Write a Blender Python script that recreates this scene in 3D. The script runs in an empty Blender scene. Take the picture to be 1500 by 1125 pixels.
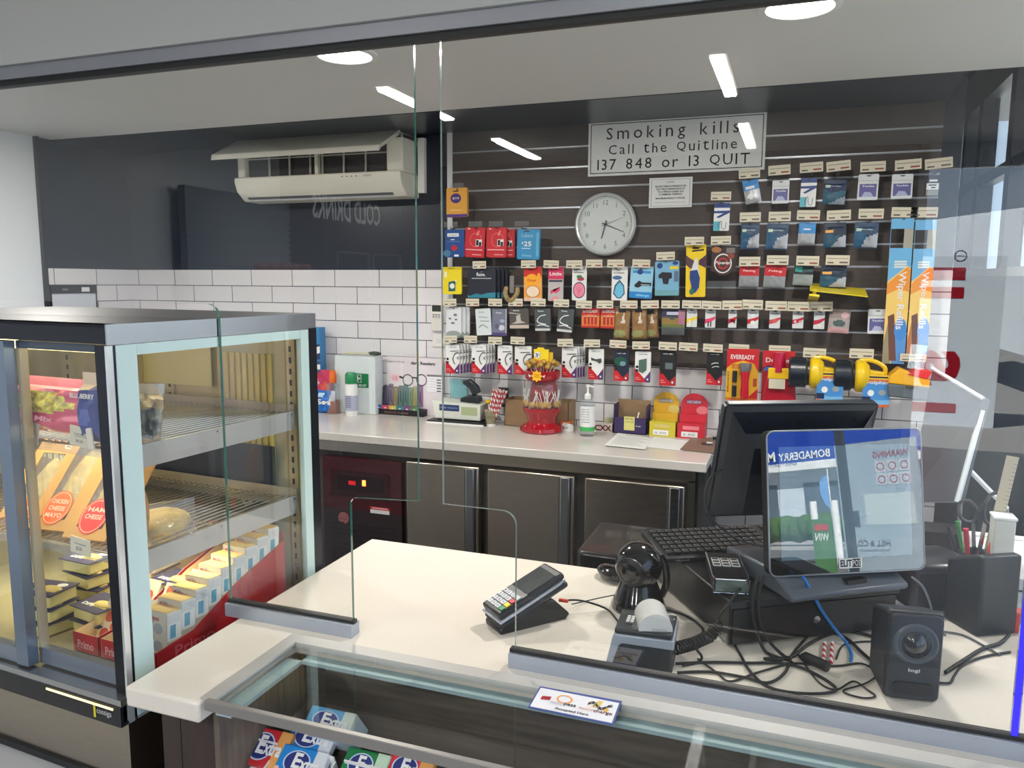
import bpy, math, random
from mathutils import Vector, Matrix, noise
random.seed(7)
PI=math.pi
sc=bpy.context.scene
COL=sc.collection
V=Vector
def R(d): return math.radians(d)
# ---------------- camera ----------------
FPX=1145.96
RT=V((math.cos(R(-19.9323)),-math.sin(R(-19.9323)),0))
FW=V((math.sin(R(-19.9323))*math.cos(R(7.4989)),math.cos(R(-19.9323))*math.cos(R(7.4989)),-math.sin(R(7.4989))))
UP=RT.cross(FW)
ro=R(0.31796)
RT,UP=RT*math.cos(ro)+UP*math.sin(ro),UP*math.cos(ro)-RT*math.sin(ro)
CAM=V((0,0,1.70))
cd=bpy.data.cameras.new('camera'); cam=bpy.data.objects.new('camera',cd); COL.objects.link(cam)
cd.sensor_width=36; cd.lens=36*FPX/1500; cd.clip_start=.02; cd.clip_end=200
cam.matrix_world=Matrix.Translation(CAM)@Matrix((RT,UP,-FW)).transposed().to_4x4()
sc.camera=cam
def ray(x,y): return RT*((x-750)/FPX)-UP*((y-562.5)/FPX)+FW
def at_y(x,y,Y): d=ray(x,y); return CAM+d*(Y/d.y)
def at_x(x,y,X): d=ray(x,y); return CAM+d*(X/d.x)
def at_z(x,y,Z): d=ray(x,y); return CAM+d*((Z-CAM.z)/d.z)
def hit(x,y,P,n): d=ray(x,y); return CAM+d*((V(P)-CAM).dot(V(n))/d.dot(V(n)))
# ---------------- materials ----------------
def lin(c):
    c=c/255
    return c/12.92 if c<=.04045 else ((c+.055)/1.055)**2.4
MATS={}
def M(rgb,rough=.5,metal=0.,em=0,coat=0,alpha=1,noise_=0,bump=0,nscale=40,stretch=(1,1,1),spec=.5,ior=1.5,name=None):
    key=(tuple(rgb),rough,metal,em,coat,alpha,noise_,bump,nscale,stretch,spec,ior)
    if key in MATS: return MATS[key]
    m=bpy.data.materials.new(name or 'paint'); m.use_nodes=True
    nt=m.node_tree; b=nt.nodes['Principled BSDF']
    c=(lin(rgb[0]),lin(rgb[1]),lin(rgb[2]),1)
    b.inputs['Base Color'].default_value=c; b.inputs['Roughness'].default_value=rough
    b.inputs['Metallic'].default_value=metal; b.inputs['Coat Weight'].default_value=coat
    b.inputs['Coat Roughness'].default_value=.03; b.inputs['IOR'].default_value=ior
    b.inputs['Specular IOR Level'].default_value=spec
    b.inputs['Alpha'].default_value=alpha
    if em: b.inputs['Emission Color'].default_value=c; b.inputs['Emission Strength'].default_value=em
    if noise_ or bump:
        tc=nt.nodes.new('ShaderNodeTexCoord'); mp=nt.nodes.new('ShaderNodeMapping'); mp.inputs['Scale'].default_value=stretch
        nz=nt.nodes.new('ShaderNodeTexNoise'); nz.inputs['Scale'].default_value=nscale; nz.inputs['Detail'].default_value=4
        nt.links.new(tc.outputs['Object'],mp.inputs[0]); nt.links.new(mp.outputs[0],nz.inputs['Vector'])
        if noise_:
            mx=nt.nodes.new('ShaderNodeMix'); mx.data_type='RGBA'
            cr=nt.nodes.new('ShaderNodeMapRange'); cr.inputs[1].default_value=.3; cr.inputs[2].default_value=.7
            nt.links.new(nz.outputs['Fac'],cr.inputs[0]); nt.links.new(cr.outputs[0],mx.inputs[0])
            mx.inputs[6].default_value=tuple(x*(1-noise_) for x in c[:3])+(1,)
            mx.inputs[7].default_value=tuple(min(1,x*(1+noise_)) for x in c[:3])+(1,)
            nt.links.new(mx.outputs[2],b.inputs['Base Color'])
        if bump:
            bp=nt.nodes.new('ShaderNodeBump'); bp.inputs['Strength'].default_value=bump; bp.inputs['Distance'].default_value=.002
            nt.links.new(nz.outputs['Fac'],bp.inputs['Height']); nt.links.new(bp.outputs[0],b.inputs['Normal'])
    MATS[key]=m
    return m
def glassmat(name,tint,base=.04,film=0.0):
    if base==0:
        m=bpy.data.materials.new(name); m.use_nodes=True; N=m.node_tree.nodes; N.remove(N['Principled BSDF']); t=N.new('ShaderNodeBsdfTransparent'); t.inputs[0].default_value=tint+(1,); m.node_tree.links.new(t.outputs[0],N['Material Output'].inputs[0]); return m
    m=bpy.data.materials.new(name); m.use_nodes=True; nt=m.node_tree; N=nt.nodes; L=nt.links
    N.remove(N['Principled BSDF']); out=N['Material Output']
    g=N.new('ShaderNodeNewGeometry'); d=N.new('ShaderNodeVectorMath'); d.operation='DOT_PRODUCT'
    L.new(g.outputs['Incoming'],d.inputs[0]); L.new(g.outputs['Normal'],d.inputs[1])
    a=N.new('ShaderNodeMath'); a.operation='ABSOLUTE'; L.new(d.outputs['Value'],a.inputs[0])
    s=N.new('ShaderNodeMath'); s.operation='SUBTRACT'; s.inputs[0].default_value=1; L.new(a.outputs[0],s.inputs[1])
    p=N.new('ShaderNodeMath'); p.operation='POWER'; p.inputs[1].default_value=5; L.new(s.outputs[0],p.inputs[0])
    q=N.new('ShaderNodeMath'); q.operation='MULTIPLY_ADD'; q.inputs[1].default_value=1-base; q.inputs[2].default_value=base; L.new(p.outputs[0],q.inputs[0])
    t=N.new('ShaderNodeBsdfTransparent'); t.inputs[0].default_value=tint+(1,)
    gl=N.new('ShaderNodeBsdfGlossy'); gl.inputs['Roughness'].default_value=0.0; gl.inputs[0].default_value=(1,1,1,1)
    mx=N.new('ShaderNodeMixShader'); L.new(q.outputs[0],mx.inputs[0]); L.new(t.outputs[0],mx.inputs[1]); L.new(gl.outputs[0],mx.inputs[2])
    last=mx
    if film:
        df=N.new('ShaderNodeBsdfDiffuse'); df.inputs[0].default_value=(.8,.82,.85,1)
        m2=N.new('ShaderNodeMixShader'); m2.inputs[0].default_value=film; L.new(mx.outputs[0],m2.inputs[1]); L.new(df.outputs[0],m2.inputs[2]); last=m2
    L.new(last.outputs[0],out.inputs[0])
    return m
GLASS=glassmat('clear_glass',(.975,.985,.98))
PANE=glassmat('screen_glass',(.975,.985,.98),base=.09)
FILM=glassmat('clear_plastic',(.93,.95,.96),base=.06,film=.10)
BLIS=glassmat('blister_plastic',(.97,.98,.98),base=.07,film=.04)
EDGE=M((52,104,88),.1,0,coat=1,name='green_glass_edge'); EDGE2=M((140,156,152),.1,.2,coat=1,name='pale_glass_edge')
PBACK=glassmat('screen_glass_back',(.985,.99,.985),base=0.0)
# ---------------- mesh builder ----------------
TXT={}; ASP={}
def glyphs(s,bold=0):
    k=(s,bold)
    if k in TXT: return TXT[k]
    cu=bpy.data.curves.new('t','FONT'); cu.body=s; cu.resolution_u=2; cu.size=1; cu.offset=.018*bold
    if bold<0: cu.offset=-.006
    o=bpy.data.objects.new('t',cu); me=bpy.data.meshes.new_from_object(o)
    vs=[(v.co.x,v.co.y) for v in me.vertices]; fs=[tuple(p.vertices) for p in me.polygons]
    bpy.data.objects.remove(o); bpy.data.meshes.remove(me); bpy.data.curves.remove(cu)
    asp=1
    if vs:
        x0=min(v[0] for v in vs); x1=max(v[0] for v in vs); y0=min(v[1] for v in vs); y1=max(v[1] for v in vs)
        vs=[((x-x0)/(x1-x0+1e-9),(y-y0)/(y1-y0+1e-9)) for x,y in vs]; asp=(x1-x0)/(y1-y0)
    ASP[k]=asp
    TXT[k]=(vs,fs); return TXT[k]
class B:
    def __init__(s): s.v=[];s.f=[];s.m=[];s.mats=[];s.X=Matrix()
    def mi(s,m):
        if m not in s.mats: s.mats.append(m)
        return s.mats.index(m)
    def add(s,vs,fs,m):
        n=len(s.v); i=s.mi(m)
        s.v+=[s.X@V(v) for v in vs]
        for f in fs: s.f.append(tuple(a+n for a in f)); s.m.append(i)
        return s
    def bb(s,x0,y0,z0,x1,y1,z1,m):
        return s.add([(x0,y0,z0),(x1,y0,z0),(x1,y1,z0),(x0,y1,z0),(x0,y0,z1),(x1,y0,z1),(x1,y1,z1),(x0,y1,z1)],
          [(0,3,2,1),(4,5,6,7),(0,1,5,4),(1,2,6,5),(2,3,7,6),(3,0,4,7)],m)
    def box(s,c,d,m,rot=None):
        O=s.X
        s.X=O@Matrix.Translation(V(c))
        if rot: s.X=s.X@Matrix.Rotation(rot[1],4,rot[0])
        s.bb(-d[0]/2,-d[1]/2,-d[2]/2,d[0]/2,d[1]/2,d[2]/2,m); s.X=O; return s
    def cyl(s,p0,p1,r0,m,r1=None,n=14,caps=True):
        p0=V(p0);p1=V(p1); r1=r0 if r1 is None else r1
        d=(p1-p0).normalized(); a=d.orthogonal().normalized(); b=d.cross(a)
        vs=[];
        for p,r in ((p0,r0),(p1,r1)):
            for i in range(n):
                t=2*PI*i/n; vs.append(p+a*(r*math.cos(t))+b*(r*math.sin(t)))
        fs=[(i,(i+1)%n,n+(i+1)%n,n+i) for i in range(n)]
        if caps: fs+=[tuple(range(n-1,-1,-1)),tuple(range(n,2*n))]
        return s.add(vs,fs,m)
    def lathe(s,prof,m,c=(0,0,0),n=24,mats=None):
        c=V(c); k=len(prof)
        vs=[c+V((r*math.cos(2*PI*i/n),r*math.sin(2*PI*i/n),z)) for (r,z) in prof for i in range(n)]
        for j in range(k-1):
            s.add([],[],m)
        base=len(s.v); s.v+=[s.X@v for v in vs]
        for j in range(k-1):
            mm=s.mi(mats[j] if mats else m)
            for i in range(n):
                s.f.append(tuple(base+q for q in (j*n+i,j*n+(i+1)%n,(j+1)*n+(i+1)%n,(j+1)*n+i))); s.m.append(mm)
        return s
    def sph(s,c,r,m,sx=1,sy=1,sz=1,n=20,k=12):
        pr=[(r*math.sin(PI*j/k)+1e-5,-r*math.cos(PI*j/k)) for j in range(k+1)]
        O=s.X; s.X=O@Matrix.Translation(V(c))@Matrix.Diagonal((sx,sy,sz,1)); s.lathe(pr,m,n=n); s.X=O; return s
    def prism(s,poly,ax,a0,a1,m):
        n=len(poly)
        def mk(p,a):
            return {'x':(a,p[0],p[1]),'y':(p[0],a,p[1]),'z':(p[0],p[1],a)}[ax]
        vs=[mk(p,a0) for p in poly]+[mk(p,a1) for p in poly]
        fs=[(i,(i+1)%n,n+(i+1)%n,n+i) for i in range(n)]+[tuple(range(n-1,-1,-1)),tuple(range(n,2*n))]
        return s.add(vs,fs,m)
    def tube(s,pts,r,m,n=8,sub=6,smooth=True):
        P=[V(p) for p in pts]
        if smooth and len(P)>2:
            Q=[]
            for i in range(len(P)-1):
                a=P[max(i-1,0)];b=P[i];c=P[i+1];d=P[min(i+2,len(P)-1)]
                for j in range(sub):
                    t=j/sub
                    Q.append(.5*((2*b)+(c-a)*t+(2*a-5*b+4*c-d)*t*t+(3*b-a-3*c+d)*t**3))
            Q.append(P[-1]); P=Q
        vs=[];up=V((0,0,1)); prev=None
        for i,p in enumerate(P):
            d=(P[min(i+1,len(P)-1)]-P[max(i-1,0)])
            if d.length<1e-9: d=V((1,0,0))
            d.normalize()
            a=(d.orthogonal() if prev is None else prev-d*prev.dot(d)).normalized(); prev=a; b=d.cross(a)
            for k in range(n):
                t=2*PI*k/n; vs.append(p+a*(r*math.cos(t))+b*(r*math.sin(t)))
        fs=[]
        for i in range(len(P)-1):
            for k in range(n): fs.append((i*n+k,i*n+(k+1)%n,(i+1)*n+(k+1)%n,(i+1)*n+k))
        fs+=[tuple(range(n-1,-1,-1)),tuple(range((len(P)-1)*n,len(P)*n))]
        return s.add(vs,fs,m)
    def quad(s,a,b,c,d,m): return s.add([a,b,c,d],[(0,1,2,3)],m)
    # decals: frame o (lower-left), r, u vectors spanning it; n outward lift
    def dq(s,F,x0,y0,x1,y1,m,e=.0004):
        o,r,u,n=F; f=lambda x,y:o+r*x+u*y+n*e
        return s.quad(f(x0,y0),f(x1,y0),f(x1,y1),f(x0,y1),m)
    def dp(s,F,pts,m,e=.0006):
        o,r,u,n=F
        return s.add([o+r*x+u*y+n*e for x,y in pts],[tuple(range(len(pts)))],m)
    def de(s,F,cx,cy,rx,ry,m,e=.0006,k=20):
        return s.dp(F,[(cx+rx*math.cos(2*PI*i/k),cy+ry*math.sin(2*PI*i/k)) for i in range(k)],m,e)
    def ring(s,F,cx,cy,rx,ry,w,m,e=.0008,k=24,a0=0,a1=2*PI):
        o,r,u,n=F; vs=[]
        for i in range(k+1):
            t=a0+(a1-a0)*i/k
            for q in (1,1-w): vs.append(o+r*(cx+rx*q*math.cos(t))+u*(cy+ry*q*math.sin(t))+n*e)
        return s.add(vs,[(2*i,2*i+1,2*i+3,2*i+2) for i in range(k)],m)
    def dt(s,F,x,y,w,h,txt,m,bold=0,e=.001,rot=0):
        o,r,u,n=F; vs,fs=glyphs(txt,bold); out=[]
        for a,b in vs:
            if rot==90: X=x+w*(1-b); Y=y+h*a
            elif rot==-90: X=x+w*b; Y=y+h*(1-a)
            else: X=x+w*a; Y=y+h*b
            out.append(o+r*X+u*Y+n*e)
        return s.add(out,fs,m)
    def build(s,name,parent=None,loc=None,rot=None,smooth=False,bevel=0,kind=None,seg=2):
        me=bpy.data.meshes.new(name); me.from_pydata([tuple(v) for v in s.v],[],s.f)
        for m in s.mats: me.materials.append(m)
        me.polygons.foreach_set('material_index',s.m); me.update()
        o=bpy.data.objects.new(name,me); COL.objects.link(o)
        if smooth:
            me.polygons.foreach_set('use_smooth',[True]*len(me.polygons)); me.set_sharp_from_angle(angle=R(38))
        if bevel:
            b=o.modifiers.new('bevel','BEVEL'); b.width=bevel; b.segments=seg; b.limit_method='ANGLE'; b.angle_limit=R(35)
            if not smooth: me.polygons.foreach_set('use_smooth',[True]*len(me.polygons)); me.set_sharp_from_angle(angle=R(38))
        if parent: o.parent=parent
        if loc is not None: o.location=loc
        if rot is not None: o.rotation_euler=rot
        if kind: o['kind']=kind
        return o
def tag(o,label,cat,group=None,kind=None):
    o['label']=label; o['category']=cat
    if group: o['group']=group
    if kind: o['kind']=kind
    return o
def T(name,label,cat,loc=(0,0,0),rot=(0,0,0),group=None):
    o=bpy.data.objects.new(name,None); COL.objects.link(o); o.location=loc; o.rotation_euler=rot; o.empty_display_size=.05
    return tag(o,label,cat,group)
def dup(root,loc,label=None,rot=None,group=None,skip=()):
    r=root.copy(); COL.objects.link(r); r.location=loc
    if rot is not None: r.rotation_euler=rot
    if label: r['label']=label
    if group: r['group']=group
    for ch in list(root.children):
        if ch.name.split('.')[0] in skip: continue
        c=ch.copy(); COL.objects.link(c); c.parent=r
        for g in ch.children:
            d=g.copy(); COL.objects.link(d); d.parent=c
    return r
def FR(o,r,u,n): return (V(o),V(r),V(u),V(n))
# common materials
WHITE=M((236,236,232),.35); STEEL=M((150,152,155),.22,1,noise_=.12,bump=.03,nscale=30,stretch=(1,1,40),name='brushed_steel')
STEELD=M((176,166,154),.27,1,noise_=.1,bump=.03,nscale=20,stretch=(1,1,60),name='dark_brushed_steel')
ALU=M((176,180,186),.35,.9,name='aluminium'); BLK=M((14,14,16),.35); BLKM=M((20,20,22),.6); GBLK=M((10,10,12),.12,coat=.6)
CHROME=M((200,200,205),.12,1); CREAM=M((226,216,198),.6); PAPER=M((232,232,230),.7); INK=M((35,35,40),.7); GREY=M((120,122,125),.5)
RUB=M((18,18,18),.7)
# ================= SETTING =================
YW=4.095; XL=-4.185; ZC=2.51; YG=1.428
def S(o): o['kind']='structure'; return o
CEILM=M((226,226,222),.6,name='ceiling_paint'); NAVY=M((30,36,50),.3,name='navy_paint'); WWALL=M((225,230,234),.3)
FLOORM=M((84,84,84),.25,noise_=.15,nscale=6,name='vinyl_floor')
S(B().bb(-4.3,-6.2,-.08,2.2,7.2,0,FLOORM).build('floor'))
S(B().bb(-4.3,YG-.03,ZC,2.3,3.545,ZC+.12,CEILM).build('ceiling'))
S(B().bb(-4.3,-4.4,2.80,2.3,YG+.03,2.92,CEILM).build('ceiling'))
S(B().bb(XL,3.545,ZC-.004,.574,YW,ZC+.12,NAVY).build('ceiling'))
S(B().bb(.574,3.545,2.95,2.2,7.2,3.05,NAVY).build('ceiling'))
S(B().bb(.574,3.50,ZC+.121,2.2,3.545,2.95,NAVY).build('trim_1'))
# header over the glass
S(B().bb(-4.2,YG-.03,2.197,2.2,YG+.03,2.80,M((190,190,187),.6,name='header_dimmed')).build('wall_front'))  # grey set darker than the ceiling to offset light from the front
# tiled lower wall material
def tilemat(off,ax):
    m=bpy.data.materials.new('white_metro_tile'); m.use_nodes=True; nt=m.node_tree; N=nt.nodes; L=nt.links; b=N['Principled BSDF']
    tc=N.new('ShaderNodeTexCoord'); sp=N.new('ShaderNodeSeparateXYZ'); cb=N.new('ShaderNodeCombineXYZ')
    L.new(tc.outputs['Object'],sp.inputs[0])
    a=N.new('ShaderNodeMath'); a.operation='ADD'; a.inputs[1].default_value=off; L.new(sp.outputs[ax],a.inputs[0])
    z=N.new('ShaderNodeMath'); z.operation='ADD'; z.inputs[1].default_value=-(1.762-.1015*20); L.new(sp.outputs['Z'],z.inputs[0])
    L.new(a.outputs[0],cb.inputs[0]); L.new(z.outputs[0],cb.inputs[1])
    br=N.new('ShaderNodeTexBrick'); br.offset=.5; br.inputs['Scale'].default_value=1
    br.inputs['Brick Width'].default_value=.302; br.inputs['Row Height'].default_value=.1015; br.inputs['Mortar Size'].default_value=.0022; br.inputs['Mortar Smooth'].default_value=0
    br.inputs['Color1'].default_value=(.72,.70,.72,1); br.inputs['Color2'].default_value=(.76,.74,.755,1); br.inputs['Mortar'].default_value=(.05,.055,.065,1)
    L.new(cb.outputs[0],br.inputs['Vector']); L.new(br.outputs['Color'],b.inputs['Base Color'])
    mr=N.new('ShaderNodeMapRange'); mr.inputs[3].default_value=.12; mr.inputs[4].default_value=.7; L.new(br.outputs['Fac'],mr.inputs[0]); L.new(mr.outputs[0],b.inputs['Roughness'])
    bp=N.new('ShaderNodeBump'); bp.invert=True; bp.inputs['Strength'].default_value=.5; bp.inputs['Distance'].default_value=.002; L.new(br.outputs['Fac'],bp.inputs['Height']); L.new(bp.outputs[0],b.inputs['Normal'])
    return m
TX=-at_y(557,404,YW).x+.302*40
S(B().bb(XL,YW,0,.66,YW+.1,ZC+.1,NAVY).build('wall_back'))
S(B().bb(XL,YW-.012,0,.66,YW,1.762,tilemat(TX,'X')).build('wall_back_tiles'))
S(B().bb(XL-.1,3.43,0,XL,YW+.1,ZC+.1,NAVY).build('wall_left_dark'))
S(B().bb(XL,3.44,0,XL+.012,YW-.012,1.762,tilemat(-(at_x(139,400,XL).y)+.302*40,'Y')).build('wall_left_tiles'))
S(B().bb(XL-.1,-4.4,0,XL+.004,3.42,2.8,WWALL).build('wall_left'))
S(B().bb(XL,3.42,0,XL+.03,3.44,ZC,M((22,24,30),.4)).build('trim_2'))
# passage and right side
S(B().bb(.66,YW+.1,0,.9,YW+.12,.01,NAVY).build('trim_3'))
S(B().bb(.50,YW+.1,0,.66,6.9,2.95,NAVY).build('wall_passage'))
S(B().bb(.5,6.9,0,1.1,7.0,2.95,NAVY).build('wall_end'))
w=B()
w.bb(.93,3.7,0,.99,6.9,1.75,M((48,50,56),.4)); w.bb(.93,3.7,2.24,.99,6.9,2.30,M((48,50,56),.4)); w.bb(.93,3.7,2.72,.99,6.9,3.0,M((48,50,56),.4))
for y in (3.7,4.42,5.15,5.6,6.3,6.82): w.bb(.92,y,1.75,1.0,y+.10,2.72,M((48,50,56),.4))
w=w.build('window_1'); S(w)
B().bb(.955,3.8,1.75,.961,6.82,2.24,GLASS).build('pane',w); B().bb(.955,3.8,2.30,.961,6.82,2.72,GLASS).build('pane',w)
B().bb(.90,3.72,1.735,.93,6.88,1.775,M((200,200,200),.3)).build('window_sill',w)
# right wall with window beside the counter
w=B(); RW=M((215,220,225),.5)
w.bb(2.0,1.35,0,2.1,3.7,.9,RW); w.bb(2.0,1.35,2.5,2.1,3.7,2.95,RW); w.bb(2.0,1.25,0,2.1,1.35,2.95,RW); w.bb(2.0,3.6,0,2.1,3.75,2.95,RW); w.bb(.99,3.70,0,2.1,3.75,1.75,RW)
S(w.build('wall_right'))
w=B()
for y in (1.36,2.33,3.55): w.bb(2.02,y,.9,2.07,y+.05,2.5,ALU)
w.bb(2.02,1.36,.9,2.07,3.6,.94,ALU); w.bb(2.02,1.36,2.46,2.07,3.6,2.5,ALU)
w=w.build('window_2'); S(w); B().bb(2.04,1.38,.92,2.045,3.58,2.48,GLASS).build('pane',w)
# shopfront (open bays) on street side and behind
w=B()
for y in (-4.3,-2.6,-.9,1.18): w.bb(2.0,y,0,2.07,y+.07,2.8,ALU)
w.bb(2.0,-4.3,2.6,2.07,1.25,2.8,ALU); w.bb(2.0,-4.3,0,2.07,1.25,.12,ALU)
S(w.build('window_3'))
w=B()
w.bb(-4.2,-4.35,0,.86,-4.28,2.8,M((44,44,48),.6))
for x in (.86,1.95): w.bb(x,-4.35,0,x+.07,-4.28,2.8,ALU)
w.bb(.86,-4.35,2.6,2,-4.28,2.8,ALU)
S(w.build('wall_behind'))
# roof slab shades the interior
S(B().bb(-4.6,-4.5,3.06,2.4,7.3,3.2,GREY).build('ceiling'))
# ---- outdoors
S(B().bb(-20,-30,-.12,34.5,30,-.085,M((150,150,148),.8,noise_=.1,nscale=2,name='pavement')).build('ground'))
S(B().bb(14,-40,-.08,24,30,-.06,M((95,97,100),.85,name='asphalt')).build('road'))
fx=35
c_b=M((20,60,140),.5)
f=T('shop_building','white shop across the road with blue lettered fascia, seen mirrored in the customer screen','building',(fx,-20,0))
B().bb(0,-12,0,1,14,3.6,M((200,210,220),.7)).build('wall',f)
fb=B(); BLUE=M((4,62,172),.5)
fb.bb(-.6,-12,3.85,0,14,6.9,BLUE); fb.bb(-.62,-12,3.45,0,14,3.85,M((240,240,240),.6))
F=FR((-.61,5.6,3.7),(0,-1,0),(0,0,1),(-1,0,0))
WM=M((245,245,245),.5)
fb.build('fascia',f)
# position lettering from the mirrored view of the screen
tb=B(); F=FR((-.62,1.06,3.98),(0,-1,0),(0,0,1),(-1,0,0))
tb.dt(F,0,0,2.95,.40,'BOMADERRY',WM,1,.01); tb.dt(F,3.15,0,1.9,.52,'MITRE',WM,2,.01); tb.dt(F,1.9,-.27,1.6,.16,'OPEN 7 DAYS',c_b,0,.01)
tb.build('lettering',f)
for y in (2,6,10): B().bb(-.02,y-11,.6,0,y-8.6,2.8,M((90,105,120),.2)).build('shop_window',f)
h=B()
for i in range(60):
    y=-13+i*.45+random.random()*.2
    h.sph((0,y-20+15,.5+random.random()*.25),.55,M((60,95,45),.9,noise_=.4,nscale=9,name='hedge_leaf'),n=8,k=6,sz=1)
hh=h.build('hedge',smooth=True,loc=(28,-8,0)); tag(hh,'clipped green hedge along the far side of the road','hedge',kind='stuff')
for i,(y,l) in enumerate(((-6.9,'first'),(-8.1,'second'))):
    pp=B().cyl((0,0,0),(0,0,1.58),.09,M((235,235,235),.5)).build('bollard',loc=(17,(-8.45,-9.05)[i],-.06)); tag(pp,'white roadside post, %s from the pale sign board'%l,'post')
ff=T('feather_flag','blue teardrop feather flag on a pole by the far hedge','flag',(25,-13.45,-.08))
B().cyl((0,0,0),(0,0,2.9),.02,WHITE).build('pole',ff)
B().prism([(0,1.4),(-.2,1.6),(-.36,2.0),(-.36,2.4),(-.2,2.62),(0,2.66)],'x',-.01,.01,M((110,165,225),.7)).build('banner',ff)
# pale sign board outside (mirrored "HILL & CO")
s=T('sign_board','pale grey notice board outside lettered HILL and CO over rows of round symbols','board',(8,-2.9,-.085))
B().bb(-.03,.02,0,.03,1.06,2.15,M((150,165,178),.6)).build('panel',s)
sb=B(); F=FR((-.031,1.1,0),(0,-1,0),(0,0,1),(-1,0,0)); DK=M((60,62,80),.6); RD=M((150,40,60),.6)
sb.dt(F,.48,.86,.44,.075,'HILL & CO.',DK,1,.004); sb.dt(F,.50,.80,.38,.03,'Service Electricians',DK,0,.004)
for i in range(3):
    for j in range(2):
        sb.dq(F,.12+i*.15,1.60+j*.16,.26+i*.15,1.745+j*.16,M((185,190,198),.6),.002); sb.ring(F,.19+i*.15,1.67+j*.16,.05,.05,.25,RD,.004)
sb.dt(F,.12,1.94,.45,.08,'WARNING',RD,1,.004); sb.dq(F,.12,1.12,.75,1.5,M((185,198,200),.6),.002); sb.dq(F,.84,1.1,.95,1.3,M((60,70,90),.6),.002)
sb.build('print',s)
B().bb(-.035,-.035,-.09,.035,.035,3.0,M((50,56,66),.5)).build('signal_post',loc=(6,-1.63,0)); tag(bpy.data.objects['signal_post'],'dark square post outside between the blue-fascia shop and the pale sign board','post')
g=T('promo_board','green promotional board lettered WIN standing outside by the roadside posts','sign',(10,-4.62,-.085)); B().bb(-.03,0,0,.03,.34,1.2,M((70,120,70),.6)).build('board',g)
b=B(); F=FR((-.031,.34,0),(0,-1,0),(0,0,1),(-1,0,0)); b.dt(F,.05,.86,.24,.12,'WIN',M((225,235,225),.5),1,.003); b.dq(F,.05,1.02,.29,1.12,M((190,60,60),.5),.003); b.build('print',g)
# oblique pale wall panel & red lettered banner that reflect in the glass
MY=lambda Y:2*YG-Y
pA=V((3.2,13.4,0)); dA=V((-math.sin(R(5.7)),math.cos(R(5.7)),0)); nA=dA.cross(V((0,0,1)))
def hA(x,y): return hit(x,y,pA,nA)
a,b_,c_,d_=hA(1366,322),hA(1520,301),hA(1520,527),hA(1366,481)
mir=lambda p:V((p.x,MY(p.y),p.z))
q=[mir(p) for p in (a,b_,c_,d_)]
n=V((1,0,0))*.04
o=B().add(q+[p+n for p in q],[(0,1,2,3),(7,6,5,4),(0,4,5,1),(1,5,6,2),(2,6,7,3),(3,7,4,0)],M((222,232,240),.6)).build('hoarding_panel')
tag(o,'long pale blue hoarding panel outside behind the camera, mirrored in the screen','panel')
for p in (q[2],q[3]): B().bb(p.x+.04,p.y-.03,-.085,p.x+.1,p.y+.03,p.z+.2,GREY).build('post',o)
YB=-8.2
g0=at_y(1330,380,MY(YB)); g1=at_y(1432,790,MY(YB))
bn=T('banner_sign','tall grey banner with sideways red letters standing outside, mirrored in the glass','sign',((g0.x+g1.x)/2,YB,-.085))
wB=abs(g1.x-g0.x)+.12
B().bb(-wB/2,-.03,.0,wB/2,0,g0.z+.12,M((216,226,234),.6)).build('board',bn)
lb=B(); F=FR((0,.001,0),(1,0,0),(0,0,1),(0,1,0)); RED=M((165,8,34),.5)
def L2(px0,py0,px1,py1): 
    p=at_y(px0,py0,MY(YB)); r=at_y(px1,py1,MY(YB)); cx=(g0.x+g1.x)/2
    return p.x-cx,p.z+.085,r.x-cx,r.z+.085
for ch,(x0,y0,x1,y1) in (('l',(1322,392,1413,410)),('l',(1322,420,1411,437)),('a',(1348,512,1404,566)),('l',(1336,588,1399,605)),('o',(1318,652,1358,704)),('o',(1322,706,1386,754))):
    X0,Z1,X1,Z0=L2(x0,y0,x1,y1)
    if ch=='l': lb.dq(F,X0,Z0,X1,Z1,RED,.004)
    else: lb.dt(F,X0,Z0,X1-X0,Z1-Z0,ch,RED,2,.004,rot=-90)
X0,Z1,X1,Z0=L2(1398,367,1416,383); lb.ring(F,(X0+X1)/2,(Z0+Z1)/2,(X1-X0)/2,(X1-X0)/2,.2,M((60,40,70),.6)); lb.dq(F,X0+.02,(Z0+Z1)/2-.005,X1-.02,(Z0+Z1)/2+.005,M((60,40,70),.6))
lb.build('lettering',bn)
# ---- fluorescent battens (reflected in the screen)
LITE=M((255,252,244),.5,em=16,name='lit_diffuser')
for i,(x,y0,y1,lab) in enumerate(((-.42,-1.97,-1.15,'linear ceiling light behind the camera, nearer one of the right row'),(-.41,-3.87,-2.87,'linear ceiling light behind the camera, farther one of the right row'),
    (-2.25,-2.1,-1.19,'linear ceiling light behind the camera, nearer one of the left row'),(-2.22,-3.9,-2.87,'linear ceiling light behind the camera, farther one of the left row'))):
    t=T('batten_light',lab,'light',(x,(y0+y1)/2,2.8),group='linear ceiling lights behind the camera'); h_=(y1-y0)/2
    B().bb(-.045,-h_-.02,-.025,.045,h_+.02,0,WHITE).build('housing',t)
    B().bb(-.034,-h_,-.04,.034,h_,-.026,LITE).build('diffuser',t)
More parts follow.
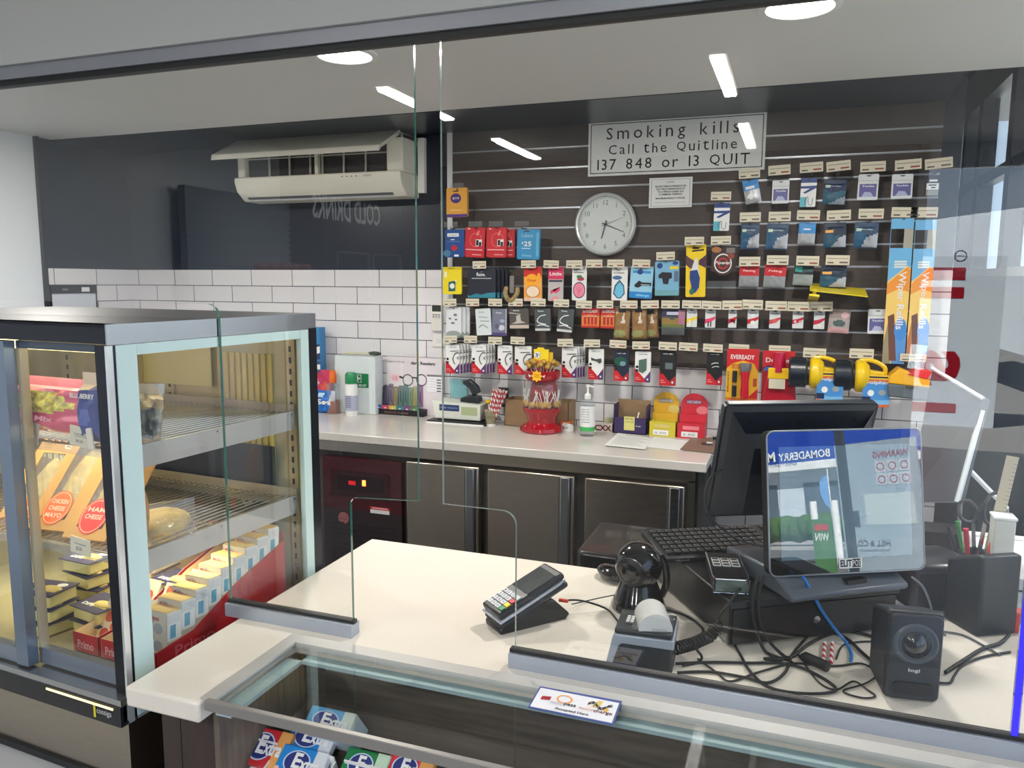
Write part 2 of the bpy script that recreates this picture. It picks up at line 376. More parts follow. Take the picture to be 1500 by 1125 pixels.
# ---- downlights above the service area
def area(name,loc,size,power,rot=(0,0,0),col=(1,1,1),sy=None,shape='SQUARE',spread=180):
    l=bpy.data.lights.new(name,'AREA'); l.energy=power; l.size=size; l.color=col; l.spread=R(spread)
    if sy: l.shape='RECTANGLE'; l.size_y=sy
    elif shape=='DISK': l.shape='DISK'
    o=bpy.data.objects.new(name,l); COL.objects.link(o); o.location=loc; o.rotation_euler=rot; return o
DL=M((255,250,240),.5,em=9,name='lit_lens')
spots=[(-1.584,2.575,'round lit downlight in the ceiling left of the pane gap'),(-.037,2.572,'round lit downlight in the ceiling right of the pane gap'),(1.5,2.57,None),(-3.13,2.57,None)]  # unlabelled entries are unseen lamps without fixtures, added along the row for room light
for x,y,lab in spots:
    if lab:
        t=T('downlight',lab,'light',(x,y,ZC),group='round ceiling downlights over the counter')
        B().lathe([(.118,0),(.118,-.006),(.098,-.010),(.092,-.002)],WHITE,n=36).build('trim_ring',t,smooth=True)
        B().cyl((0,0,-.002),(0,0,-.006),.094,DL,n=36).build('lens',t)
    area('downlight_lamp',(x,y,ZC-.02),.17,24,col=(1,.95,.88),shape='DISK')
for x,y in ((-2.25,-1.6),(-.42,-1.56),(-2.22,-3.37),(-.41,-3.37)):
    area('batten_lamp',(x,y,2.755),.06,42,col=(1,.98,.95),sy=.8)
# ---- sun and sky
sun=bpy.data.lights.new('sun','SUN'); sun.energy=27; sun.angle=R(.6); sun.color=(1,.97,.92)
so=bpy.data.objects.new('sun',sun); COL.objects.link(so); so.rotation_euler=V((-.55,.5,.80)).to_track_quat('Z','Y').to_euler()
wd=bpy.data.worlds.new('sky'); sc.world=wd; wd.use_nodes=True; nt=wd.node_tree
sk=nt.nodes.new('ShaderNodeTexSky'); sk.sky_type='HOSEK_WILKIE'; sk.sun_direction=V((-.55,.5,.80)).normalized(); sk.turbidity=4
bg=nt.nodes['Background']
mx=nt.nodes.new('ShaderNodeMix'); mx.data_type='RGBA'; mx.inputs[0].default_value=.75; mx.inputs[7].default_value=(.62,.78,1,1)
nt.links.new(sk.outputs[0],mx.inputs[6]); nt.links.new(mx.outputs[2],bg.inputs[0]); bg.inputs[1].default_value=2.2
# ================= SLAT WALL =================
SLM=M((70,60,55),.55,noise_=.16,nscale=9,stretch=(1,1,14),name='dark_woodgrain_laminate')
t=T('slatwall_panel','dark brown wood-grain slatwall with aluminium grooves behind the counter','panel',((-1.83+.574)/2,YW-.0125,1.27))
cx=(-1.83+.574)/2; hw=(1.83+.574)/2
b=B(); gz=[2.397-.1035*k for k in range(11)]; top=2.505; edges=[top]+gz+[1.262]
for k in range(len(edges)-1):
    z1=edges[k]-(.004 if k else 0); z0=edges[k+1]+.004
    b.bb(-hw,-.018,z0-1.27,hw,0,z1-1.27,SLM)
b.bb(-hw,-.006,1.262-1.27,hw,-.001,top-1.27,M((40,36,34),.6)); b.build('board',t)
b=B()
for z in gz: b.bb(-hw,-.0175,z-.004-1.27,hw,-.006,z-.0015-1.27,ALU); b.bb(-hw,-.020,z+.0-1.27,hw,-.0165,z+.004-1.27,ALU)
b.build('groove_insert',t)
B().bb(-hw-.03,-.026,-.01,-hw,0,1.24,M((215,215,215),.4)).build('edge_trim',t)
# ================= SIGN, NOTICE, CLOCK =================
YS=YW-.034
def hang(px0,py0,px1,py1,Y):
    """rect in photo px -> centre x, bottom z, width, height on plane Y"""
    a=at_y(px0,(py0+py1)/2,Y); b=at_y(px1,(py0+py1)/2,Y); c=at_y((px0+px1)/2,py0,Y); d=at_y((px0+px1)/2,py1,Y)
    return (a.x+b.x)/2,d.z,b.x-a.x,c.z-d.z
t=T('quit_smoking_sign','large white rectangular sign with black border reading Smoking kills','sign',(-.62,YS,2.24))
W_,H_=.875,.272
B().bb(-W_/2,-.006,0,W_/2,0,H_,PAPER).build('board',t)
b=B(); F=FR((-W_/2,-.006,0),(1,0,0),(0,0,1),(0,-1,0)); BK=M((15,15,15),.6)
for (x0,y0,x1,y1) in ((.012,.012,W_-.012,.016),(.012,H_-.016,W_-.012,H_-.012),(.012,.012,.016,H_-.012),(W_-.016,.012,W_-.012,H_-.012)): b.dq(F,x0,y0,x1,y1,BK)
def spaced(b,F,x,y,w,h,txt,m,bold=0,e=.001,gap=.22):
    # letter spaced line; h is cap height
    ws=[]
    asc={'g':(-.3,.75),'Q':(-.05,1)}
    for ch in txt:
        ws.append(.45 if ch==' ' else {'i':.13,'l':.13,'I':.14,'1':.3,'t':.32,'r':.36,'m':.85,'M':.85,'o':.56,'f':.3}.get(ch,.6))
    ws=[]
    for ch in txt:
        if ch==' ': ws.append(h*.42); continue
        glyphs(ch,bold); hh=h
        if ch in 'acemnorsuvwxz': hh=.73*h
        if ch=='g': hh=h
        if ch=='Q': hh=1.06*h
        ws.append(hh*ASP[(ch,bold)]*1.0)
    gp=(w-sum(ws))/(len(txt)-1); k=1; gap=gp; X=x
    for ch,cw in zip(txt,ws):
        if ch!=' ':
            lo,hi=0,1
            if ch in 'acemnorsuvwxz': hi=.73
            if ch in 'gpqy': lo,hi=-.27,.73
            if ch=='Q': lo=-.06
            b.dt(F,X,y+h*lo,cw*k,h*(hi-lo),ch,m,bold,e)
        X+=(cw+gap)*k
b.build('border',t)
b=B(); spaced(b,F,.095,.180,.655,.058,'Smoking kills',BK); spaced(b,F,.108,.105,.635,.047,'Call the Quitline',BK); spaced(b,F,.05,.030,.755,.052,'137 848 or 13 QUIT',BK)
b.build('lettering',t)
x,z,w_,h_=hang(951,260,1014,304,YS-.003)
t=T('notice_card','small white notice card with fine print below the large sign','notice',(x,YS-.003,z))
B().bb(-w_/2,-.003,0,w_/2,0,h_,PAPER).build('card',t)
b=B(); F=FR((-w_/2,-.003,0),(1,0,0),(0,0,1),(0,-1,0))
for (x0,y0,x1,y1) in ((.05,.05,.95,.06),(.05,.94,.95,.95),(.05,.05,.06,.95),(.94,.05,.95,.95)): b.dq(F,x0*w_,y0*h_,x1*w_,y1*h_,GREY)
b.dt(F,w_*.42,h_*.82,w_*.16,h_*.05,'NOTICE',INK); 
for i,s_ in enumerate(('SELLING TOBACCO PRODUCTS OR','NON TOBACCO SMOKING PRODUCTS','TO A PERSON UNDER 18 IS','A CRIMINAL OFFENCE')): b.dt(F,w_*(.14+.03*i),h_*(.68-.09*i),w_*(.72-.06*i),h_*.06,s_,INK,1)
b.dt(F,w_*.16,h_*.28,w_*.68,h_*.06,'MAXIMUM PENALTY APPLIES',INK,1); b.dt(F,w_*.14,h_*.15,w_*.7,h_*.04,'Ask for proof of age before the sale',GREY)
b.build('print',t)
t=T('wall_clock','round white wall clock with silver rim under the smoking sign','clock',(-.956,YS,1.993))
b=B(); O=Matrix.Rotation(R(90),4,'X'); b.X=O
b.lathe([(.001,0),(.150,0),(.160,.012),(.160,.030),(.152,.040),(.144,.036),(.142,.018)],M((205,207,208),.3,.3),n=48); b.build('rim',t,smooth=True)
b=B(); b.X=O; b.lathe([(.001,.016),(.143,.016)],M((214,218,216),.6),n=48); b.build('dial',t)
b=B(); F=FR((0,-.0165,0),(1,0,0),(0,0,1),(0,-1,0)); GN=M((120,124,126),.5)
for k in range(12):
    a=R(90-30*(k+1)); cx_,cz_=.112*math.cos(a),.112*math.sin(a)
    glyphs(str(k+1)); wn=.024*ASP[(str(k+1),0)]; b.dt(F,cx_-wn/2,cz_-.012,wn,.024,str(k+1),GN,0,.0008)
for k in range(60):
    a=R(6*k); F2=FR((0,-.0165,0),(math.cos(a),0,math.sin(a)),(-math.sin(a),0,math.cos(a)),(0,-1,0)); b.dq(F2,.130,-.0008,.136,.0008,GN,.0008)
b.build('numerals',t)
for nm,ang,l,wd_ in (('hour_hand',100+155,.075,.006),('minute_hand',90-112,.105,.004),('second_hand',90-70,.11,.0015)):
    a=R(ang); F2=FR((0,-.019,0),(math.cos(a),0,math.sin(a)),(-math.sin(a),0,math.cos(a)),(0,-1,0))
    B().dp(F2,[(-.02,-wd_),(l,-wd_*.5),(l,wd_*.5),(-.02,wd_)],M((110,113,116),.4)).build(nm,t)
b=B(); b.X=O; b.lathe([(.001,.034),(.143,.034)],GLASS,n=48); b.build('cover_glass',t)
# ================= AIR CONDITIONER =================
t=T('air_conditioner','white wall-mounted split air conditioner with its front cover flipped open','air conditioner',(-2.595,YW,2.16))
AC=M((226,222,208),.4); w2=.545; D=.235
b=B()
b.prism([(0,0),(-.15,0),(-.215,.05),(-D,.10),(-D,.13),(0,.13)],'x',-w2,w2,AC)      # lower housing profile (y,z)
b.bb(-w2,-.20,.13,-w2+.05,0,.335,AC); b.bb(w2-.10,-.20,.13,w2,0,.335,AC); b.bb(-w2,-.20,.30,w2,0,.335,AC); b.bb(-w2,-.05,.13,w2,0,.30,AC)
b.build('housing',t,bevel=.008)
b=B(); b.bb(-w2+.05,-.16,.13,w2-.10,-.15,.30,M((52,50,50),.6)); b.build('filter',t)
b=B(); fr=M((190,188,178),.5)
for x in (-.34,-.20,-.06,.02,.16,.30): b.bb(x-.003,-.178,.13,x+.003,-.165,.30,fr)
b.bb(-.02,-.19,.13,.0,-.16,.30,AC); b.bb(-w2+.05,-.178,.235,w2-.10,-.17,.241,fr); b.build('filter_frame',t)
b=B(); b.prism([(-.152,.0),(-.205,.045),(-.2,.055),(-.14,.008)],'x',-w2+.05,w2-.08,M((196,196,200),.35)); b.build('louvre',t)
b=B(); b.bb(-w2+.04,-.150,.003,w2-.07,-.148,.004,BLK); b.prism([(-.16,.012),(-.208,.052),(-.212,.05),(-.163,.009)],'x',-w2+.045,w2-.075,M((90,90,95),.4)); b.build('outlet',t)
# open flap hinged at the top
b=B(); b.prism([(-.165,.335),(-.19,.348),(-.415,.235),(-.425,.205),(-.413,.205),(-.40,.222)],'x',-w2,w2-.02,AC); b.build('front_cover',t,bevel=.003)
b=B(); F=FR((0,-D,.10),(1,0,0),(0,0,1),(0,-1,0))
for i in range(4): b.dq(F,.18+i*.03,.006,.192+i*.03,.012,GREY)
b.dt(F,.32,.004,.05,.012,'DAIKIN',GREY,0); b.build('lettering',t)
b=B(); b.bb(w2+.005,-.03,.03,w2+.045,0,.33,M((235,235,232),.5)); b.build('side_cover',t)
# ================= PRODUCTS ON THE SLATWALL =================
YT=3.92; YP=3.955
c_=lambda *a: M(a,.45)
TICK=M((214,205,182),.6)
def ticket(px,py,label,tilt=0,wpx=28,hpx=13,cat='price ticket hook',rodz=None,clear=False):
    p=at_y(px,py,YT); wpx=(21+(px-660)*.0125 if wpx==28 else wpx); w=wpx*.0036; h=hpx*.0034*(.9 if px<1060 else 1)
    t=T('ticket_hook',label,'display hook',(p.x,YW-.02,p.z-h/2-.008))
    b=B(); L=YW-.02-YT-.004; m=M((60,60,62),.3,.8)
    b.cyl((-.004,0,0),(-.004,-L,0),.0018,m,n=6); b.cyl((.004,0,0),(.004,-L,0),.0018,m,n=6); b.cyl((0,-L,0),(0,-L,.010),.0022,m,n=6); b.bb(-.012,-.004,-.01,.012,0,.01,m)
    b.build('rod',t)
    b=B(); b.X=Matrix.Translation((0,-L,.008))@Matrix.Rotation(R(tilt),4,'Y')
    b.bb(-w/2,-.003,0,w/2,-.0005,h,BLIS if clear else TICK)
    if not clear:
        F=FR((-w/2,-.003,0),(1,0,0),(0,0,1),(0,-1,0)); k=random.choice((0,1))
        b.dq(F,.06*w,.62*h,.94*w,.70*h,M((150,140,125),.6)); b.dq(F,.08*w,.16*h,.34*w,.30*h,M((90,82,78),.6)); b.dq(F,.58*w,.18*h,.93*w,.34*h,M((150,70,60),.6) if k else M((100,92,85),.6))
    b.build('ticket',t)
    return t
def inside(sh,x,y):
    k=sh[0]
    if k=='r': return sh[1]<=x<=sh[3] and sh[2]<=y<=sh[4]
    if k=='e': return ((x-sh[1])/sh[3])**2+((y-sh[2])/sh[4])**2<=1
    if k=='p':
        P=sh[1]; c=False; j=len(P)-1
        for i in range(len(P)):
            if (P[i][1]>y)!=(P[j][1]>y) and x<(P[j][0]-P[i][0])*(y-P[i][1])/(P[j][1]-P[i][1])+P[i][0]: c=not c
            j=i
        return c
    return False
def pack_mesh(w,h,t,kind,spec,body,crinkle=.25):
    """hung pack; origin at top centre; front faces -y"""
    b=B()
    if kind=='bag':
        nx,ny=14,18; rnd=random.random()*50
        def f(u,v): 
            e=(1-(2*u-1)**4)*(1-(2*v-1)**6)
            k=1+crinkle*noise.noise(V((u*5+rnd,v*6,rnd)))*1.6
            hd=.15 if v>.8 else 1
            return -t*.5-t*.5*e*k*hd
        vs=[(w*(i/nx-.5),f(i/nx,j/ny),h*(j/ny-1)) for j in range(ny+1) for i in range(nx+1)]
        n0=len(b.v)
        b.v+=[V(v) for v in vs]
        for j in range(ny):
            for i in range(nx):
                u,v=(i+.5)/nx,(j+.5)/ny; m=body
                for s_ in spec:
                    if s_[0] in 'rep' and inside(s_,u,v): m=s_[-1]
                a=j*(nx+1)+i
                b.f.append((n0+a,n0+a+1,n0+a+nx+2,n0+a+nx+1)); b.m.append(b.mi(m))
        vs=[(w*(i/nx-.5),-t*.5+t*.3*(1-(2*i/nx-1)**4)*(1-(2*j/ny-1)**6),h*(j/ny-1)) for j in range(ny+1) for i in range(nx+1)]
        b.add(vs,[(j*(nx+1)+i+nx+1,j*(nx+1)+i+nx+2,j*(nx+1)+i+1,j*(nx+1)+i) for j in range(ny) for i in range(nx)],body)
        F=FR((-w/2,-t*1.05,-h),(w,0,0),(0,0,h),(0,-1,0))
        for s_ in spec:
            if s_[0]=='t': b.dt(F,*s_[1:5],s_[5],s_[6],s_[7] if len(s_)>7 else 1,.0008)
    else:
        r=min(w,h)*.05
        b.prism([(-w/2+r,-h),(w/2-r,-h),(w/2,-h+r),(w/2,-r),(w/2-r,0),(-w/2+r,0),(-w/2,-r),(-w/2,-h+r)],'y',-t,0,body)
        F=FR((-w/2,-t,-h),(w,0,0),(0,0,h),(0,-1,0)); e=.0004
        for s_ in spec:
            if s_[0]=='r': b.dq(F,*s_[1:],e)
            elif s_[0]=='e': b.de(F,*s_[1:],e)
            elif s_[0]=='p': b.dp(F,s_[1],s_[2],e)
            elif s_[0]=='o': b.ring(F,*s_[1:7],e) if len(s_)>6 else b.ring(F,*s_[1:],e)
            elif s_[0]=='l':   # poly line tube: pts,width,mat
                b.tube([F[0]+F[1]*x+F[2]*y+F[3]*(e+.002) for x,y in s_[1]],s_[2],s_[3],n=5,sub=4)
            elif s_[0]=='t': b.dt(F,*s_[1:5],s_[5],s_[6],s_[7] if len(s_)>7 else 1,e+.0003,s_[8] if len(s_)>8 else 0)
            e+=.0002
    return b
def rr(*a): return ('r',)+a
W0=c_(232,232,230); W1=c_(214,216,216); K0=c_(24,25,30); NV=c_(24,44,82); TE=c_(28,84,104); LB=c_(58,140,205); DB=c_(28,62,130); SIL=M((170,172,176),.3,.4,bump=.6,nscale=120); PUR=c_(96,92,150)
RD=c_(196,26,38); YL=c_(240,205,20); OR=c_(235,135,30); PK=c_(225,60,110); GD=c_(180,140,60); BR=c_(110,66,40); GN=c_(30,130,70)
CLR=FILM
slot=('e',.5,.93,.13,.022,K0)
def cable(pic='cable',base=W0,blue=0):
    sp=[('p',[(0,0),(1,0),(1,.12),(.62,.12),(0,.46)],RD),('p',[(.62,.12),(1,.38),(1,0),(.7,.0)],c_(90,50,110))]
    if base is not W0: sp[1]=('p',[(.62,.12),(1,.3),(1,0),(.7,.0)],c_(170,30,45))
    tc=K0 if base is W0 else W0
    sp+=[('e',.82,.10,.06,.035,W0),('e',.14,.50,.09,.045,K0),('e',.14,.38,.09,.045,K0),('t',.2,.90,.6,.035,'walk talk',tc if base is not W0 else GREY),('r',.08,.08,.4,.1,c_(240,160,160)),('r',.08,.14,.3,.16,c_(240,160,160))]
    if pic=='cable': sp+=[('l',[(.35,.78),(.95,.80)],.0016,K0),('l',[(1.0,.72),(.75,.72),(.55,.55),(.6,.4),(.7,.33)],.0022,K0),('l',[(1,.6),(.85,.55),(.95,.5)],.0018,K0)]
    elif pic=='charger': sp+=[('p',[(.15,.72),(.5,.66),(.85,.70),(.88,.58),(.75,.52),(.5,.6),(.2,.62)],c_(70,78,76))]
    elif pic=='phone': sp+=[('p',[(.25,.72),(.75,.78),(.75,.4),(.5,.3),(.25,.35)],c_(80,105,95))]
    elif pic=='green': sp+=[('e',.45,.65,.42,.16,c_(24,80,60)),('e',.6,.58,.2,.08,c_(110,150,160))]
    elif pic=='film': sp+=[('r',.35,.48,.8,.66,c_(100,110,110))]
    elif pic=='buds': sp+=[('l',[(.3,.62),(.5,.66),(.75,.66)],.002,W0),('l',[(.35,.52),(.55,.56),(.8,.55)],.002,W0)]
    return sp
KN={}
KN['hooksilver']=('bag',[rr(0,.55,1,1,LB),rr(.15,.62,.7,.72,W0),('e',.4,.3,.25,.12,W0)],SIL,.010)
KN['white']=('card',[rr(.08,.12,.92,.62,PUR),('p',[(.2,.12),(.8,.12),(.65,.3),(.35,.32)],c_(170,175,205)),('t',.2,.50,.6,.07,'Tackle',W0),slot,rr(.0,.74,1,.75,GREY)],W1,.008)
KN['hookstrip']=('card',[rr(0,.84,1,1,DB),rr(0,.79,1,.84,W0),('p',[(.0,.72),(1,.74),(1,.66),(.3,.46),(.15,.5),(.6,.64),(0,.64)],DB),rr(0,0,.42,.34,c_(90,180,195)),('l',[(.3,.08),(.35,.28),(.5,.34),(.55,.1),(.75,.08),(.8,.3)],.0012,c_(90,95,100)),slot],W0,.004)
KN['navybag']=('bag',[rr(0,0,1,1,NV),('p',[(0,.02),(.45,.02),(1,.42),(1,.55),(.3,.5),(0,.65)],c_(34,88,110)),('p',[(.3,.02),(1,.02),(1,.35)],c_(140,150,160)),rr(.1,.66,.25,.78,c_(190,215,190)),('t',.28,.70,.5,.06,'Black Magic',c_(180,190,200))],NV,.018)
KN['silverbag']=('bag',[rr(0,0,1,1,c_(44,70,100)),('p',[(0,.05),(.3,.05),(.55,.5),(.2,.7),(0,.7)],c_(26,84,120)),('p',[(.3,.04),(1,.04),(1,.6),(.55,.45)],SIL),rr(.1,.66,.25,.78,c_(190,215,190)),('t',.28,.70,.5,.06,'Black Magic',c_(200,210,215))],NV,.018)
KN['orangelabel']=('bag',[rr(0,0,1,1,c_(26,42,66)),rr(.06,.60,.46,.74,c_(235,175,90)),('p',[(0,.05),(.4,.05),(.75,.5),(0,.56)],c_(28,80,105)),('p',[(.35,.04),(1,.04),(1,.5),(.75,.45)],SIL)],NV,.018)
KN['bluehead']=('bag',[rr(0,.52,1,1,LB),rr(.3,.66,.7,.74,W0),rr(0,0,1,.5,SIL)],SIL,.010)
KN['blacklab']=('card',[rr(.12,.3,.98,.62,W0),rr(.12,.02,.98,.28,c_(150,150,148)),rr(.3,.70,.85,.80,W0),rr(.25,.5,.8,.56,INK),rr(.45,.38,.75,.44,INK)],K0,.012)
KN['redhead']=('bag',[rr(0,.52,1,1,RD),('t',.2,.66,.6,.12,'Fishing',c_(255,210,200))],M((150,152,154),.3,.1,bump=.6,nscale=90),.016)
KN['tealhead']=('bag',[rr(0,.55,1,1,c_(26,36,44)),rr(.05,.68,.45,.95,c_(40,150,140)),rr(.5,.7,.95,.86,c_(30,90,90))],M((150,158,154),.3,.1,bump=.6,nscale=90),.014)
KN['knife']=('card',[('p',[(0,.66),(.12,.7),(.5,.62),(.86,.7),(1,.66),(1,.60),(.65,.64),(.75,.0),(.25,.0),(.1,.58),(0,.6)],c_(236,190,20)),('e',.5,.93,.2,.02,K0),('p',[(.3,.86),(.9,.88),(.9,.91),(.3,.89)],K0),('p',[(.0,.8),(.12,.76),(.38,.70),(.55,.62),(.5,.5),(.2,.55),(0,.62)],c_(88,62,70)),('p',[(1,.8),(.88,.76),(.66,.70),(.64,.62),(1,.55)],c_(72,36,70)),
  ('p',[(.45,.72),(.55,.75),(.68,.45),(.72,.3),(.6,.3),(.25,.5)],W1),('p',[(.22,.5),(.58,.52),(.72,.36),(.68,.18),(.5,.08),(.22,.06),(.3,.2),(.2,.36)],DB),('e',.32,.1,.13,.06,c_(40,110,90))],YL,.006)
KN['fresh']=('card',[('e',.48,.3,.42,.45,c_(70,40,36)),('o',.48,.32,.36,.38,.12,W0),('o',.48,.32,.22,.22,.25,RD),('e',.2,.85,.2,.12,c_(170,110,60)),rr(.6,.72,.95,.92,c_(120,110,105)),('t',.15,.28,.66,.14,'Power',c_(230,225,220)),('e',.8,.6,.14,.12,c_(140,60,40))],c_(44,28,26),.012)
KN['ten']=('card',[('e',.46,.64,.26,.17,c_(72,36,120)),('t',.30,.60,.32,.08,'$10',W0),rr(.2,.22,.75,.25,c_(240,200,120)),rr(0,0,1,.10,c_(86,44,130)),('e',.46,.88,.15,.02,K0),rr(.15,.30,.8,.33,c_(215,160,60))],c_(225,160,58),.022)
KN['bluesim']=('card',[rr(.12,.74,.72,.86,W0),('t',.18,.77,.48,.05,'amaysim',DB),('e',.48,.34,.16,.10,RD),rr(.3,.62,.5,.65,W0),rr(.1,.56,.8,.57,c_(140,170,210)),('e',.1,.15,.2,.12,c_(70,120,150)),rr(.48,.03,.72,.10,W0)],c_(24,70,140),.025)
KN['redsim']=('card',[('o',.55,.58,.30,.24,.07,c_(240,120,120)),('p',[(.55,.74),(.66,.9),(.72,.88),(.64,.72)],c_(240,130,130)),rr(.55,.38,.86,.6,W0),rr(.57,.40,.70,.58,K0),rr(.72,.38,.84,.52,K0),rr(.06,.24,.9,.27,c_(250,190,190)),('t',.12,.92,.14,.05,'$2',W0),rr(.4,.08,.86,.10,c_(250,190,190))],c_(200,32,44),.018)
KN['bluesim25']=('card',[('t',.3,.44,.34,.16,'25',W0),('t',.20,.50,.08,.08,'$',W0),('t',.2,.74,.5,.12,'Lebara',c_(170,220,240),-1),rr(.2,.35,.6,.38,c_(180,220,240)),rr(.85,.1,.97,.9,c_(90,170,205)),('e',.42,.94,.14,.02,K0),('t',.25,.1,.4,.06,'Data',c_(150,205,235))],c_(48,140,190),.02)
KN['fuse']=('card',[('p',[(0,.02),(1,.02),(1,.2),(.7,.18),(.5,.12),(.3,.16),(.1,.08),(0,.1)],c_(40,130,150)),('t',.32,.74,.32,.12,'fuse.',W0),rr(.15,.65,.85,.68,c_(170,180,190)),('e',.5,.88,.05,.02,GREY)],c_(30,34,48),.02)
KN['dongle']=('card',[rr(0,.9,1,1,c_(214,190,20)),('p',[(.3,.1),(.66,.12),(.68,.5),(.3,.45)],c_(20,90,100)),('e',.5,.3,.13,.1,W0),rr(.08,.62,.22,.82,c_(240,240,200)),('t',.3,.92,.3,.05,'Optus',K0),('e',.7,.5,.05,.04,W0)],c_(238,214,24),.012)
KN['lolly']=('card',[rr(0,.72,1,1,c_(205,35,30)),('e',.45,.60,.36,.2,c_(250,170,20)),('t',.2,.55,.5,.1,'Chupa',RD),('e',.5,.28,.4,.18,c_(240,215,190)),('o',.5,.28,.40,.18,.12,c_(200,120,60)),rr(0,0,1,.1,c_(230,190,170)),('e',.85,.72,.1,.1,c_(250,170,20))],c_(238,170,80),.012)
KN['pinkcard']=('card',[rr(0,.64,1,1,c_(215,44,92)),('t',.1,.75,.8,.10,'Little',W0),rr(.05,.56,.95,.62,c_(60,60,80)),('p',[(.2,.2),(.5,.32),(.8,.42),(.75,.3),(.5,.22),(.3,.33),(.15,.3)],PK),('p',[(.15,.0),(.4,.14),(.6,.14),(.9,0)],c_(230,140,160)),('e',.5,.95,.1,.02,K0)],c_(190,182,180),.01)
KN['pinkflower']=('card',[('e',.5,.3,.43,.24,c_(70,40,60)),('e',.5,.3,.38,.21,c_(235,140,165)),('l',[(.5,.12),(.5,.45)],.0008,PK),('l',[(.3,.38),(.5,.25),(.7,.38)],.0008,PK),('e',.6,.63,.25,.06,c_(170,60,70)),('e',.5,.7,.2,.04,GN),('t',.1,.8,.7,.05,'Air Freshener',K0),('l',[(.3,.97),(.35,.9),(.55,.92)],.0014,K0)],W0,.008)
KN['bluelantern']=('card',[('p',[(.2,.45),(.5,.62),(.8,.45),(.85,.2),(.6,.06),(.35,.06),(.1,.2)],c_(50,80,110)),('p',[(.28,.43),(.5,.56),(.74,.43),(.78,.22),(.58,.09),(.38,.09),(.18,.22)],c_(110,190,220)),('e',.35,.68,.3,.06,c_(70,110,150)),('t',.1,.8,.7,.05,'Air Freshener',K0),('l',[(.3,.97),(.35,.9),(.55,.92)],.0014,K0)],W0,.008)
KN['bluebag']=('card',[rr(0,0,1,.2,c_(38,130,205)),('t',.3,.04,.6,.1,'charge',c_(150,220,240)),rr(.1,.78,.9,.86,c_(60,140,200)),('e',.42,.82,.13,.08,DB),('p',[(.2,.4),(.4,.55),(.55,.5),(.95,.5),(.95,.4),(.55,.4),(.4,.33),(.25,.34)],K0),rr(.5,.42,.9,.44,c_(200,215,225))],c_(150,200,225),.016)
KN['bluebag2']=('card',[rr(0,0,1,.16,c_(110,165,175)),('e',.2,.86,.12,.08,DB),('p',[(.15,.6),(.3,.68),(.7,.66),(.72,.5),(.6,.48),(.55,.32),(.35,.34),(.3,.5),(.15,.5)],c_(28,32,44)),rr(.62,.76,.98,.84,YL),('e',.85,.93,.12,.05,DB),rr(.8,.4,.98,.7,c_(90,110,140))],c_(120,175,205),.016)
KN['fusewhite']=('card',[('e',.6,.72,.12,.05,GREY),('e',.25,.58,.1,.035,GREY),('e',.65,.55,.1,.035,GREY),('e',.45,.42,.14,.04,GREY),('e',.5,.0,.5,.14,c_(150,160,158)),('e',.5,.95,.06,.02,K0)],c_(220,222,225),.01)
KN['fusewhite2']=('card',[('l',[(.2,.7),(.8,.66)],.0012,GREY),('l',[(.3,.55),(.9,.52)],.0012,GREY),('l',[(.2,.3),(.45,.4),(.8,.25)],.0016,GREY),('t',.2,.85,.4,.05,'fuse.',GREY)],c_(214,220,222),.01)
KN['fusepurple']=('card',[('e',.65,.3,.22,.1,c_(205,205,215)),('e',.7,.55,.16,.06,c_(170,172,190)),rr(0,0,1,.12,c_(78,66,120)),('t',.25,.82,.45,.06,'fuse.',W0),rr(.94,.1,1,1,c_(190,192,196)),('e',.35,.35,.15,.1,c_(90,92,120))],c_(118,120,140),.012)
KN['fusecable']=('card',[('l',[(.7,.72),(.35,.66),(.15,.48),(.3,.36),(.7,.3)],.003,W0),('l',[(.15,.25),(.5,.28),(.9,.2)],.003,W0),rr(0,.02,.95,.12,c_(205,205,202)),('t',.2,.86,.4,.07,'fuse.',W0)],c_(74,82,84),.012)
KN['fusecase']=('card',[('p',[(.35,.65),(.55,.7),(.6,.4),(.85,.3),(.1,.25),(.35,.38)],c_(190,180,172)),('l',[(.0,.8),(.6,.72)],.0022,c_(205,200,195)),rr(.0,.04,1,.2,c_(198,180,168)),('t',.2,.88,.35,.07,'fuse.',W0)],c_(82,78,72),.012)
KN['evbatt']=('card',[rr(0,.62,1,1,c_(190,40,34)),('t',.1,.76,.8,.13,'EVEREADY',W0),('p',[(0,0),(0,.6),(.5,.68),(1,.6),(1,0)],c_(226,120,50))]+[rr(.14+.2*i,.16,.26+.2*i,.56,c_(170,36,40) ) for i in range(4)]+[rr(.14+.2*i,.56,.26+.2*i,.60,c_(200,200,200)) for i in range(4)]+[rr(0,0,1,.1,c_(190,40,34))],c_(226,130,60),.008)
KN['aircan']=('bag',[rr(.1,.05,.9,.9,M((150,110,66),.3,.1,bump=.7,nscale=70)),('e',.4,.18,.42,.12,c_(150,150,96)),rr(.2,.86,.7,.98,K0),('p',[(.45,.5),(.6,.85),(.72,.5)],c_(215,205,190))],M((120,92,58),.35,.1,bump=.7,nscale=70),.022)
KN['blister']=('bag',[rr(0,.65,1,1,c_(44,36,70)),rr(.2,.74,.8,.86,c_(190,190,210)),('p',[(0,.38),(1,.38),(1,.62),(.7,.62),(.5,.55),(.2,.64),(0,.6)],c_(150,120,66)),rr(.7,.4,1,.9,c_(170,110,130)),rr(0,.3,1,.4,c_(100,110,50)),rr(0,0,1,.3,c_(80,84,86))],c_(80,80,84),.014)
def bc(col,cells):
    return ('card',[('t',.15,.74,.7,.1,'Eveready',INK),('e',.5,.94,.22,.03,K0),('p',[(0,.22),(.55,.3),(1,.5),(1,.62),(.4,.5),(0,.46)],col)]+cells,W1,.005)
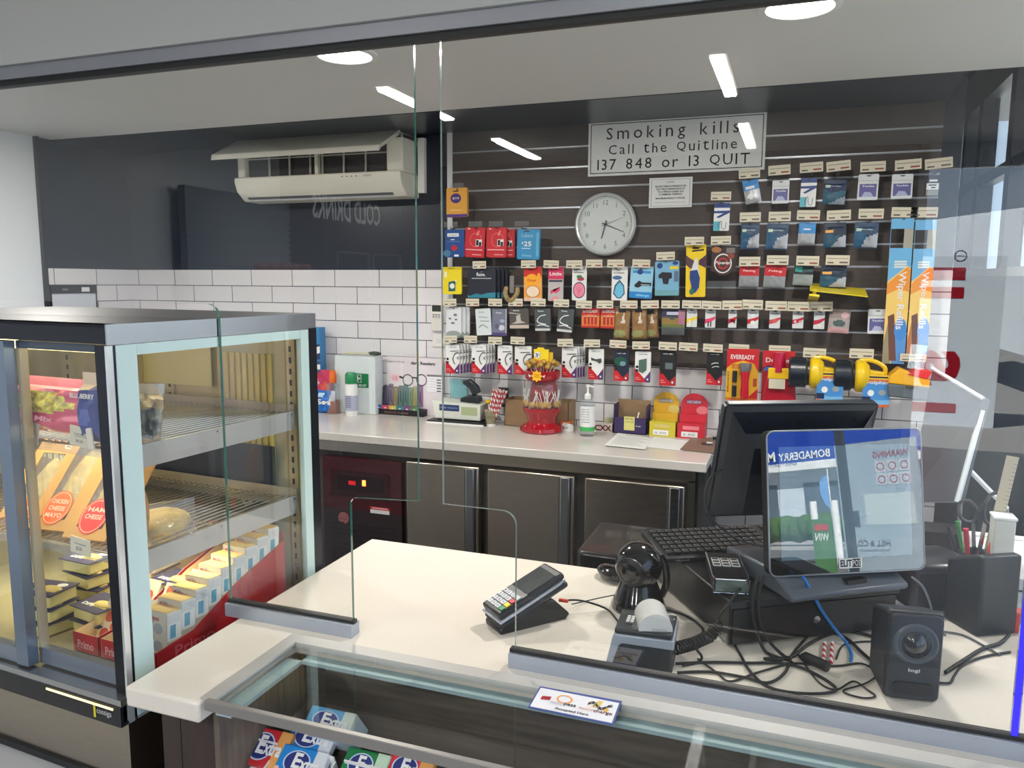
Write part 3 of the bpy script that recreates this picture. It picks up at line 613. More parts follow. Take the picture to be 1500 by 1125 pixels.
KN['cellyellow']=bc(YL,[rr(.22,.06,.36,.4,W0),rr(.46,.06,.6,.4,c_(225,215,150))])
KN['cellpink']=bc(PK,[rr(.25,.05,.37,.34,c_(60,60,66)),rr(.5,.05,.62,.34,c_(60,60,66))])
KN['cellred']=bc(RD,[('p',[(.1,.2),(.9,.45),(.8,.2),(.2,.42)],c_(150,24,50))])
KN['cellbig']=bc(RD,[('e',.5,.66,.2,.1,W0),('e',.5,.3,.22,.11,W0)])
KN['cellred2']=bc(c_(200,70,70),[('e',.5,.4,.25,.1,c_(210,90,80))])
KN['celltwo']=bc(c_(190,30,60),[('e',.25,.36,.13,.07,c_(225,200,190)),('e',.72,.37,.13,.07,c_(215,170,150))])
KN['cellone']=bc(c_(190,30,60),[('e',.55,.2,.17,.1,c_(235,225,210))])
KN['mixed']=('bag',[rr(0,.6,1,1,c_(150,135,130)),('e',.5,.4,.3,.15,c_(70,90,90)),rr(0,0,1,.2,c_(205,160,160)),('e',.75,.75,.2,.12,c_(210,170,175))],c_(170,160,155),.018)
def put(kind,x0,y0,x1,y1,label,cat,name,tilt=0,Y=YP,behind=0,dx=.006,blabel=None,bgroup=None,th=None):
    k,spec,body,t=KN[kind]; t=th or t
    x,z,w,h=hang(x0,y0,x1,y1,Y-t); 
    b=pack_mesh(w,h,t,k,spec,body)
    o=b.build(name,loc=(x,Y,z+h),rot=(0,R(tilt),0),smooth=(k=='bag')); tag(o,label,cat)
    for i in range(behind):
        c=o.copy(); COL.objects.link(c); c.location=(x+dx*(i+1),Y+(t+.006)*(i+1),z+h+.0005*(i+1)); c['label']=blabel; c['group']=bgroup
    return o
KN['cable']=('card',cable(),W0,.014); KN['charger']=('card',cable('charger'),W0,.014); KN['dgreen']=('card',cable('green',c_(28,34,58)),c_(28,34,58),.014)
KN['phone']=('card',cable('phone'),W0,.014); KN['dfilm']=('card',cable('film',K0),K0,.014); KN['buds']=('card',cable('buds',K0),K0,.014)
PKT='fishing tackle packet'
# top right fishing tackle
for a in [
 ('hooksilver',1086,263,1109,298,'silver hook packet with bright blue top, tilted, just right below the sign corner',PKT,'tackle_packet',-12),
 ('white',1131,264,1156,298,'white tackle packet with purple label, leftmost of the white ones in the top row',PKT,'tackle_packet',0),
 ('hookstrip',1173,261,1196,303,'white and blue fish hook card in the top tackle row',PKT,'hook_card',1),
 ('navybag',1207,263,1240,299,'navy tackle bag in the top row between hook card and white packet',PKT,'tackle_bag',3),
 ('white',1257,255,1287,293,'white tackle packet with purple label, middle of the three in the top row',PKT,'tackle_packet',1),
 ('white',1306,255,1337,291,'white tackle packet with purple label, rightmost of the three in the top row',PKT,'tackle_packet',0),
 ('blacklab',1355,257,1376,287,'small black packet with white label at the right end of the top row','packet','tackle_packet',1),
 ('hookstrip',1046,298,1069,338,'white and blue fish hook card hanging alone left of the second tackle row',PKT,'hook_card',1),
 ('silverbag',1085,327,1112,365,'navy and silver tackle bag, first bag of the second tackle row',PKT,'tackle_bag',0),
 ('silverbag',1123,327,1155,366,'navy and silver tackle bag, second bag of the second tackle row',PKT,'tackle_bag',2),
 ('bluehead',1170,326,1195,358,'foil tackle packet with bright blue header in the second tackle row',PKT,'tackle_packet',2),
 ('orangelabel',1206,326,1239,364,'navy tackle bag with orange label in the second tackle row',PKT,'tackle_bag',-1),
 ('silverbag',1252,326,1287,364,'navy and silver tackle bag next to the wiper refill packs',PKT,'tackle_bag',2),
 ('redhead',1083,388,1112,420,'clear sinker bag with red header, left one of the pair',PKT,'sinker_bag',1),
 ('redhead',1120,388,1152,421,'clear sinker bag with red header, right one of the pair',PKT,'sinker_bag',3),
 ('tealhead',1163,389,1192,418,'clear tackle bag with black and teal header',PKT,'sinker_bag',3),
 ('orangelabel',1202,389,1240,422,'navy tackle bag with orange label above the yellow plates',PKT,'tackle_bag',1),
 ('white',1271,453,1300,489,'white tackle packet with purple label hanging beside the wiper refills',PKT,'tackle_packet',-1),
 ]: put(*a)
put('knife',1004,358,1033,435,'tall yellow card holding a blue retractable utility knife','utility knife','utility_knife_pack',-1)
put('fresh',1042,360,1078,398,'dark brown pack with a round red and white can picture','air freshener','air_freshener_pack')
# SIM and gift cards
put('ten',654,275,684,318,'orange and purple $10 card pack at the top left of the slatwall','gift card','sim_card_pack')
put('bluesim',652,336,680,377,'dark blue SIM card pack below the orange $10 pack','SIM card','sim_card_pack')
put('redsim',682,333,711,377,'red SIM card pack with two phones, left one of the red pair','SIM card','sim_card_pack',3)
put('redsim',713,333,742,377,'red SIM card pack with two phones, right one of the red pair','SIM card','sim_card_pack',1)
o=put('redsim',728,336,754,377,'red SIM pack at the back showing its pale edge','SIM card','sim_card_pack',0,Y=YP+.03)
put('bluesim25',758,336,791,380,'light blue $25 SIM card pack','SIM card','sim_card_pack',1.5)
for px,py,l in ((669,272,'clear hook above the orange $10 pack'),(660,329,'clear hook above the dark blue SIM pack'),(696,328,'clear hook above the left red SIM pack'),(726,328,'clear hook above the right red SIM pack'),(764,328,'clear hook above the light blue $25 pack')): ticket(px,py,l,clear=True,wpx=22,hpx=9)
# row E
put('dongle',649,391,676,431,'bright yellow pack with a small teal device, left edge of the slatwall','electronics pack','adapter_pack')
put('fuse',685,393,726,437,'wide dark blue accessory box with a teal wave','electronics box','accessory_box',0,behind=3,dx=.013,blabel='dark blue accessory box queued behind the wide front one',bgroup='dark blue accessory boxes behind the first')
put('lolly',767,391,793,441,'red and yellow card pack with round lolly picture','air freshener','air_freshener_pack',-1)
put('pinkcard',803,391,825,441,'narrow card pack with pink top and pink ribbon shape','air freshener','air_freshener_pack')
put('pinkflower',838,390,859,440,'white card with a pink flower air freshener','air freshener','air_freshener_pack')
put('bluelantern',896,391,919,440,'white card with a light blue lantern air freshener','air freshener','air_freshener_pack')
put('bluebag',924,390,957,437,'light blue car charger pack, left one of two','phone charger','charger_pack',3)
put('bluebag2',959,382,994,433,'light blue phone holder pack with yellow flash, right one of two','phone holder','charger_pack',-1)
# gold bracelet like keyring
t=T('scrunchie_keyring','brown and gold knotted keyring on a grey strap','keyring',(at_y(751,404,YP).x,YP-.01,at_y(751,404,YP).z))
B().bb(-.012,-.003,-.09,.012,0,0,M((125,120,118),.6)).build('strap',t)
b=B()
b.tube([(-.03,0,-.06),(-.034,-.01,-.09),(-.015,-.02,-.125),(.012,-.02,-.125),(.034,-.01,-.09),(.03,0,-.065)],.013,M((150,128,84),.7,noise_=.4,nscale=60)); b.build('ring',t,smooth=True)
# row F
put('fusewhite',654,450,676,490,'white accessory box with grey dots, front one at the left edge','electronics box','accessory_box',1,behind=2,dx=.018,blabel='white accessory box behind the dotted front one',bgroup='white accessory boxes at the left edge')
put('fusewhite2',696,452,718,491,'white cable box hanging crookedly','electronics box','accessory_box',-4)
put('fusepurple',721,452,742,492,'grey and purple accessory box with a pale disc','electronics box','accessory_box')
put('fusecase',746,452,774,482,'dark accessory pack with a beige cable and base','electronics pack','accessory_box',-2)
put('fusecable',783,452,806,485,'dark pack with a looped white cable, left one of two','charging cable','cable_pack',-2)
put('fusecable',818,452,841,487,'dark pack with a looped white cable, right one of two','charging cable','cable_pack',4)
put('evbatt',852,451,878,480,'red and orange battery card, left one of two','batteries','battery_pack')
put('evbatt',880,451,907,481,'red and orange battery card, right one of two','batteries','battery_pack')
put('aircan',900,450,923,497,'amber air freshener can pack, left of three','air freshener','air_freshener_pack',2)
put('aircan',924,450,946,497,'amber air freshener can pack, middle of three','air freshener','air_freshener_pack',-2)
put('aircan',942,452,962,495,'amber air freshener can pack, right of three','air freshener','air_freshener_pack',-5,Y=YP+.03)
put('blister',969,450,1003,491,'black and gold blister pack with purple header','fuse pack','fuse_pack')
put('cellyellow',1006,453,1021,479,'small white battery card with yellow stripe','button battery','button_cell_card')
put('cellpink',1033,453,1048,480,'small white battery card with bright pink stripe','button battery','button_cell_card')
put('cellred',1067,453,1079,480,'narrow white battery card with crossed red ribbon','button battery','button_cell_card')
put('cellbig',1095,453,1111,481,'white battery card showing two white button cells','button battery','button_cell_card')
put('cellred2',1127,454,1143,481,'white battery card with a pale red disc','button battery','button_cell_card')
put('celltwo',1161,454,1177,481,'white battery card showing two small cells side by side','button battery','button_cell_card')
put('cellone',1192,455,1208,482,'white battery card showing one small cell low down','button battery','button_cell_card')
put('mixed',1215,453,1246,488,'crumpled pale pack with pink base under the yellow plates','packet','accessory_bag',3)
# row G
put('cable',653,505,673,547,'white cable pack, first in the bottom row','charging cable','cable_pack',0,behind=4,dx=.010,blabel='white cable pack queued behind the first pack of the bottom row',bgroup='cable packs behind the first bottom-row pack')
put('cable',691,505,712,547,'white cable pack, second in the bottom row','charging cable','cable_pack',0,behind=3,dx=.009,blabel='white cable pack queued behind the second pack of the bottom row',bgroup='cable packs behind the second bottom-row pack')
put('cable',729,506,750,548,'white cable pack, third in the bottom row','charging cable','cable_pack')
put('cable',754,507,778,549,'white cable pack beside the yellow price flag of the lollipop stand','charging cable','cable_pack')
put('cable',823,509,845,553,'white cable pack right of the lollipop stand','charging cable','cable_pack',0,behind=3,dx=.009,blabel='white cable pack queued behind the one right of the lollipop stand',bgroup='cable packs behind the one beside the lollipop stand')
put('charger',862,511,884,556,'white pack with a grey car charger picture','phone charger','charger_pack')
put('dgreen',899,514,921,558,'dark blue pack with a green picture','electronics pack','charger_pack')
put('phone',930,515,953,560,'white pack with a grey-green phone picture','electronics pack','charger_pack')
put('dfilm',966,514,990,565,'black pack with grey square picture and red corner','electronics pack','charger_pack')
put('buds',1035,515,1058,564,'black pack with two white adapters and red corner','electronics pack','charger_pack')
# hooks with tickets
tk=[(1098,254,'over the silver hook packet'),(1142,249,'over the leftmost white tackle packet'),(1189,245,'over the top row hook card'),(1229,243,'over the top row navy bag'),(1279,244,'over the middle white tackle packet'),(1331,241,'over the rightmost white tackle packet of the top row'),(1376,239,'over the small black packet'),
(1056,287,'over the lone hook card'),(1099,318,'over the first second-row bag'),(1142,317,'over the second second-row bag'),(1184,315,'over the blue-headed foil packet'),(1229,315,'over the orange-labelled navy bag of the second row'),(1276,313,'over the bag next to the wiper refills'),(1325,311,'over the left wiper refill pack'),(1354,311,'over the right wiper refill pack'),
(1017,353,'over the utility knife card'),(1056,352,'over the dark brown round-can pack'),(1098,383,'over the left red-headed sinker bag'),(1139,381,'over the right red-headed sinker bag'),(1183,382,'over the teal-headed bag'),(1227,381,'over the navy bag above the yellow plates'),
(702,388,'over the wide dark blue box'),(774,387,'over the lolly picture card'),(807,387,'over the pink-topped card'),(841,387,'over the pink flower card'),(870,386,'on the empty peg left of the blue lantern card'),(902,386,'over the blue lantern card'),(939,386,'over the left light blue charger pack'),(975,375,'over the phone holder pack'),
(659,443,'over the dotted white box'),(692,443,'over the crooked white box'),(725,443,'over the grey and purple box'),(755,443,'over the beige cable pack'),(788,443,'over the left looped cable pack'),(822,444,'over the right looped cable pack'),(855,446,'over the left battery card'),(886,446,'over the right battery card'),(921,446,'over the amber can packs'),(952,446,'right of the amber can packs'),(982,446,'over the black and gold pack'),(1013,446,'over the yellow striped battery card'),(1042,447,'over the pink striped battery card'),
(1073,447,'over the crossed ribbon battery card'),(1102,446,'over the two white cells card'),(1137,448,'over the pale red disc card'),(1170,449,'over the side by side cells card'),(1203,449,'over the single low cell card'),
(660,497,'over the first bottom-row cable pack'),(689,497,'over the second bottom-row cable pack'),(725,499,'over the third bottom-row cable pack'),(758,499,'over the cable pack by the lollipop flag'),(828,502,'over the cable pack right of the lollipop stand'),(867,503,'over the car charger pack'),(905,504,'over the green picture pack'),(939,506,'over the phone picture pack'),(978,507,'over the grey square picture pack'),(1008,508,'on the empty peg of the bottom row'),(1044,510,'over the two adapters pack'),(1082,511,'over the torch card'),(1142,513,'over the red torch pack'),(1193,517,'over the left yellow lantern torch'),(1262,518,'over the right yellow lantern torch')]
for px,py,l in tk: ticket(px,py,'price ticket hook '+l,tilt=random.uniform(-2,2)-(3 if py<260 else 0))
# wiper refills
for (x0,y0,x1,y1,l,st) in ((1299,320,1332,533,'left one of two tall wiper refill packs',1),(1334,322,1365,531,'right one of two tall wiper refill packs',0)):
    Y=3.93; x,z,w,h=hang(x0,y0,x1,y1,Y); t=T('wiper_refill_pack','tall blue and orange card, '+l,'wiper refill',(x,Y,z))
    b=B(); LBW=c_(110,180,225); YO=c_(245,205,110)
    b.bb(-w/2,0,0,w/2,.006,h*.80,YO); b.bb(-w/2,0,h*.93,w/2,.006,h,LBW); b.bb(-w/2,0,h*.8,-w/2+.02*w,.006,h*.93,LBW)
    b.bb(-w/2+.6*w,.001,h*.8,w/2,.005,h*.93,c_(170,165,150))
    F=FR((-w/2,0,0),(w,0,0),(0,0,h),(0,-1,0))
    b.dp(F,[(0,.80),(1,.80),(1,.66),(.85,.68),(0,.57)],LBW,.0004); b.dp(F,[(0,.8),(1,.8),(1,.9),(0,.9)],LBW,.0003) if 0 else None
    b.dp(F,[(.1,.57),(.85,.67),(1,.65),(1,.5),(.5,.52),(0,.48),(0,.55)],c_(240,150,50),.0006)
    b.dp(F,[(0,.0),(.35,.0),(.45,.2),(.2,.34),(0,.15)],c_(150,140,110) if st else c_(190,120,70),.0006)
    b.dp(F,[(.4,0),(1,0),(1,.25),(.6,.3),(.45,.15)],c_(90,150,215),.0007); b.de(F,.72,.24,.28,.08,c_(70,140,215),.0009)
    b.dp(F,[(.12,.33),(.4,.35),(.62,.02),(.3,.02)],c_(110,70,60),.0008)
    for i in range(3): b.dq(F,.25,.665+i*.018,.8,.677+i*.018,c_(225,225,215),.0009)
    b.dt(F,.40,.24,.42,.40,'Wiper Refills',W0,1,.0014,rot=-90); b.build('card',t)
# yellow plates
for (p0,p1,p2,p3,th,l) in (((1187,418),(1273,432),(1273,437),(1187,421),.004,'thin yellow plastic plate, upper of the pair'),((1184,442),(1200,434),(1262,446),(1270,452),.01,'yellow plastic plate with raised rim, lower of the pair')):
    a=[at_y(*p,Y) for p,Y in ((p0,3.80),(p1,3.80))]
    z=(a[0].z+a[1].z)/2; x=(a[0].x+a[1].x)/2; w=a[1].x-a[0].x
    t=T('yellow_plate',l+' below the tackle bags','plate',(x,3.93,z),(R(8 if th<.005 else -8),R(6),0))
    b=B(); YE=M((240,215,30),.35)
    b.prism([(-w/2,-.12),(w/2,-.12),(w/2,.12),(-w/2,.12)],'z',-th/2,th/2,YE)
    if th>.005:
        b.prism([(-w/2+.03,-.10),(w/2-.03,-.10),(w/2-.03,.10),(-w/2+.03,.10)],'z',th/2,th/2+.025,YE)
    b.build('sheet',t,bevel=.002)
b=B(); 
for x in (1048,1068):
    p=at_y(x,417,3.97); b.bb(p.x-.035,3.92,p.z-.018,p.x+.035,3.99,p.z-.015,BLIS); b.bb(p.x-.035,3.92,p.z-.018,p.x+.035,3.923,p.z+.018,BLIS); b.bb(p.x-.035,3.92,p.z-.018,p.x-.033,3.99,p.z+.012,BLIS); b.bb(p.x+.033,3.92,p.z-.018,p.x+.035,3.99,p.z+.012,BLIS)
tag(b.build('acrylic_tray'),'empty clear acrylic double tray hooked below the brown round-can pack','tray')
# Eveready torch card
Y=3.92
def tcard(name,label,x0,y0,x1,y1,body,Y=Y):
    x,z,w,h=hang(x0,y0,x1,y1,Y); t=T(name,label,'torch',(x,Y,z)); b=B(); b.bb(-w/2,0,0,w/2,.004,h,body)
    return t,b,FR((-w/2,0,0),(w,0,0),(0,0,h),(0,-1,0)),w,h
t,b,F,w,h=tcard('torch_pack','red and yellow card holding a small red torch and batteries',1064,511,1111,587,c_(232,176,40))
b.dp(F,[(0,.62),(0,1),(1,1),(1,.55),(.85,.72),(.5,.78),(.2,.72)],c_(200,30,36)); b.dq(F,.0,.0,1,.05,c_(210,110,40)); b.dt(F,.12,.80,.74,.085,'EVEREADY',W0,1,.001)
b.dp(F,[(.6,.05),(1,.05),(1,.25),(.75,.1)],c_(200,30,36)); b.dq(F,.16,.62,.4,.70,c_(190,60,40),.0008); b.dt(F,.18,.635,.2,.05,'LED',YL,1,.0012); b.dt(F,.03,.16,.06,.42,'BRIGHT',c_(120,60,20),1,.001,rot=90); b.dq(F,.84,.28,.96,.44,c_(190,80,40)); b.build('card',t)
b=B(); b.X=Matrix.Translation(((.60-.5)*w,-.022,0)); b.lathe([(.001,.06*h),(.016,.06*h),(.020,.15*h),(.017,.4*h),(.022,.58*h)],M((200,24,50),.3),n=20); b.build('torch_body',t,smooth=True)
b=B(); b.X=Matrix.Translation(((.60-.5)*w,-.022,0)); b.lathe([(.022,.58*h),(.028,.64*h),(.028,.73*h),(.001,.74*h)],M((130,130,134),.3,.3),n=20); b.build('torch_head',t,smooth=True)
for k,z in enumerate((.08,.36)):
    b=B(); b.X=Matrix.Translation(((.27-.5)*w,-.012,z*h)); b.lathe([(.001,0),(.011,0),(.011,.055),(.004,.056),(.004,.06),(.001,.06)],K0,n=14,mats=[SIL,K0,c_(190,150,60),SIL,SIL]); b.build('battery',t,smooth=True)
b=B(); b.bb(-.43*w,-.03,.04*h,.32*w,-.0295,.76*h,BLIS) if 0 else None
# red dolphin torch pack
t,b,F,w,h=tcard('torch_pack','dark red torch pack with yellow band and its own price ticket',1116,514,1163,592,c_(160,20,34))
b.dp(F,[(0,.7),(0,1),(1,1),(1,.7)],c_(200,30,40)); b.dp(F,[(.02,.62),(.15,.72),(.4,.7),(.4,.62)],c_(50,110,190)); b.dt(F,.1,.78,.3,.09,'Do',W0,1,.001); b.dq(F,.72,.7,.98,.95,c_(44,30,34)); b.dt(F,.74,.78,.12,.06,'m',W0,1,.001)
b.dp(F,[(.25,.0),(.4,.22),(.62,.28),(.85,.12),(.9,0)],c_(110,16,30)); b.dp(F,[(.55,.22),(.75,.24),(.85,.16),(.65,.17)],YL,.0009); b.dp(F,[(.5,.08),(.7,.2),(.85,.02),(.6,.0)],c_(190,150,140),.0009); b.build('card',t)
b=B(); b.lathe([(.001,.62*h),(.030,.62*h),(.026,.98*h),(.001,.99*h)],M((190,20,60),.3),c=(.02*w,-.03,0),n=20); b.build('torch_handle',t,smooth=True)
b=B(); b.prism([(-.47*w,.0),(.62*w,.0),(.5*w,.62*h),(-.33*w,.62*h)],'y',-.04,0,M((176,20,42),.3,coat=.5)); b.build('torch_body',t,bevel=.008)
b=B(); b.bb(-.30*w,-.055,.50*h,.50*w,-.04,.70*h,M((240,190,20),.35)); b.build('band',t,bevel=.003)
b=B(); b.bb(-.26*w,-.062,.32*h,.24*w,-.0555,.50*h,TICK); b.build('ticket',t)
# yellow lantern torches
def lantern(x0,y0,label):
    global _l
    k=1.0; p=at_y(x0,y0,3.88); t=T('lantern_torch',label,'torch',(p.x,3.86,p.z-.02))
    Yl=M((236,196,24),.3); Dk=M((26,34,44),.3)
    # axis along x; head at left
    b=B(); O=Matrix.Rotation(R(90),4,'Y'); b.X=Matrix.Translation((0,0,-.085))@O
    b.lathe([(.001,-.115),(.072,-.115),(.082,-.105),(.082,-.03),(.070,-.02),(.070,.0)],Dk,n=28); b.build('head',t,smooth=True)
    b=B(); b.X=Matrix.Translation((0,0,-.085))@O; b.lathe([(.070,-.01),(.086,.0),(.086,.03),(.06,.06),(.001,.07)],Yl,n=28)
    b.X=Matrix(); b.prism([(.0,-.16),(.12,-.13),(.135,-.06),(.06,-.05),(.04,-.01),(.0,-.0)],'y',-.035,.035,Yl); b.build('body',t,smooth=False,bevel=.006)
    b=B(); b.tube([(.01,0,-.005),(.05,0,.0),(.10,0,-.012),(.135,0,-.04),(.135,0,-.085)],.011,Yl,n=8); b.build('handle',t,smooth=True)
    b=B(); F=FR((.03,-.06,-.235),(.13,0,0),(0,0,.165),(0,-1,0)); O3=b.X
    b.bb(.03,-.06,-.235,.16,-.057,-.07,c_(210,110,60)); b.dp(F,[(0,.12),(1,.2),(1,.72),(.7,.80),(.2,.76),(0,.55)],c_(70,140,205),.0004); b.dp(F,[(0,.1),(.5,.02),(1,.08),(1,.22),(.5,.2),(0,.28)],c_(120,180,225),.0006)
    b.dq(F,0,.86,1,1.0,c_(235,195,60),.0005); b.dq(F,.05,.9,.9,.95,INK,.0007); b.dt(F,.05,.68,.85,.13,'Dolphin',W0,1,.001); b.de(F,.3,.42,.12,.1,W0,.001); b.de(F,.72,.45,.14,.09,c_(150,160,160),.001); b.dq(F,.0,.12,.3,.3,NV,.0009); b.dp(F,[(0,.0),(.5,-.03),(.95,.0),(.95,.08),(.5,.06),(0,.12)],c_(215,100,50),.001)
    b.build('card',t); t.scale=(.86,.86,.86); return t
lantern(1190,516,'yellow lantern torch with black head and blue tag, left of two')
lantern(1256,520,'yellow lantern torch with black head and blue tag, right of two')
# yellow/grey caddy
x,z,w,h=hang(1300,537,1358,582,3.84); t=T('sponge_caddy','yellow and grey plastic tub pack with red wrapping hanging below the wiper refills','tub',(x,3.84,z),(0,R(4),0))
b=B(); b.prism([(-w/2,0),(w/2,0),(w*.55,h*.42),(-w*.55,h*.42)],'y',-.05,.06,M((92,100,106),.5)); b.build('tub',t,bevel=.006)
b=B(); b.prism([(-w*.55,h*.42),(w*.55,h*.42),(w*.45,h*.75),(w*.1,h*.8),(-w*.3,h*.95),(-w*.5,h*.7)],'y',-.05,.06,M((240,176,20),.35)); b.build('lid',t,bevel=.006)
b=B(); b.prism([(-w*.1,h*.78),(w*.42,h*.7),(w*.5,h*.95),(w*.15,h*.98)],'y',-.056,.05,M((215,40,30),.35)); b.bb(-.1*w,-.058,h*.36,.2*w,-.054,h*.44,M((80,70,40),.5)); b.build('wrapping',t,bevel=.004)
b=B(); b.bb(-.12*w,-.05,h*.98,.3*w,-.045,h*1.75,BLIS); p=B(); b.build('hang_tab',t); 
ticket(1338,524,'pink-tinted price ticket hook over the yellow and grey tub',wpx=30,hpx=10)
# remote & switch on the tiles
x,z,w,h=hang(632,445,648,485,YW-.03); t=T('air_conditioner_remote','white remote control with dark display in a wall holder','remote control',(x,YW-.012,z))
b=B(); b.bb(-w/2,-.022,0,w/2,0,h,M((225,222,214),.4)); b.build('body',t,bevel=.004); b=B(); b.bb(-w*.4,-.0235,h*.72,w*.4,-.0222,h*.95,M((50,55,50),.2)); b.build('display',t)
b=B()
for i in range(3):
    for j in range(2): b.bb(-w*.35+i*w*.26,-.0245,h*(.58-.08*j),-w*.35+i*w*.26+w*.15,-.022,h*(.62-.08*j),GREY)
b.build('buttons',t)
x,z,w,h=hang(634,490,652,508,YW-.015); t=T('light_switch','square white wall switch plate under the remote control','switch',(x,YW-.012,z))
b=B(); b.bb(-w/2,-.009,0,w/2,0,h,M((228,226,222),.4)); b.build('plate',t,bevel=.002); b=B(); b.bb(-.012,-.013,h*.35,.012,-.009,h*.65,M((215,213,210),.4)); b.build('rocker',t)
# white board hanging on the left tiled wall
p=at_x(74,419,XL+.02); q=at_x(139,419,XL+.02); zt=p.z; t=T('whiteboard','small whiteboard with black top strip and red pen on the left tiled wall','board',(XL+.014,(p.y+q.y)/2,zt-.32))
wl=q.y-p.y; B().bb(0,-wl/2,0,.008,wl/2,.32,M((205,212,220),.3)).build('board',t)
b=B(); b.bb(.0,-wl/2-.006,.275,.014,wl/2+.006,.328,K0); b.bb(0,-wl/2-.006,.0,.012,-wl/2,.28,K0); b.bb(0,wl/2,.0,.012,wl/2+.006,.28,K0); b.bb(.014,.05,.285,.0155,wl/2-.05,.312,W0); b.bb(.014,-wl*.28,.293,.0155,-wl*.15,.305,GREY); b.build('frame',t)
B().cyl((.02,-wl/2+.02,.17),(.02,-wl/2+.12,.175),.008,c_(215,90,70)).build('pen',t)
# ================= REAR BENCH =================
STONE=M((208,202,196),.16,noise_=.05,nscale=220,name='pale_stone'); ZT=.92
RX0,RX1,RY0=-3.4,-.336,3.405
b=B().bb(RX0,RY0,.878,RX1,YW-.014,ZT,STONE); tag(b.build('rear_worktop',bevel=.004),'long pale stone worktop along the tiled back wall','worktop')
t=T('bench_fridge','stainless steel under-bench fridge with three doors below the rear worktop','fridge',(-1.35,3.43,0))
FX=lambda x:x+1.35
b=B(); b.bb(FX(-2.34),.03,.08,FX(-.385),.62,.872,M((70,66,62),.4)); b.bb(FX(-2.34),.0,.822,FX(-.385),.03,.872,STEELD); b.bb(FX(-.415),.0,.08,FX(-.385),.03,.83,STEELD); b.build('cabinet',t)
for (x0,x1) in ((-1.79,-1.40),(-1.355,-.925),(-.875,-.425)):
    b=B(); b.bb(FX(x0),-.035,.10,FX(x1),.028,.810,STEELD); d=b.build('door',t,bevel=.006)
    b=B(); b.prism([(FX(x1)-.075,-.036),(FX(x1)-.06,-.052),(FX(x1)-.02,-.052),(FX(x1)-.012,-.036)],'z',.10,.805,STEEL); b.build('handle',d,bevel=.003)
b=B(); RDK=M((64,18,26),.3); b.bb(FX(-2.29),-.01,.52,FX(-1.83),.03,.79,RDK); b.bb(FX(-2.29),-.01,.08,FX(-1.83),.03,.52,M((42,32,36),.35))
for j in range(11):
    for i in range(8): b.bb(FX(-2.25)+i*.05,-.014,.16+j*.028,FX(-2.25)+i*.05+.035,-.0095,.168+j*.028,K0)
d=b.build('compressor_panel',t)
b=B(); b.bb(FX(-2.24),-.016,.60,FX(-1.90),-.01,.725,M((44,8,16),.25)); b.bb(FX(-2.20),-.018,.625,FX(-1.93),-.016,.70,M((30,6,12),.1)); b.build('control_panel',d)
b=B(); b.bb(FX(-2.05),-.020,.655,FX(-2.03),-.018,.685,M((255,120,50),.5,em=5)); b.bb(FX(-2.13),-.020,.655,FX(-2.09),-.018,.675,M((190,20,30),.5,em=.8)); b.build('indicator_light',d)
b=B(); F=FR((FX(-2.17),-.0105,.44),(1,0,0),(0,0,1),(0,-1,0)); b.de(F,.0,.03,.032,.032,c_(150,90,95)); b.dt(F,-.02,.02,.04,.012,'Skope',RDK,0,.001); b.dq(F,.16,.075,.27,.11,W1); b.dq(F,.16,.095,.27,.11,RD,.0008); b.dt(F,.17,.099,.09,.008,'WARNING',W0,1,.0012); b.build('badge',d)
b=B(); b.bb(-3.4,3.5,0,-2.36,4.0,.87,M((30,32,36),.5)); tag(b.build('dark_cabinet'),'dark cupboard below the left end of the rear worktop','cabinet')
b=B(); b.bb(-.372,3.44,0,-.345,4.05,.872,M((34,34,36),.5)); tag(b.build('end_panel'),'dark end panel supporting the right end of the rear worktop','panel')
# ---- things on the rear worktop
def base(px,py): return at_z(px,py,ZT)
# tall blue carton / poster
p=base(468,601)
t=T('snack_carton','tall blue and red printed carton standing behind the snack bags','carton',(at_y(462,560,3.98).x,4.0,ZT))
b=B(); b.bb(-.07,-.03,0,.045,.03,.50,c_(60,130,185)); F=FR((-.07,-.031,0),(.115,0,0),(0,0,.50),(0,-1,0)); b.dq(F,0,.62,1,.8,c_(40,60,100)); b.dp(F,[(.4,.66),(1,.7),(1,.78),(.4,.74)],W0,.0007); b.dq(F,.0,.3,1,.6,c_(60,80,120)); b.dp(F,[(.2,.2),(1,.28),(1,.48),(.5,.42)],c_(190,50,60),.0008); b.dq(F,.5,.5,1,.56,W0,.0008); b.build('box',t)
def bag(name,label,cat,px,pyb,w,h,t_,body,spec,Y,rot=0,X=None):
    x=at_y(px,pyb,Y).x
    b=pack_mesh(w,h,t_,'bag',spec,body,.4); o=b.build(name,loc=(x,Y,ZT+h),rot=(0,0,R(rot)),smooth=True); return tag(o,label,cat)
bag('snack_bag','crinkled magenta snack bag beside the display fridge, upper one','snack bag',476,600,.16,.25,.05,c_(190,50,90),[rr(0,.45,1,1,c_(200,60,100)),('e',.3,.7,.2,.08,c_(240,190,210)),('e',.7,.6,.2,.1,c_(225,90,80)),rr(0,0,1,.4,c_(30,90,170)),('t',.1,.15,.8,.12,'SALT',W0,2)],4.00)
bag('snack_bag','blue snack bag with white lettering in front of the magenta one','snack bag',482,600,.12,.135,.05,c_(24,110,195),[('t',.1,.4,.8,.25,'Sea',W0,2),rr(.1,.75,.4,.9,c_(190,220,235)),rr(.8,0,1,1,c_(215,215,225))],3.94)
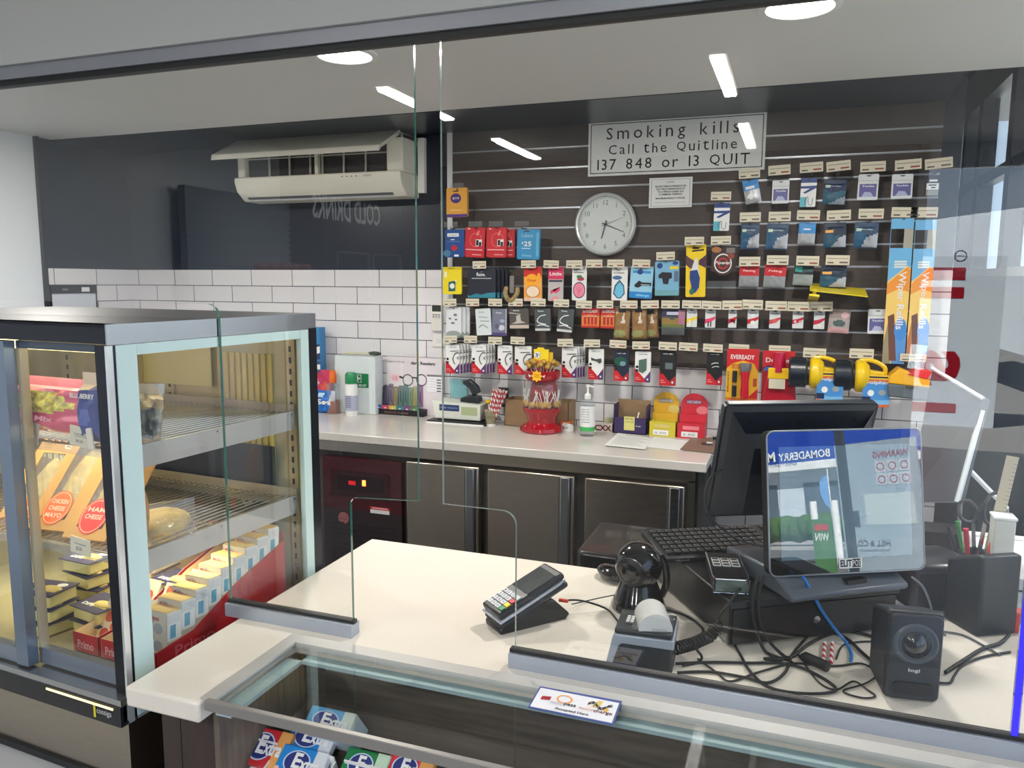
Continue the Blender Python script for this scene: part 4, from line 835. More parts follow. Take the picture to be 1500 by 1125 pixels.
# amber bottle
x=at_y(496,598,3.97).x
t=T('spray_bottle','clear bottle with orange flip cap and amber liquid','bottle',(x-.01,3.93,ZT))
b=B(); b.lathe([(.001,0),(.036,0),(.04,.01),(.04,.15),(.035,.17),(.014,.185)],FILM,n=24); b.build('bottle',t,smooth=True)
b=B(); b.lathe([(.001,.003),(.036,.003),(.0375,.01),(.0375,.075),(.001,.075)],M((150,70,40),.2),n=24); b.build('liquid',t,smooth=True)
b=B(); b.lathe([(.018,.18),(.021,.185),(.021,.22),(.016,.255),(.001,.257)],M((235,110,40),.4),n=20); b.build('cap',t,smooth=True)
# aerosol
p=base(515,600); t=T('aerosol_can','white spray can with green domed cap in front of the first aid box','aerosol can',(at_y(515,590,3.90).x,3.90,ZT))
b=B(); b.lathe([(.001,.004),(.034,0),(.036,.006),(.036,.175),(.030,.19),(.001,.19)],W0,n=26); b.lathe([(.0362,.03),(.0362,.12)],c_(175,180,200),n=26) ; b.build('can',t,smooth=True)
b=B(); b.lathe([(.034,.188),(.035,.19),(.034,.24),(.026,.252),(.001,.254)],M((40,135,85),.35),n=26); b.build('cap',t,smooth=True)
b=B(); 
for i in range(7): b.bb(-.018,-.0375,.05+i*.011,.018,-.0365,.054+i*.011,c_(110,110,150))
b.build('label',t)
# first aid box
x0=at_y(499,600,4.02).x; x1=at_y(557,600,4.02).x; zt=at_y(530,521,4.02).z-ZT
t=T('first_aid_box','white metal first aid box with green cross label against the tiles','box',((x0+x1)/2,4.06-.045,ZT)); w=x1-x0
b=B(); b.bb(-w/2,-.05,0,w/2,.045,zt,M((212,220,222),.4)); b.build('box',t,bevel=.004)
b=B(); a0=at_y(517,545,4.01); a1=at_y(546,567,4.01); cx_=(x0+x1)/2; F=FR((a0.x-cx_,-.0515,a1.z-ZT),(a1.x-a0.x,0,0),(0,0,a0.z-a1.z),(0,-1,0)); Gd=c_(24,120,75)
b.dq(F,0,0,1,1,Gd); b.dq(F,.2,.36,.64,.92,W0,.0006); b.dq(F,.23,.39,.61,.89,Gd,.0009); b.dq(F,.36,.42,.48,.86,W0,.0012); b.dq(F,.26,.57,.58,.71,W0,.0013); b.dt(F,.2,.08,.68,.16,'FIRST AID KIT',W0,1,.001); b.build('label',t)
a=at_y(516,520,4.0); t2=T('brush','long brush with pale handle and dark bristles lying on the first aid box','brush',(a.x-.02,4.0,ZT+zt))
b=B(); b.box((.05,0,.014),(.18,.02,.012),M((200,195,170),.5)); b.build('handle',t2,bevel=.003); b=B(); b.sph((.17,0,.018),.014,M((60,70,60),.7),sx=3.2,sz=.9); b.build('head',t2,smooth=True)
# glasses display sheet
x,z,w,h=hang(569,524,647,572,4.05)
t=T('reading_glasses_poster','white display card with drawn spectacles and price table behind the reading glasses tray','poster',(x,4.06,ZT+.001))
H0=z+h-ZT
b=B(); b.bb(-w*.54,-.003,0,w*.52,0,H0,M((222,214,220),.5)); b.build('card',t)
b=B(); F=FR((-w*.5,-.004,z-ZT),(w,0,0),(0,0,h),(0,-1,0)); gk=c_(40,40,46)
b.de(F,.12,.35,.075,.13,c_(235,190,195)); b.dt(F,.08,.28,.08,.12,'10',c_(190,110,120),0,.001); b.ring(F,.36,.30,.1,.18,.14,gk); b.ring(F,.62,.32,.1,.18,.14,gk); b.dq(F,.45,.36,.53,.40,gk); b.dp(F,[(.2,.42),(.27,.38),(.27,.33),(.2,.36)],gk)
b.dt(F,.42,.78,.45,.10,'dark Readers',gk,1,.001); b.dq(F,.72,-.02,1,.5,c_(236,236,240),.0006); b.dq(F,.72,.44,1,.5,c_(130,120,125),.0009)
for i in range(5): b.dq(F,.74,.38-.085*i,.98,.385-.085*i,GREY,.001); b.dq(F,.9,.33-.085*i,.98,.36-.085*i,gk,.001)
b.dt(F,-.1,.82,.4,.05,'ready magnifiers for your sight',GREY,0,.001); b.dt(F,.02,.03,.16,.06,'Reader',gk,0,.001); b.build('print',t)
# reading glasses tray
p=base(589,607); t=T('reading_glasses_tray','black counter tray with colour-coded front holding cased reading glasses','display tray',(p.x,p.y+.06,ZT))
w=.31; b=B(); b.prism([(-.10,0),(.12,0),(.12,.05),(-.10,.035)],'x',-w/2,w/2,M((24,20,26),.5))
b.build('tray',t,bevel=.002); b=B(); F=FR((-w/2,-.1005,.0),(w,0,0),(0,0,.035),(0,-1,0))
for i,c0 in enumerate(((50,90,150),(190,60,90),(200,180,80),(50,130,130),(120,70,130),(90,130,80))): b.bb(-w/2+i*w/6.6,-.106,.034,-w/2+(i+1)*w/6.6,-.098,.056,M(c0,.4)); b.dq(F,(i+.35)/6.6,1.1,(i+.65)/6.6,1.25,W0,.006)
b.dt(F,.2,.3,.5,.3,'READING GLASSES',c_(150,110,110),0,.001); b.build('colour_strip',t)
for i in range(9):
    c0=((70,80,95),(90,85,110),(110,90,120),(150,140,80),(60,110,110),(40,120,110),(110,150,120),(170,170,90),(110,50,120))[i]
    x=-.135+i*.032
    g=T('cased_glasses','cased reading glasses, %s in the black counter tray'%('nearest the spray can','second from the left','third from the left','olive one left of centre','grey-teal one at the centre','deep teal one right of centre','pale green one','yellow one near the right end','purple one at the right end')[i],'reading glasses',(p.x+x,p.y+.06,ZT+.045),(R(-6),0,R(-8)),'reading glasses in the counter tray')
    hh_=.115+.008*(i%3)
    B().bb(-.0145,-.062,0,.0145,.05,hh_*.96,M(c0,.25,alpha=.55)).build('case',g,bevel=.003)
    b=B(); m=M(c0,.3); b.tube([(0,-.05,.02),(-.004,-.052,.06),(0,-.05,hh_-.015)],.003,m,n=6); b.tube([(0,-.05,hh_-.02),(.002,.0,hh_-.012),(0,.04,hh_-.03)],.003,m,n=6)
    b.lathe([(.001,-.001),(.013,-.001)],m,c=(0,0,hh_*.4),n=10); b.bb(-.010,-.045,.02,.008,-.0,hh_*.62,M(c0,.25)); b.build('frame',g,smooth=True)
# register/printer box with hole punch
p=base(663,622); t=T('copy_paper_box','white open carton of copy paper with blue label','box',(at_y(679,600,3.96).x,3.96,ZT))
b=B(); b.prism([(-.15,.02),(.125,.02),(.125,.105),(-.165,.12)],'y',-.06,.06,M((214,216,206),.6)); b.build('box',t,bevel=.003)
b=B(); F=FR((-.12,-.0605,.065),(.12,0,0),(0,0,.035),(0,-1,0)); b.dq(F,0,0,1,1,c_(40,60,110)); b.dt(F,.05,.3,.85,.4,'ready resource',c_(170,185,215),0,.001); b.dq(F,1.1,-.5,1.9,.8,c_(170,180,140)); b.build('label',t)
b=B(); b.bb(-.19,-.09,0,.16,.06,.014,K0); b.bb(-.19,-.10,.0,.15,-.09,.007,W0); tag(b.build('document_tray',loc=(at_y(682,600,3.96).x,3.95,ZT)),'flat black and white tray of papers under the copy paper carton','tray')
a=at_y(693,590,3.93); t2=T('hole_punch','black curved hole punch standing on the copy paper carton','hole punch',(a.x-.035,3.97,ZT+.113))
b=B(); b.prism([(-.05,0),(.065,0),(.06,.03),(.02,.04),(-.045,.022)],'y',-.03,.03,M((34,38,42),.35)); b.build('base',t2,bevel=.004)
b=B(); b.prism([(.02,.035),(.062,.055),(.05,.09),(.0,.128),(-.04,.115),(-.038,.10),(.0,.075)],'y',-.018,.018,M((44,48,52),.3)); b.build('lever',t2,bevel=.006)
b=B(); b.sph((0,0,.012),.013,M((226,190,20),.4),sx=2.0,sy=1.5); tag(b.build('yellow_stapler',loc=(at_y(713,580,3.93).x,3.97,ZT+.106),smooth=True),'small yellow rounded gadget beside the hole punch','stapler')
b=B(); b.bb(-.05,-.004,0,.055,.004,.11,M((140,205,215),.15,alpha=.6)); tag(b.build('blue_folder',loc=(at_y(672,568,4.03).x,4.03,ZT+.121),rot=(R(8),0,0)),'translucent light blue sheet leaning on the tiles behind the hole punch','folder')
# straws in cup
p=base(719,616); p=V((at_y(719,610,3.90).x,3.90,ZT)); t=T('paper_cup','olive takeaway paper cup holding straws','cup',p)
b=B(); b.lathe([(.001,0),(.026,0),(.026,.012),(.034,.082),(.036,.084),(.0345,.086),(.031,.082),(.001,.02)],M((140,136,108),.6),n=24,mats=[W0,W0,M((140,136,108),.6),M((190,180,150),.6)]+[M((190,180,150),.6)]*4); b.build('cup',t,smooth=True)
F=FR((-.018,-.034,.045),(.036,0,0),(0,0,.012),(0,-1,0)); b=B(); b.dt(F,0,0,1,1,'CAFE',c_(90,86,66),0,0); b.build('print',t)
# striped straw material
def stripem():
    m=bpy.data.materials.new('red_white_spiral_paper'); m.use_nodes=True; N=m.node_tree.nodes; L=m.node_tree.links; bs=N['Principled BSDF']
    tc=N.new('ShaderNodeTexCoord'); sp=N.new('ShaderNodeSeparateXYZ'); L.new(tc.outputs['Object'],sp.inputs[0])
    at=N.new('ShaderNodeMath'); at.operation='ARCTAN2'; L.new(sp.outputs['Y'],at.inputs[0]); L.new(sp.outputs['X'],at.inputs[1])
    a=N.new('ShaderNodeMath'); a.operation='MULTIPLY_ADD'; a.inputs[1].default_value=2*PI/.028; L.new(sp.outputs['Z'],a.inputs[0]); L.new(at.outputs[0],a.inputs[2])
    s=N.new('ShaderNodeMath'); s.operation='SINE'; L.new(a.outputs[0],s.inputs[0])
    g=N.new('ShaderNodeMath'); g.operation='GREATER_THAN'; g.inputs[1].default_value=0; L.new(s.outputs[0],g.inputs[0])
    mx=N.new('ShaderNodeMix'); mx.data_type='RGBA'; mx.inputs[6].default_value=(.85,.83,.8,1); mx.inputs[7].default_value=(.55,.02,.05,1); L.new(g.outputs[0],mx.inputs[0]); L.new(mx.outputs[2],bs.inputs['Base Color']); bs.inputs['Roughness'].default_value=.6
    return m
SM=stripem(); sm=B().cyl((0,0,0),(0,0,.195),.0045,SM,n=10).build('striped_straw',smooth=True); tag(sm,'red and white spiral paper straw standing in the olive cup','straw','striped straws in the paper cup')
k=0
for i in range(17):
    a=i*2.4; r=.004+.018*math.sqrt(i/17); 
    o=sm if i==0 else sm.copy()
    if i: COL.objects.link(o)
    o.location=p+V((r*math.cos(a)*.8-.003,r*math.sin(a)*.8,.012)); o.rotation_euler=(r*math.sin(a)*-5,R(17)+r*math.cos(a)*6,0)
b=B(); b.bb(-.03,-.003,0,.03,.003,.11,K0); F=FR((-.03,-.0032,0),(.06,0,0),(0,0,.11),(0,-1,0)); b.de(F,.5,.25,.18,.1,c_(120,120,120)); tag(b.build('black_card',loc=(at_y(738,590,4.03).x,4.03,ZT+.085),rot=(R(5),0,0)),'small black card with grey disc behind the straws','card')
# cardboard carton behind
x0=at_y(743,600,3.97).x; x1=at_y(838,600,4.0).x; t=T('cardboard_box','brown open cardboard box behind the red lollipop stand','box',((x0+x1)/2,4.0,ZT)); w=x1-x0
CB=M((150,122,90),.75,noise_=.08); b=B(); h=.145
b.bb(-w/2,-.07,0,w/2,-.067,h,CB); b.bb(-w/2,.067,0,w/2,.07,h,CB); b.bb(-w/2,-.07,0,-w/2+.003,.07,h,CB); b.bb(w/2-.003,-.07,0,w/2,.07,h,CB); b.bb(-w/2,-.07,0,w/2,.07,.003,CB); b.build('box',t)
b=B(); b.bb(-.03,-.03,.06,.03,.03,.17,M((40,40,42),.5)); tag(b.build('black_pouch',loc=((x0+x1)/2-.04,4.0,ZT-.056),bevel=.01),'black pouch sticking out of the brown cardboard box','pouch')
# lollipop dispenser
p=V(base(792,632)); t=T('lollipop_dispenser','red lollipop dispenser drum with clear bowl of lollipop sticks','dispenser',(p.x,p.y+.02,ZT))
RB=M((164,10,30),.18,coat=.6)
b=B(); b.lathe([(.001,0),(.108,0),(.116,.008),(.112,.026),(.085,.04),(.075,.05),(.078,.08),(.098,.105),(.103,.12),(.103,.128),(.001,.128)],RB,n=36); b.build('base',t,smooth=True)
b=B(); b.lathe([(.102,.128),(.105,.135),(.105,.235),(.100,.255),(.070,.275)],BLIS,n=36); b.build('bowl',t,smooth=True)
b=B(); b.lathe([(.001,.13),(.07,.13),(.075,.18),(.07,.24),(.06,.262),(.001,.262)],M((150,10,30),.3),c=(0,.03,0),n=30); b.build('core',t,smooth=True)
b=B(); b.lathe([(.06,.262),(.086,.275),(.092,.285),(.092,.32),(.086,.322),(.07,.295),(.001,.29)],RB,n=32); b.build('top_cup',t,smooth=True)
b=B(); F=FR((0,-.094,.30),(1,0,0),(0,0,1),(0,-1,0)); pts=[((.026+.004*math.cos(8*a))*math.cos(a),(.026+.004*math.cos(8*a))*math.sin(a)) for a in [2*PI*i/48 for i in range(48)]]
b.dp(F,pts,c_(245,190,30),.001); b.dt(F,-.014,.003,.028,.008,'Chupa',RD,1,.002); b.dt(F,-.014,-.009,.028,.008,'Chups',RD,1,.002); b.dp(F,[(-.045,.008),(-.03,.0),(-.04,-.008)],W0,.001); b.dp(F,[(.045,.008),(.03,.0),(.04,-.008)],W0,.001); b.build('badge',t)
b=B(); b.cyl((0,0,.29),(0,0,.375),.012,RB); 
F=FR((-.052,-.012,.345),(1,0,0),(0,0,1),(0,-1,0)); b.bb(-.045,-.010,.35,.035,-.004,.43,c_(245,215,30)); b.bb(-.005,.0,.34,.055,.006,.415,c_(235,190,40))
b.dp(F,[(.02,.082),(.03,.095),(.06,.095),(.07,.082)],c_(245,215,30)); b.de(F,.028,.055,.018,.018,W0,.001); b.dt(F,.017,.045,.014,.02,'3',K0,1,.002); b.dt(F,.033,.056,.009,.005,'00',K0,1,.002); b.dt(F,.014,.012,.058,.02,'EACH',c_(235,110,60),2,.002); b.build('price_flag',t)
lol=T('lollipop','wrapped round lollipop on a white stick in the red dispenser','lollipop',(0,0,0),group='lollipops in the red dispenser')
B().cyl((0,0,-.01),(0,0,-.075),.0022,W0,n=6).build('stick',lol); B().sph((0,0,0),.015,M((180,140,60),.3,noise_=.3,nscale=50),n=12,k=8).build('candy',lol,smooth=True)
L0=V((p.x,p.y+.02,ZT)); first=True
for i in range(14):
    a=PI+PI*i/13+.0; r=.05+.02*(i%2); z=.345+.012*(i%3)
    lo=L0+V((r*1.1*math.cos(a),r*math.sin(a)*.9,z)); ro=(R(25)*math.sin(-a),R(25)*math.cos(a),0)
    if first: lol.location=lo; lol.rotation_euler=ro; first=False
    else: dup(lol,lo,rot=ro)
random.seed(3)
for i in range(26):
    a=PI+PI*random.random(); r=.08+.012*random.random()
    dup(lol,L0+V((r*math.cos(a),r*math.sin(a),.142+.012*random.random())),'lollipop head-down in the clear bowl with its stick pointing up',rot=(PI+random.uniform(-.3,.3),random.uniform(-.5,.5),0),group='lollipops in the clear bowl')
# sanitiser
p=base(860,638); t=T('sanitiser_bottle','clear pump bottle with white label and green band','bottle',(p.x,p.y,ZT))
b=B(); b.lathe([(.001,0),(.036,0),(.038,.006),(.038,.165),(.030,.182),(.012,.19)],FILM,n=28); b.build('bottle',t,smooth=True)
b=B(); b.lathe([(.0388,.05),(.0388,.155)],c_(228,230,228),n=28); b.lathe([(.0389,.028),(.0389,.05)],M((70,175,95),.4),n=28)
for i in range(6): b.bb(-.022,-.0395,.14-i*.013,.02,-.0387,.142-i*.013,GREY)
b.build('label',t,smooth=True)
b=B(); b.lathe([(.012,.188),(.017,.19),(.017,.212),(.007,.218),(.005,.25),(.010,.252),(.010,.262),(.001,.263)],W0,n=16); b.cyl((0,0,.257),(.035,-.01,.252),.0045,W0,n=8); b.build('pump',t,smooth=True)
# purple box
x0=at_y(901,620,3.98).x; x1=at_y(949,620,3.98).x; w=x1-x0; t=T('purple_box','open purple carton with a yellow sticky note on its front','box',((x0+x1)/2,4.0,ZT))
PU=c_(58,42,92); b=B()
b.bb(-w/2,-.06,0,w/2,-.056,.085,PU); b.bb(-w/2,-.06,0,-w/2+.004,.05,.15,PU); b.bb(w/2-.004,-.06,0,w/2,.05,.15,PU); b.bb(-w/2,.046,0,w/2,.05,.165,CB); b.bb(-w/2,-.06,0,w/2,.05,.004,PU); b.build('carton',t)
F=FR((-.03,-.062,.02),(.055,0,0),(0,0,.075),(0,-1,0)); b=B(); b.dq(F,0,0,1,.95,c_(222,214,130)); b.dt(F,.1,.74,.8,.12,'SPECIAL',INK,0,.001); b.dt(F,.12,.52,.8,.13,'2 for $5',INK,0,.001); b.build('sticky_note',t)
b=B(); b.dt(F,1.1,.25,.5,.12,'10 pk',W0,1,.0008); b.dp(F,[(1.2,.9),(1.35,1.3),(1.45,1.3),(1.3,.9)],W0,.0005); b.build('print',t)
# small things left of purple box
x=at_y(830,632,3.93).x; t=T('snack_box','small orange and red packet behind a white 3 dollar tag','packet',(x,3.93,ZT)); b=B(); b.box((0,0,.025),(.06,.05,.05),c_(205,110,60)); b.box((-.028,0,.025),(.006,.052,.052),c_(170,30,40)); b.build('packet',t,bevel=.003)
b=B(); b.prism([(-.035,0),(.045,0),(.045,.035),(-.01,.045)],'y',-.03,-.028,W0); F=FR((-.02,-.0305,.004),(.04,0,0),(0,0,.022),(0,-1,0)); b.dt(F,0,0,.4,1,'3',K0,1,0); b.dt(F,.5,.4,.4,.4,'00',K0,1,0); b.build('price_tag',t)
x=at_y(885,622,3.97).x; t=T('gum_box','small white packet with dark red XX pattern beside the pump bottle','packet',(x,3.97,ZT)); b=B(); b.box((0,0,.022),(.095,.04,.044),c_(215,205,195)); F=FR((-.0475,-.0205,.0),(.095,0,0),(0,0,.044),(0,-1,0)); b.dt(F,.02,.12,.94,.7,'CXX',c_(110,20,24),2,.0004); b.build('packet',t)
b=B(); b.box((0,0,.03),(.05,.03,.06),c_(190,190,150)); tag(b.build('small_carton',loc=(at_y(893,610,4.03).x,4.03,ZT)),'tiny pale green carton behind the XX packet','packet')
# counter displays for lollies, arched headers
def arch(px0,px1,pyt,label,col,col2,front):
    Y=4.05; x0=at_y(px0,620,Y).x; x1=at_y(px1,620,Y).x; w=x1-x0; zt=at_y((px0+px1)/2,pyt,Y).z-ZT
    t=T('counter_display_box',label,'display box',((x0+x1)/2,Y-.045,ZT)); r=w*.5
    b=B(); pts=[(-r,.06),(-r,zt-r*.9)]+[(-r*math.cos(PI*i/16),zt-r*.9+r*.9*math.sin(PI*i/16)) for i in range(1,16)]+[(r,zt-r*.9),(r,.06)]
    b.prism(pts,'y',.040,.044,col); F=FR((-r,.0395,0),(w,0,0),(0,0,zt),(0,-1,0)); b.dt(F,.22,.74,.56,.10,'HICHEW',c_(60,70,120),2,.0012); b.dt(F,.24,.755,.52,.07,'HICHEW',c_(200,215,225),1,.002); b.de(F,.8,.6,.22,.1,col2,.0006); b.build('header',t)
    b=B(); b.bb(-w/2,-.07,0,w/2,.044,.075,front); b.bb(-w/2,-.0,.075,w/2,.044,.11,col) ; F=FR((-w/2,-.0705,0),(w,0,0),(0,0,.075),(0,-1,0)); b.dq(F,.15,.1,.75,.45,PAPER); b.dq(F,.2,.6,.8,.85,col2,.0007); b.dt(F,.2,.2,.45,.12,'2.50',INK,0,.001); b.build('tray',t); return t
a1=arch(957,994,574,'yellow counter display box with arched yellow header',c_(214,166,40),c_(210,190,110),c_(205,190,50))
a2=arch(997,1036,576,'red counter display box with arched red header',c_(205,44,62),c_(235,130,140),c_(200,40,56))
# papers
def sheet(name,pts,label,cat,z=.0015,m=PAPER,lines=True,title=None,th=.001):
    P=[at_z(x,y,ZT+z) for x,y in pts]; c=sum(P,V())/4
    b=B(); q=[p-c for p in P]; b.add([(v.x,v.y,0) for v in q]+[(v.x,v.y,-th) for v in q],[(0,1,2,3),(7,6,5,4),(0,4,5,1),(1,5,6,2),(2,6,7,3),(3,7,4,0)],m)
    o=V((q[0].x,q[0].y,0)); F=(o,V((q[1].x-q[0].x,q[1].y-q[0].y,0)),V((q[3].x-q[0].x,q[3].y-q[0].y,0)),V((0,0,1)))
    if lines:
        for i in range(7): b.dq(F,.1,.15+i*.09,.9-.1*(i%3),.165+i*.09,GREY,.0003)
    if title: b.dt(F,.25,.84,.65,.08,title,K0,1,.0005)
    t=b.build(name,loc=c); return tag(t,label,cat)
sheet('order_form',((885,652),(945,658),(955,640),(905,634)),'white printed price sheet lying in front of the purple carton','paper',z=.006,title='Dispensed Weekly')
sheet('paper_sheet',((940,654),(1000,660),(1015,646),(958,640)),'blank white sheet lying between the price sheet and brown clipboard','paper',z=.0025,lines=False)
t=sheet('clipboard',((996,658),(1046,663),(1058,642),(1014,640)),'brown clipboard at the right end of the rear worktop','clipboard',z=.006,m=c_(128,104,88),lines=False,th=.004)
p=at_z(1036,650,ZT+.007); b=B(); b.box((0,0,0),(.05,.05,.002),c_(70,56,50)); b.box((0.01,0.01,.002),(.028,.03,.002),W0); b.box((.03,.11,.006),(.03,.012,.014),K0); b.build('clip',t,loc=p-t.location+V((0,0,.002)))
# white object behind the monitor
p=at_y(1300,616,3.95); b=B(); b.prism([(-.09,0),(.10,0),(.10,.05),(0.02,.06),(-.05,.04)],'y',-.05,.05,M((226,222,220),.3)); tag(b.build('white_dispenser',loc=(p.x+.02,3.95,ZT+.0),bevel=.012),'white rounded dispenser at the tiles behind the big monitor','dispenser')
b=B().bb(-.336,3.6,.86,.66,YW-.014,ZT-.001,M((150,152,155),.3)); tag(b.build('side_shelf'),'grey lower shelf right of the rear worktop behind the monitor','shelf')
def lcd(c,s):
    m=M((8,9,10),.0,coat=1,ior=1.9,spec=.7,name='lit_screen').copy(); b_=m.node_tree.nodes['Principled BSDF']; b_.inputs['Coat Roughness'].default_value=0
    b_.inputs['Emission Color'].default_value=c+(1,); b_.inputs['Emission Strength'].default_value=s; return m
# ================= FRONT COUNTER =================
CT=M((232,224,212),.2,noise_=.02,nscale=150,coat=.25,name='cream_stone')
CW=M((62,50,46),.5,noise_=.2,nscale=8,stretch=(14,14,1),name='dark_wood_vertical'); CWL=M((104,92,82),.5,noise_=.22,nscale=7,stretch=(12,12,1),name='grey_brown_wood'); CWB=M((92,84,76),.4,noise_=.3,nscale=6,stretch=(1,12,12),name='grey_brown_wood_long')
b=B(); b.prism([(-1.185,1.082),(-1.008,1.082),(-1.008,1.375),(1.5,1.375),(1.5,2.02),(-1.185,2.02)],'z',.878,ZT,CT)
tag(b.build('service_counter_top',bevel=.006,seg=3),'cream stone counter top running across the foreground','worktop')
t=T('counter_cabinet','dark wood counter cabinet with open front niche below the counter top','cabinet',(0,0,0))
b=B(); b.bb(-1.15,1.135,.0,-1.105,1.95,.877,CW); b.bb(-1.098,1.13,.0,-1.015,1.95,.877,CW); b.build('side_panel',t)
b=B(); b.bb(-1.013,1.125,.0,-1.000,1.405,.90 if 0 else .877,CWL); b.build('niche_side',t)
b=B(); b.bb(-1.0,1.405,.0,1.45,1.42,.877,CWB); b.build('niche_back',t)
b=B(); b.prism([(1.404,.765),(1.10,.66),(1.10,.645),(1.404,.75)],'x',-1.0,1.45,CWB); b.build('sloped_shelf',t)
b=B(); b.bb(-1.105,1.14,.0,-1.098,1.16,.877,ALU); b.build('edge_strip',t)
# glass display top
t=T('display_glass_top','glass display top with aluminium frame set into the counter front','display top',(0,0,ZT))
b=B(); W2=M((186,184,180),.4,.2)
b.bb(-1.016,1.096,-.012,-.985,1.350,.003,W2); b.bb(-1.016,1.350,-.012,1.5,1.384,.003,W2); b.build('rear_frame',t)
b=B(); b.bb(-1.0,1.088,-.016,1.5,1.100,.004,M((150,146,142),.35,.3)); b.build('front_bar',t,bevel=.0015)
b=B(); LG=M((172,196,200),.25,.2); b.bb(-.985,1.10,-.028,-.950,1.35,-.020,LG); b.bb(-.985,1.322,-.028,1.5,1.350,-.020,LG); b.build('ledge',t)
B().bb(-.985,1.100,-.010,1.5,1.350,-.002,GLASS).build('glass',t)
# accepted here sticker
P=[hit(x,y,(0,0,ZT+.0),(0,0,1)) for x,y in ((773,1040),(898,1066),(911,1031),(791,1009))]
c=sum(P,V())/4; q=[p-c for p in P]
b=B(); Z=.0; b.add([(v.x,v.y,0) for v in q]+[(v.x,v.y,-.0015) for v in q],[(0,1,2,3),(7,6,5,4),(0,4,5,1),(1,5,6,2),(2,6,7,3),(3,7,4,0)],c_(66,84,150))
F=(V((q[0].x,q[0].y,0)),q[1]-q[0],q[3]-q[0],V((0,0,1)))
b.dq(F,.02,.05,.98,.93,c_(232,232,238),.0004); b.ring(F,.36,.62,.10,.19,.22,c_(240,190,110),.0008); b.ring(F,.36,.62,.085,.165,.12,c_(235,140,90),.001)
b.dp(F,[(.09,.42),(.2,.46),(.2,.62),(.09,.58)],c_(170,30,50),.0008); b.dt(F,.22,.33,.16,.12,'motor',c_(190,175,190),0,.001); b.dt(F,.38,.33,.14,.14,'pass',INK,1,.001); b.dt(F,.3,.10,.4,.13,'Accepted Here',c_(60,60,70),1,.001)
b.dt(F,.56,.33,.17,.12,'motor',c_(210,150,140),0,.001); b.dt(F,.73,.30,.22,.17,'charge',c_(110,50,70),1,.001)
pts=[(.64+.28*i/12,.62+.10*math.sin(i/12*2.6*PI)) for i in range(13)]
b.dp(F,[(.70,.55),(.74,.85),(.80,.86),(.78,.55)],c_(225,195,100),.0007); b.dp(F,[(.82,.48),(.86,.62),(.9,.55),(.88,.42)],c_(225,180,90),.0007); b.dp(F,[(.64,.5),(.7,.66),(.74,.5)],c_(240,215,190),.0007)
for i in range(12):
    (x0,y0),(x1,y1)=pts[i],pts[i+1]; b.dp(F,[(x0,y0-.05),(x1,y1-.05),(x1,y1+.06),(x0,y0+.06)],K0,.001)
    if i%2: b.dp(F,[(x0+.004,y0-.005),(x1-.006,y1-.005),(x1-.006,y1+.02),(x0+.004,y0+.02)],W0,.0012)
o=b.build('accepted_here_sign',loc=c+V((0,0,.0055))); tag(o,'small white payment sign with blue edge lying on the glass display top','sign')
# ---- glass screen with rails
t=T('glass_screen','tall clear glass counter screen with a serving gap between two panes','screen',(0,YG,0))
def pane(poly,name='pane',EDGE=EDGE):
    b=B(); n=len(poly); vs=[(x,-.004,z) for x,z in poly]+[(x,.004,z) for x,z in poly]
    b.add(vs,[tuple(range(n-1,-1,-1))],PANE); b.add(vs,[tuple(range(n,2*n))],PBACK); b.add(vs,[(i,(i+1)%n,n+(i+1)%n,n+i) for i in range(n)],EDGE); return b.build(name,t)
def arc(cx,cz,r,a0,a1,k=6): return [(cx+r*math.cos(R(a0+(a1-a0)*i/k)),cz+r*math.sin(R(a0+(a1-a0)*i/k))) for i in range(k+1)]
zb=.95; TOP=2.168
pane([(-3.1,TOP),(-3.1,1.645),(-1.245,1.645)]+arc(-1.245,1.617,.028,90,0)+[(-1.217,zb),(-.887,zb)]+[(-.887,1.22)]+arc(-.872,1.220,.015,180,90)+[(-.723,1.243),(-.723,TOP)])
pane([(-.667,TOP),(-.667,1.243),(-.535,1.243)]+arc(-.535,1.215,.028,90,0)+[(-.507,zb),(.368,zb),(.368,TOP)],EDGE=EDGE2)
BE=M((50,40,235),.3,em=1.1,name='blue_edge_glow'); b=B(); b.bb(.369,-.006,ZT,.378,.006,TOP,BE); b.build('edge_strip',t)  # blue glow of the pane edge put in as emission, no lamp there
b=B(); PN2=[(.380,TOP),(.380,ZT),(1.5,ZT),(1.5,TOP)]; pane(PN2)
RA=M((172,180,192),.35,.4)
for (x0,x1) in ((-1.222,-.883),(-.517,1.5)):
    b=B(); b.bb(x0,-.017,ZT-YG*0,x1,.017,ZT+.030,RA); b.bb(x0,-.008,ZT+.028,x1,.008,ZT+.037,M((40,38,38),.5)); b.build('bottom_rail',t)
b=B(); b.bb(-3.6,-.02,2.168,2.0,.02,2.197,M((150,152,158),.4,.3)); b.bb(-3.6,-.012,2.156,2.0,.012,2.170,M((24,26,28),.5)); b.build('top_channel',t)
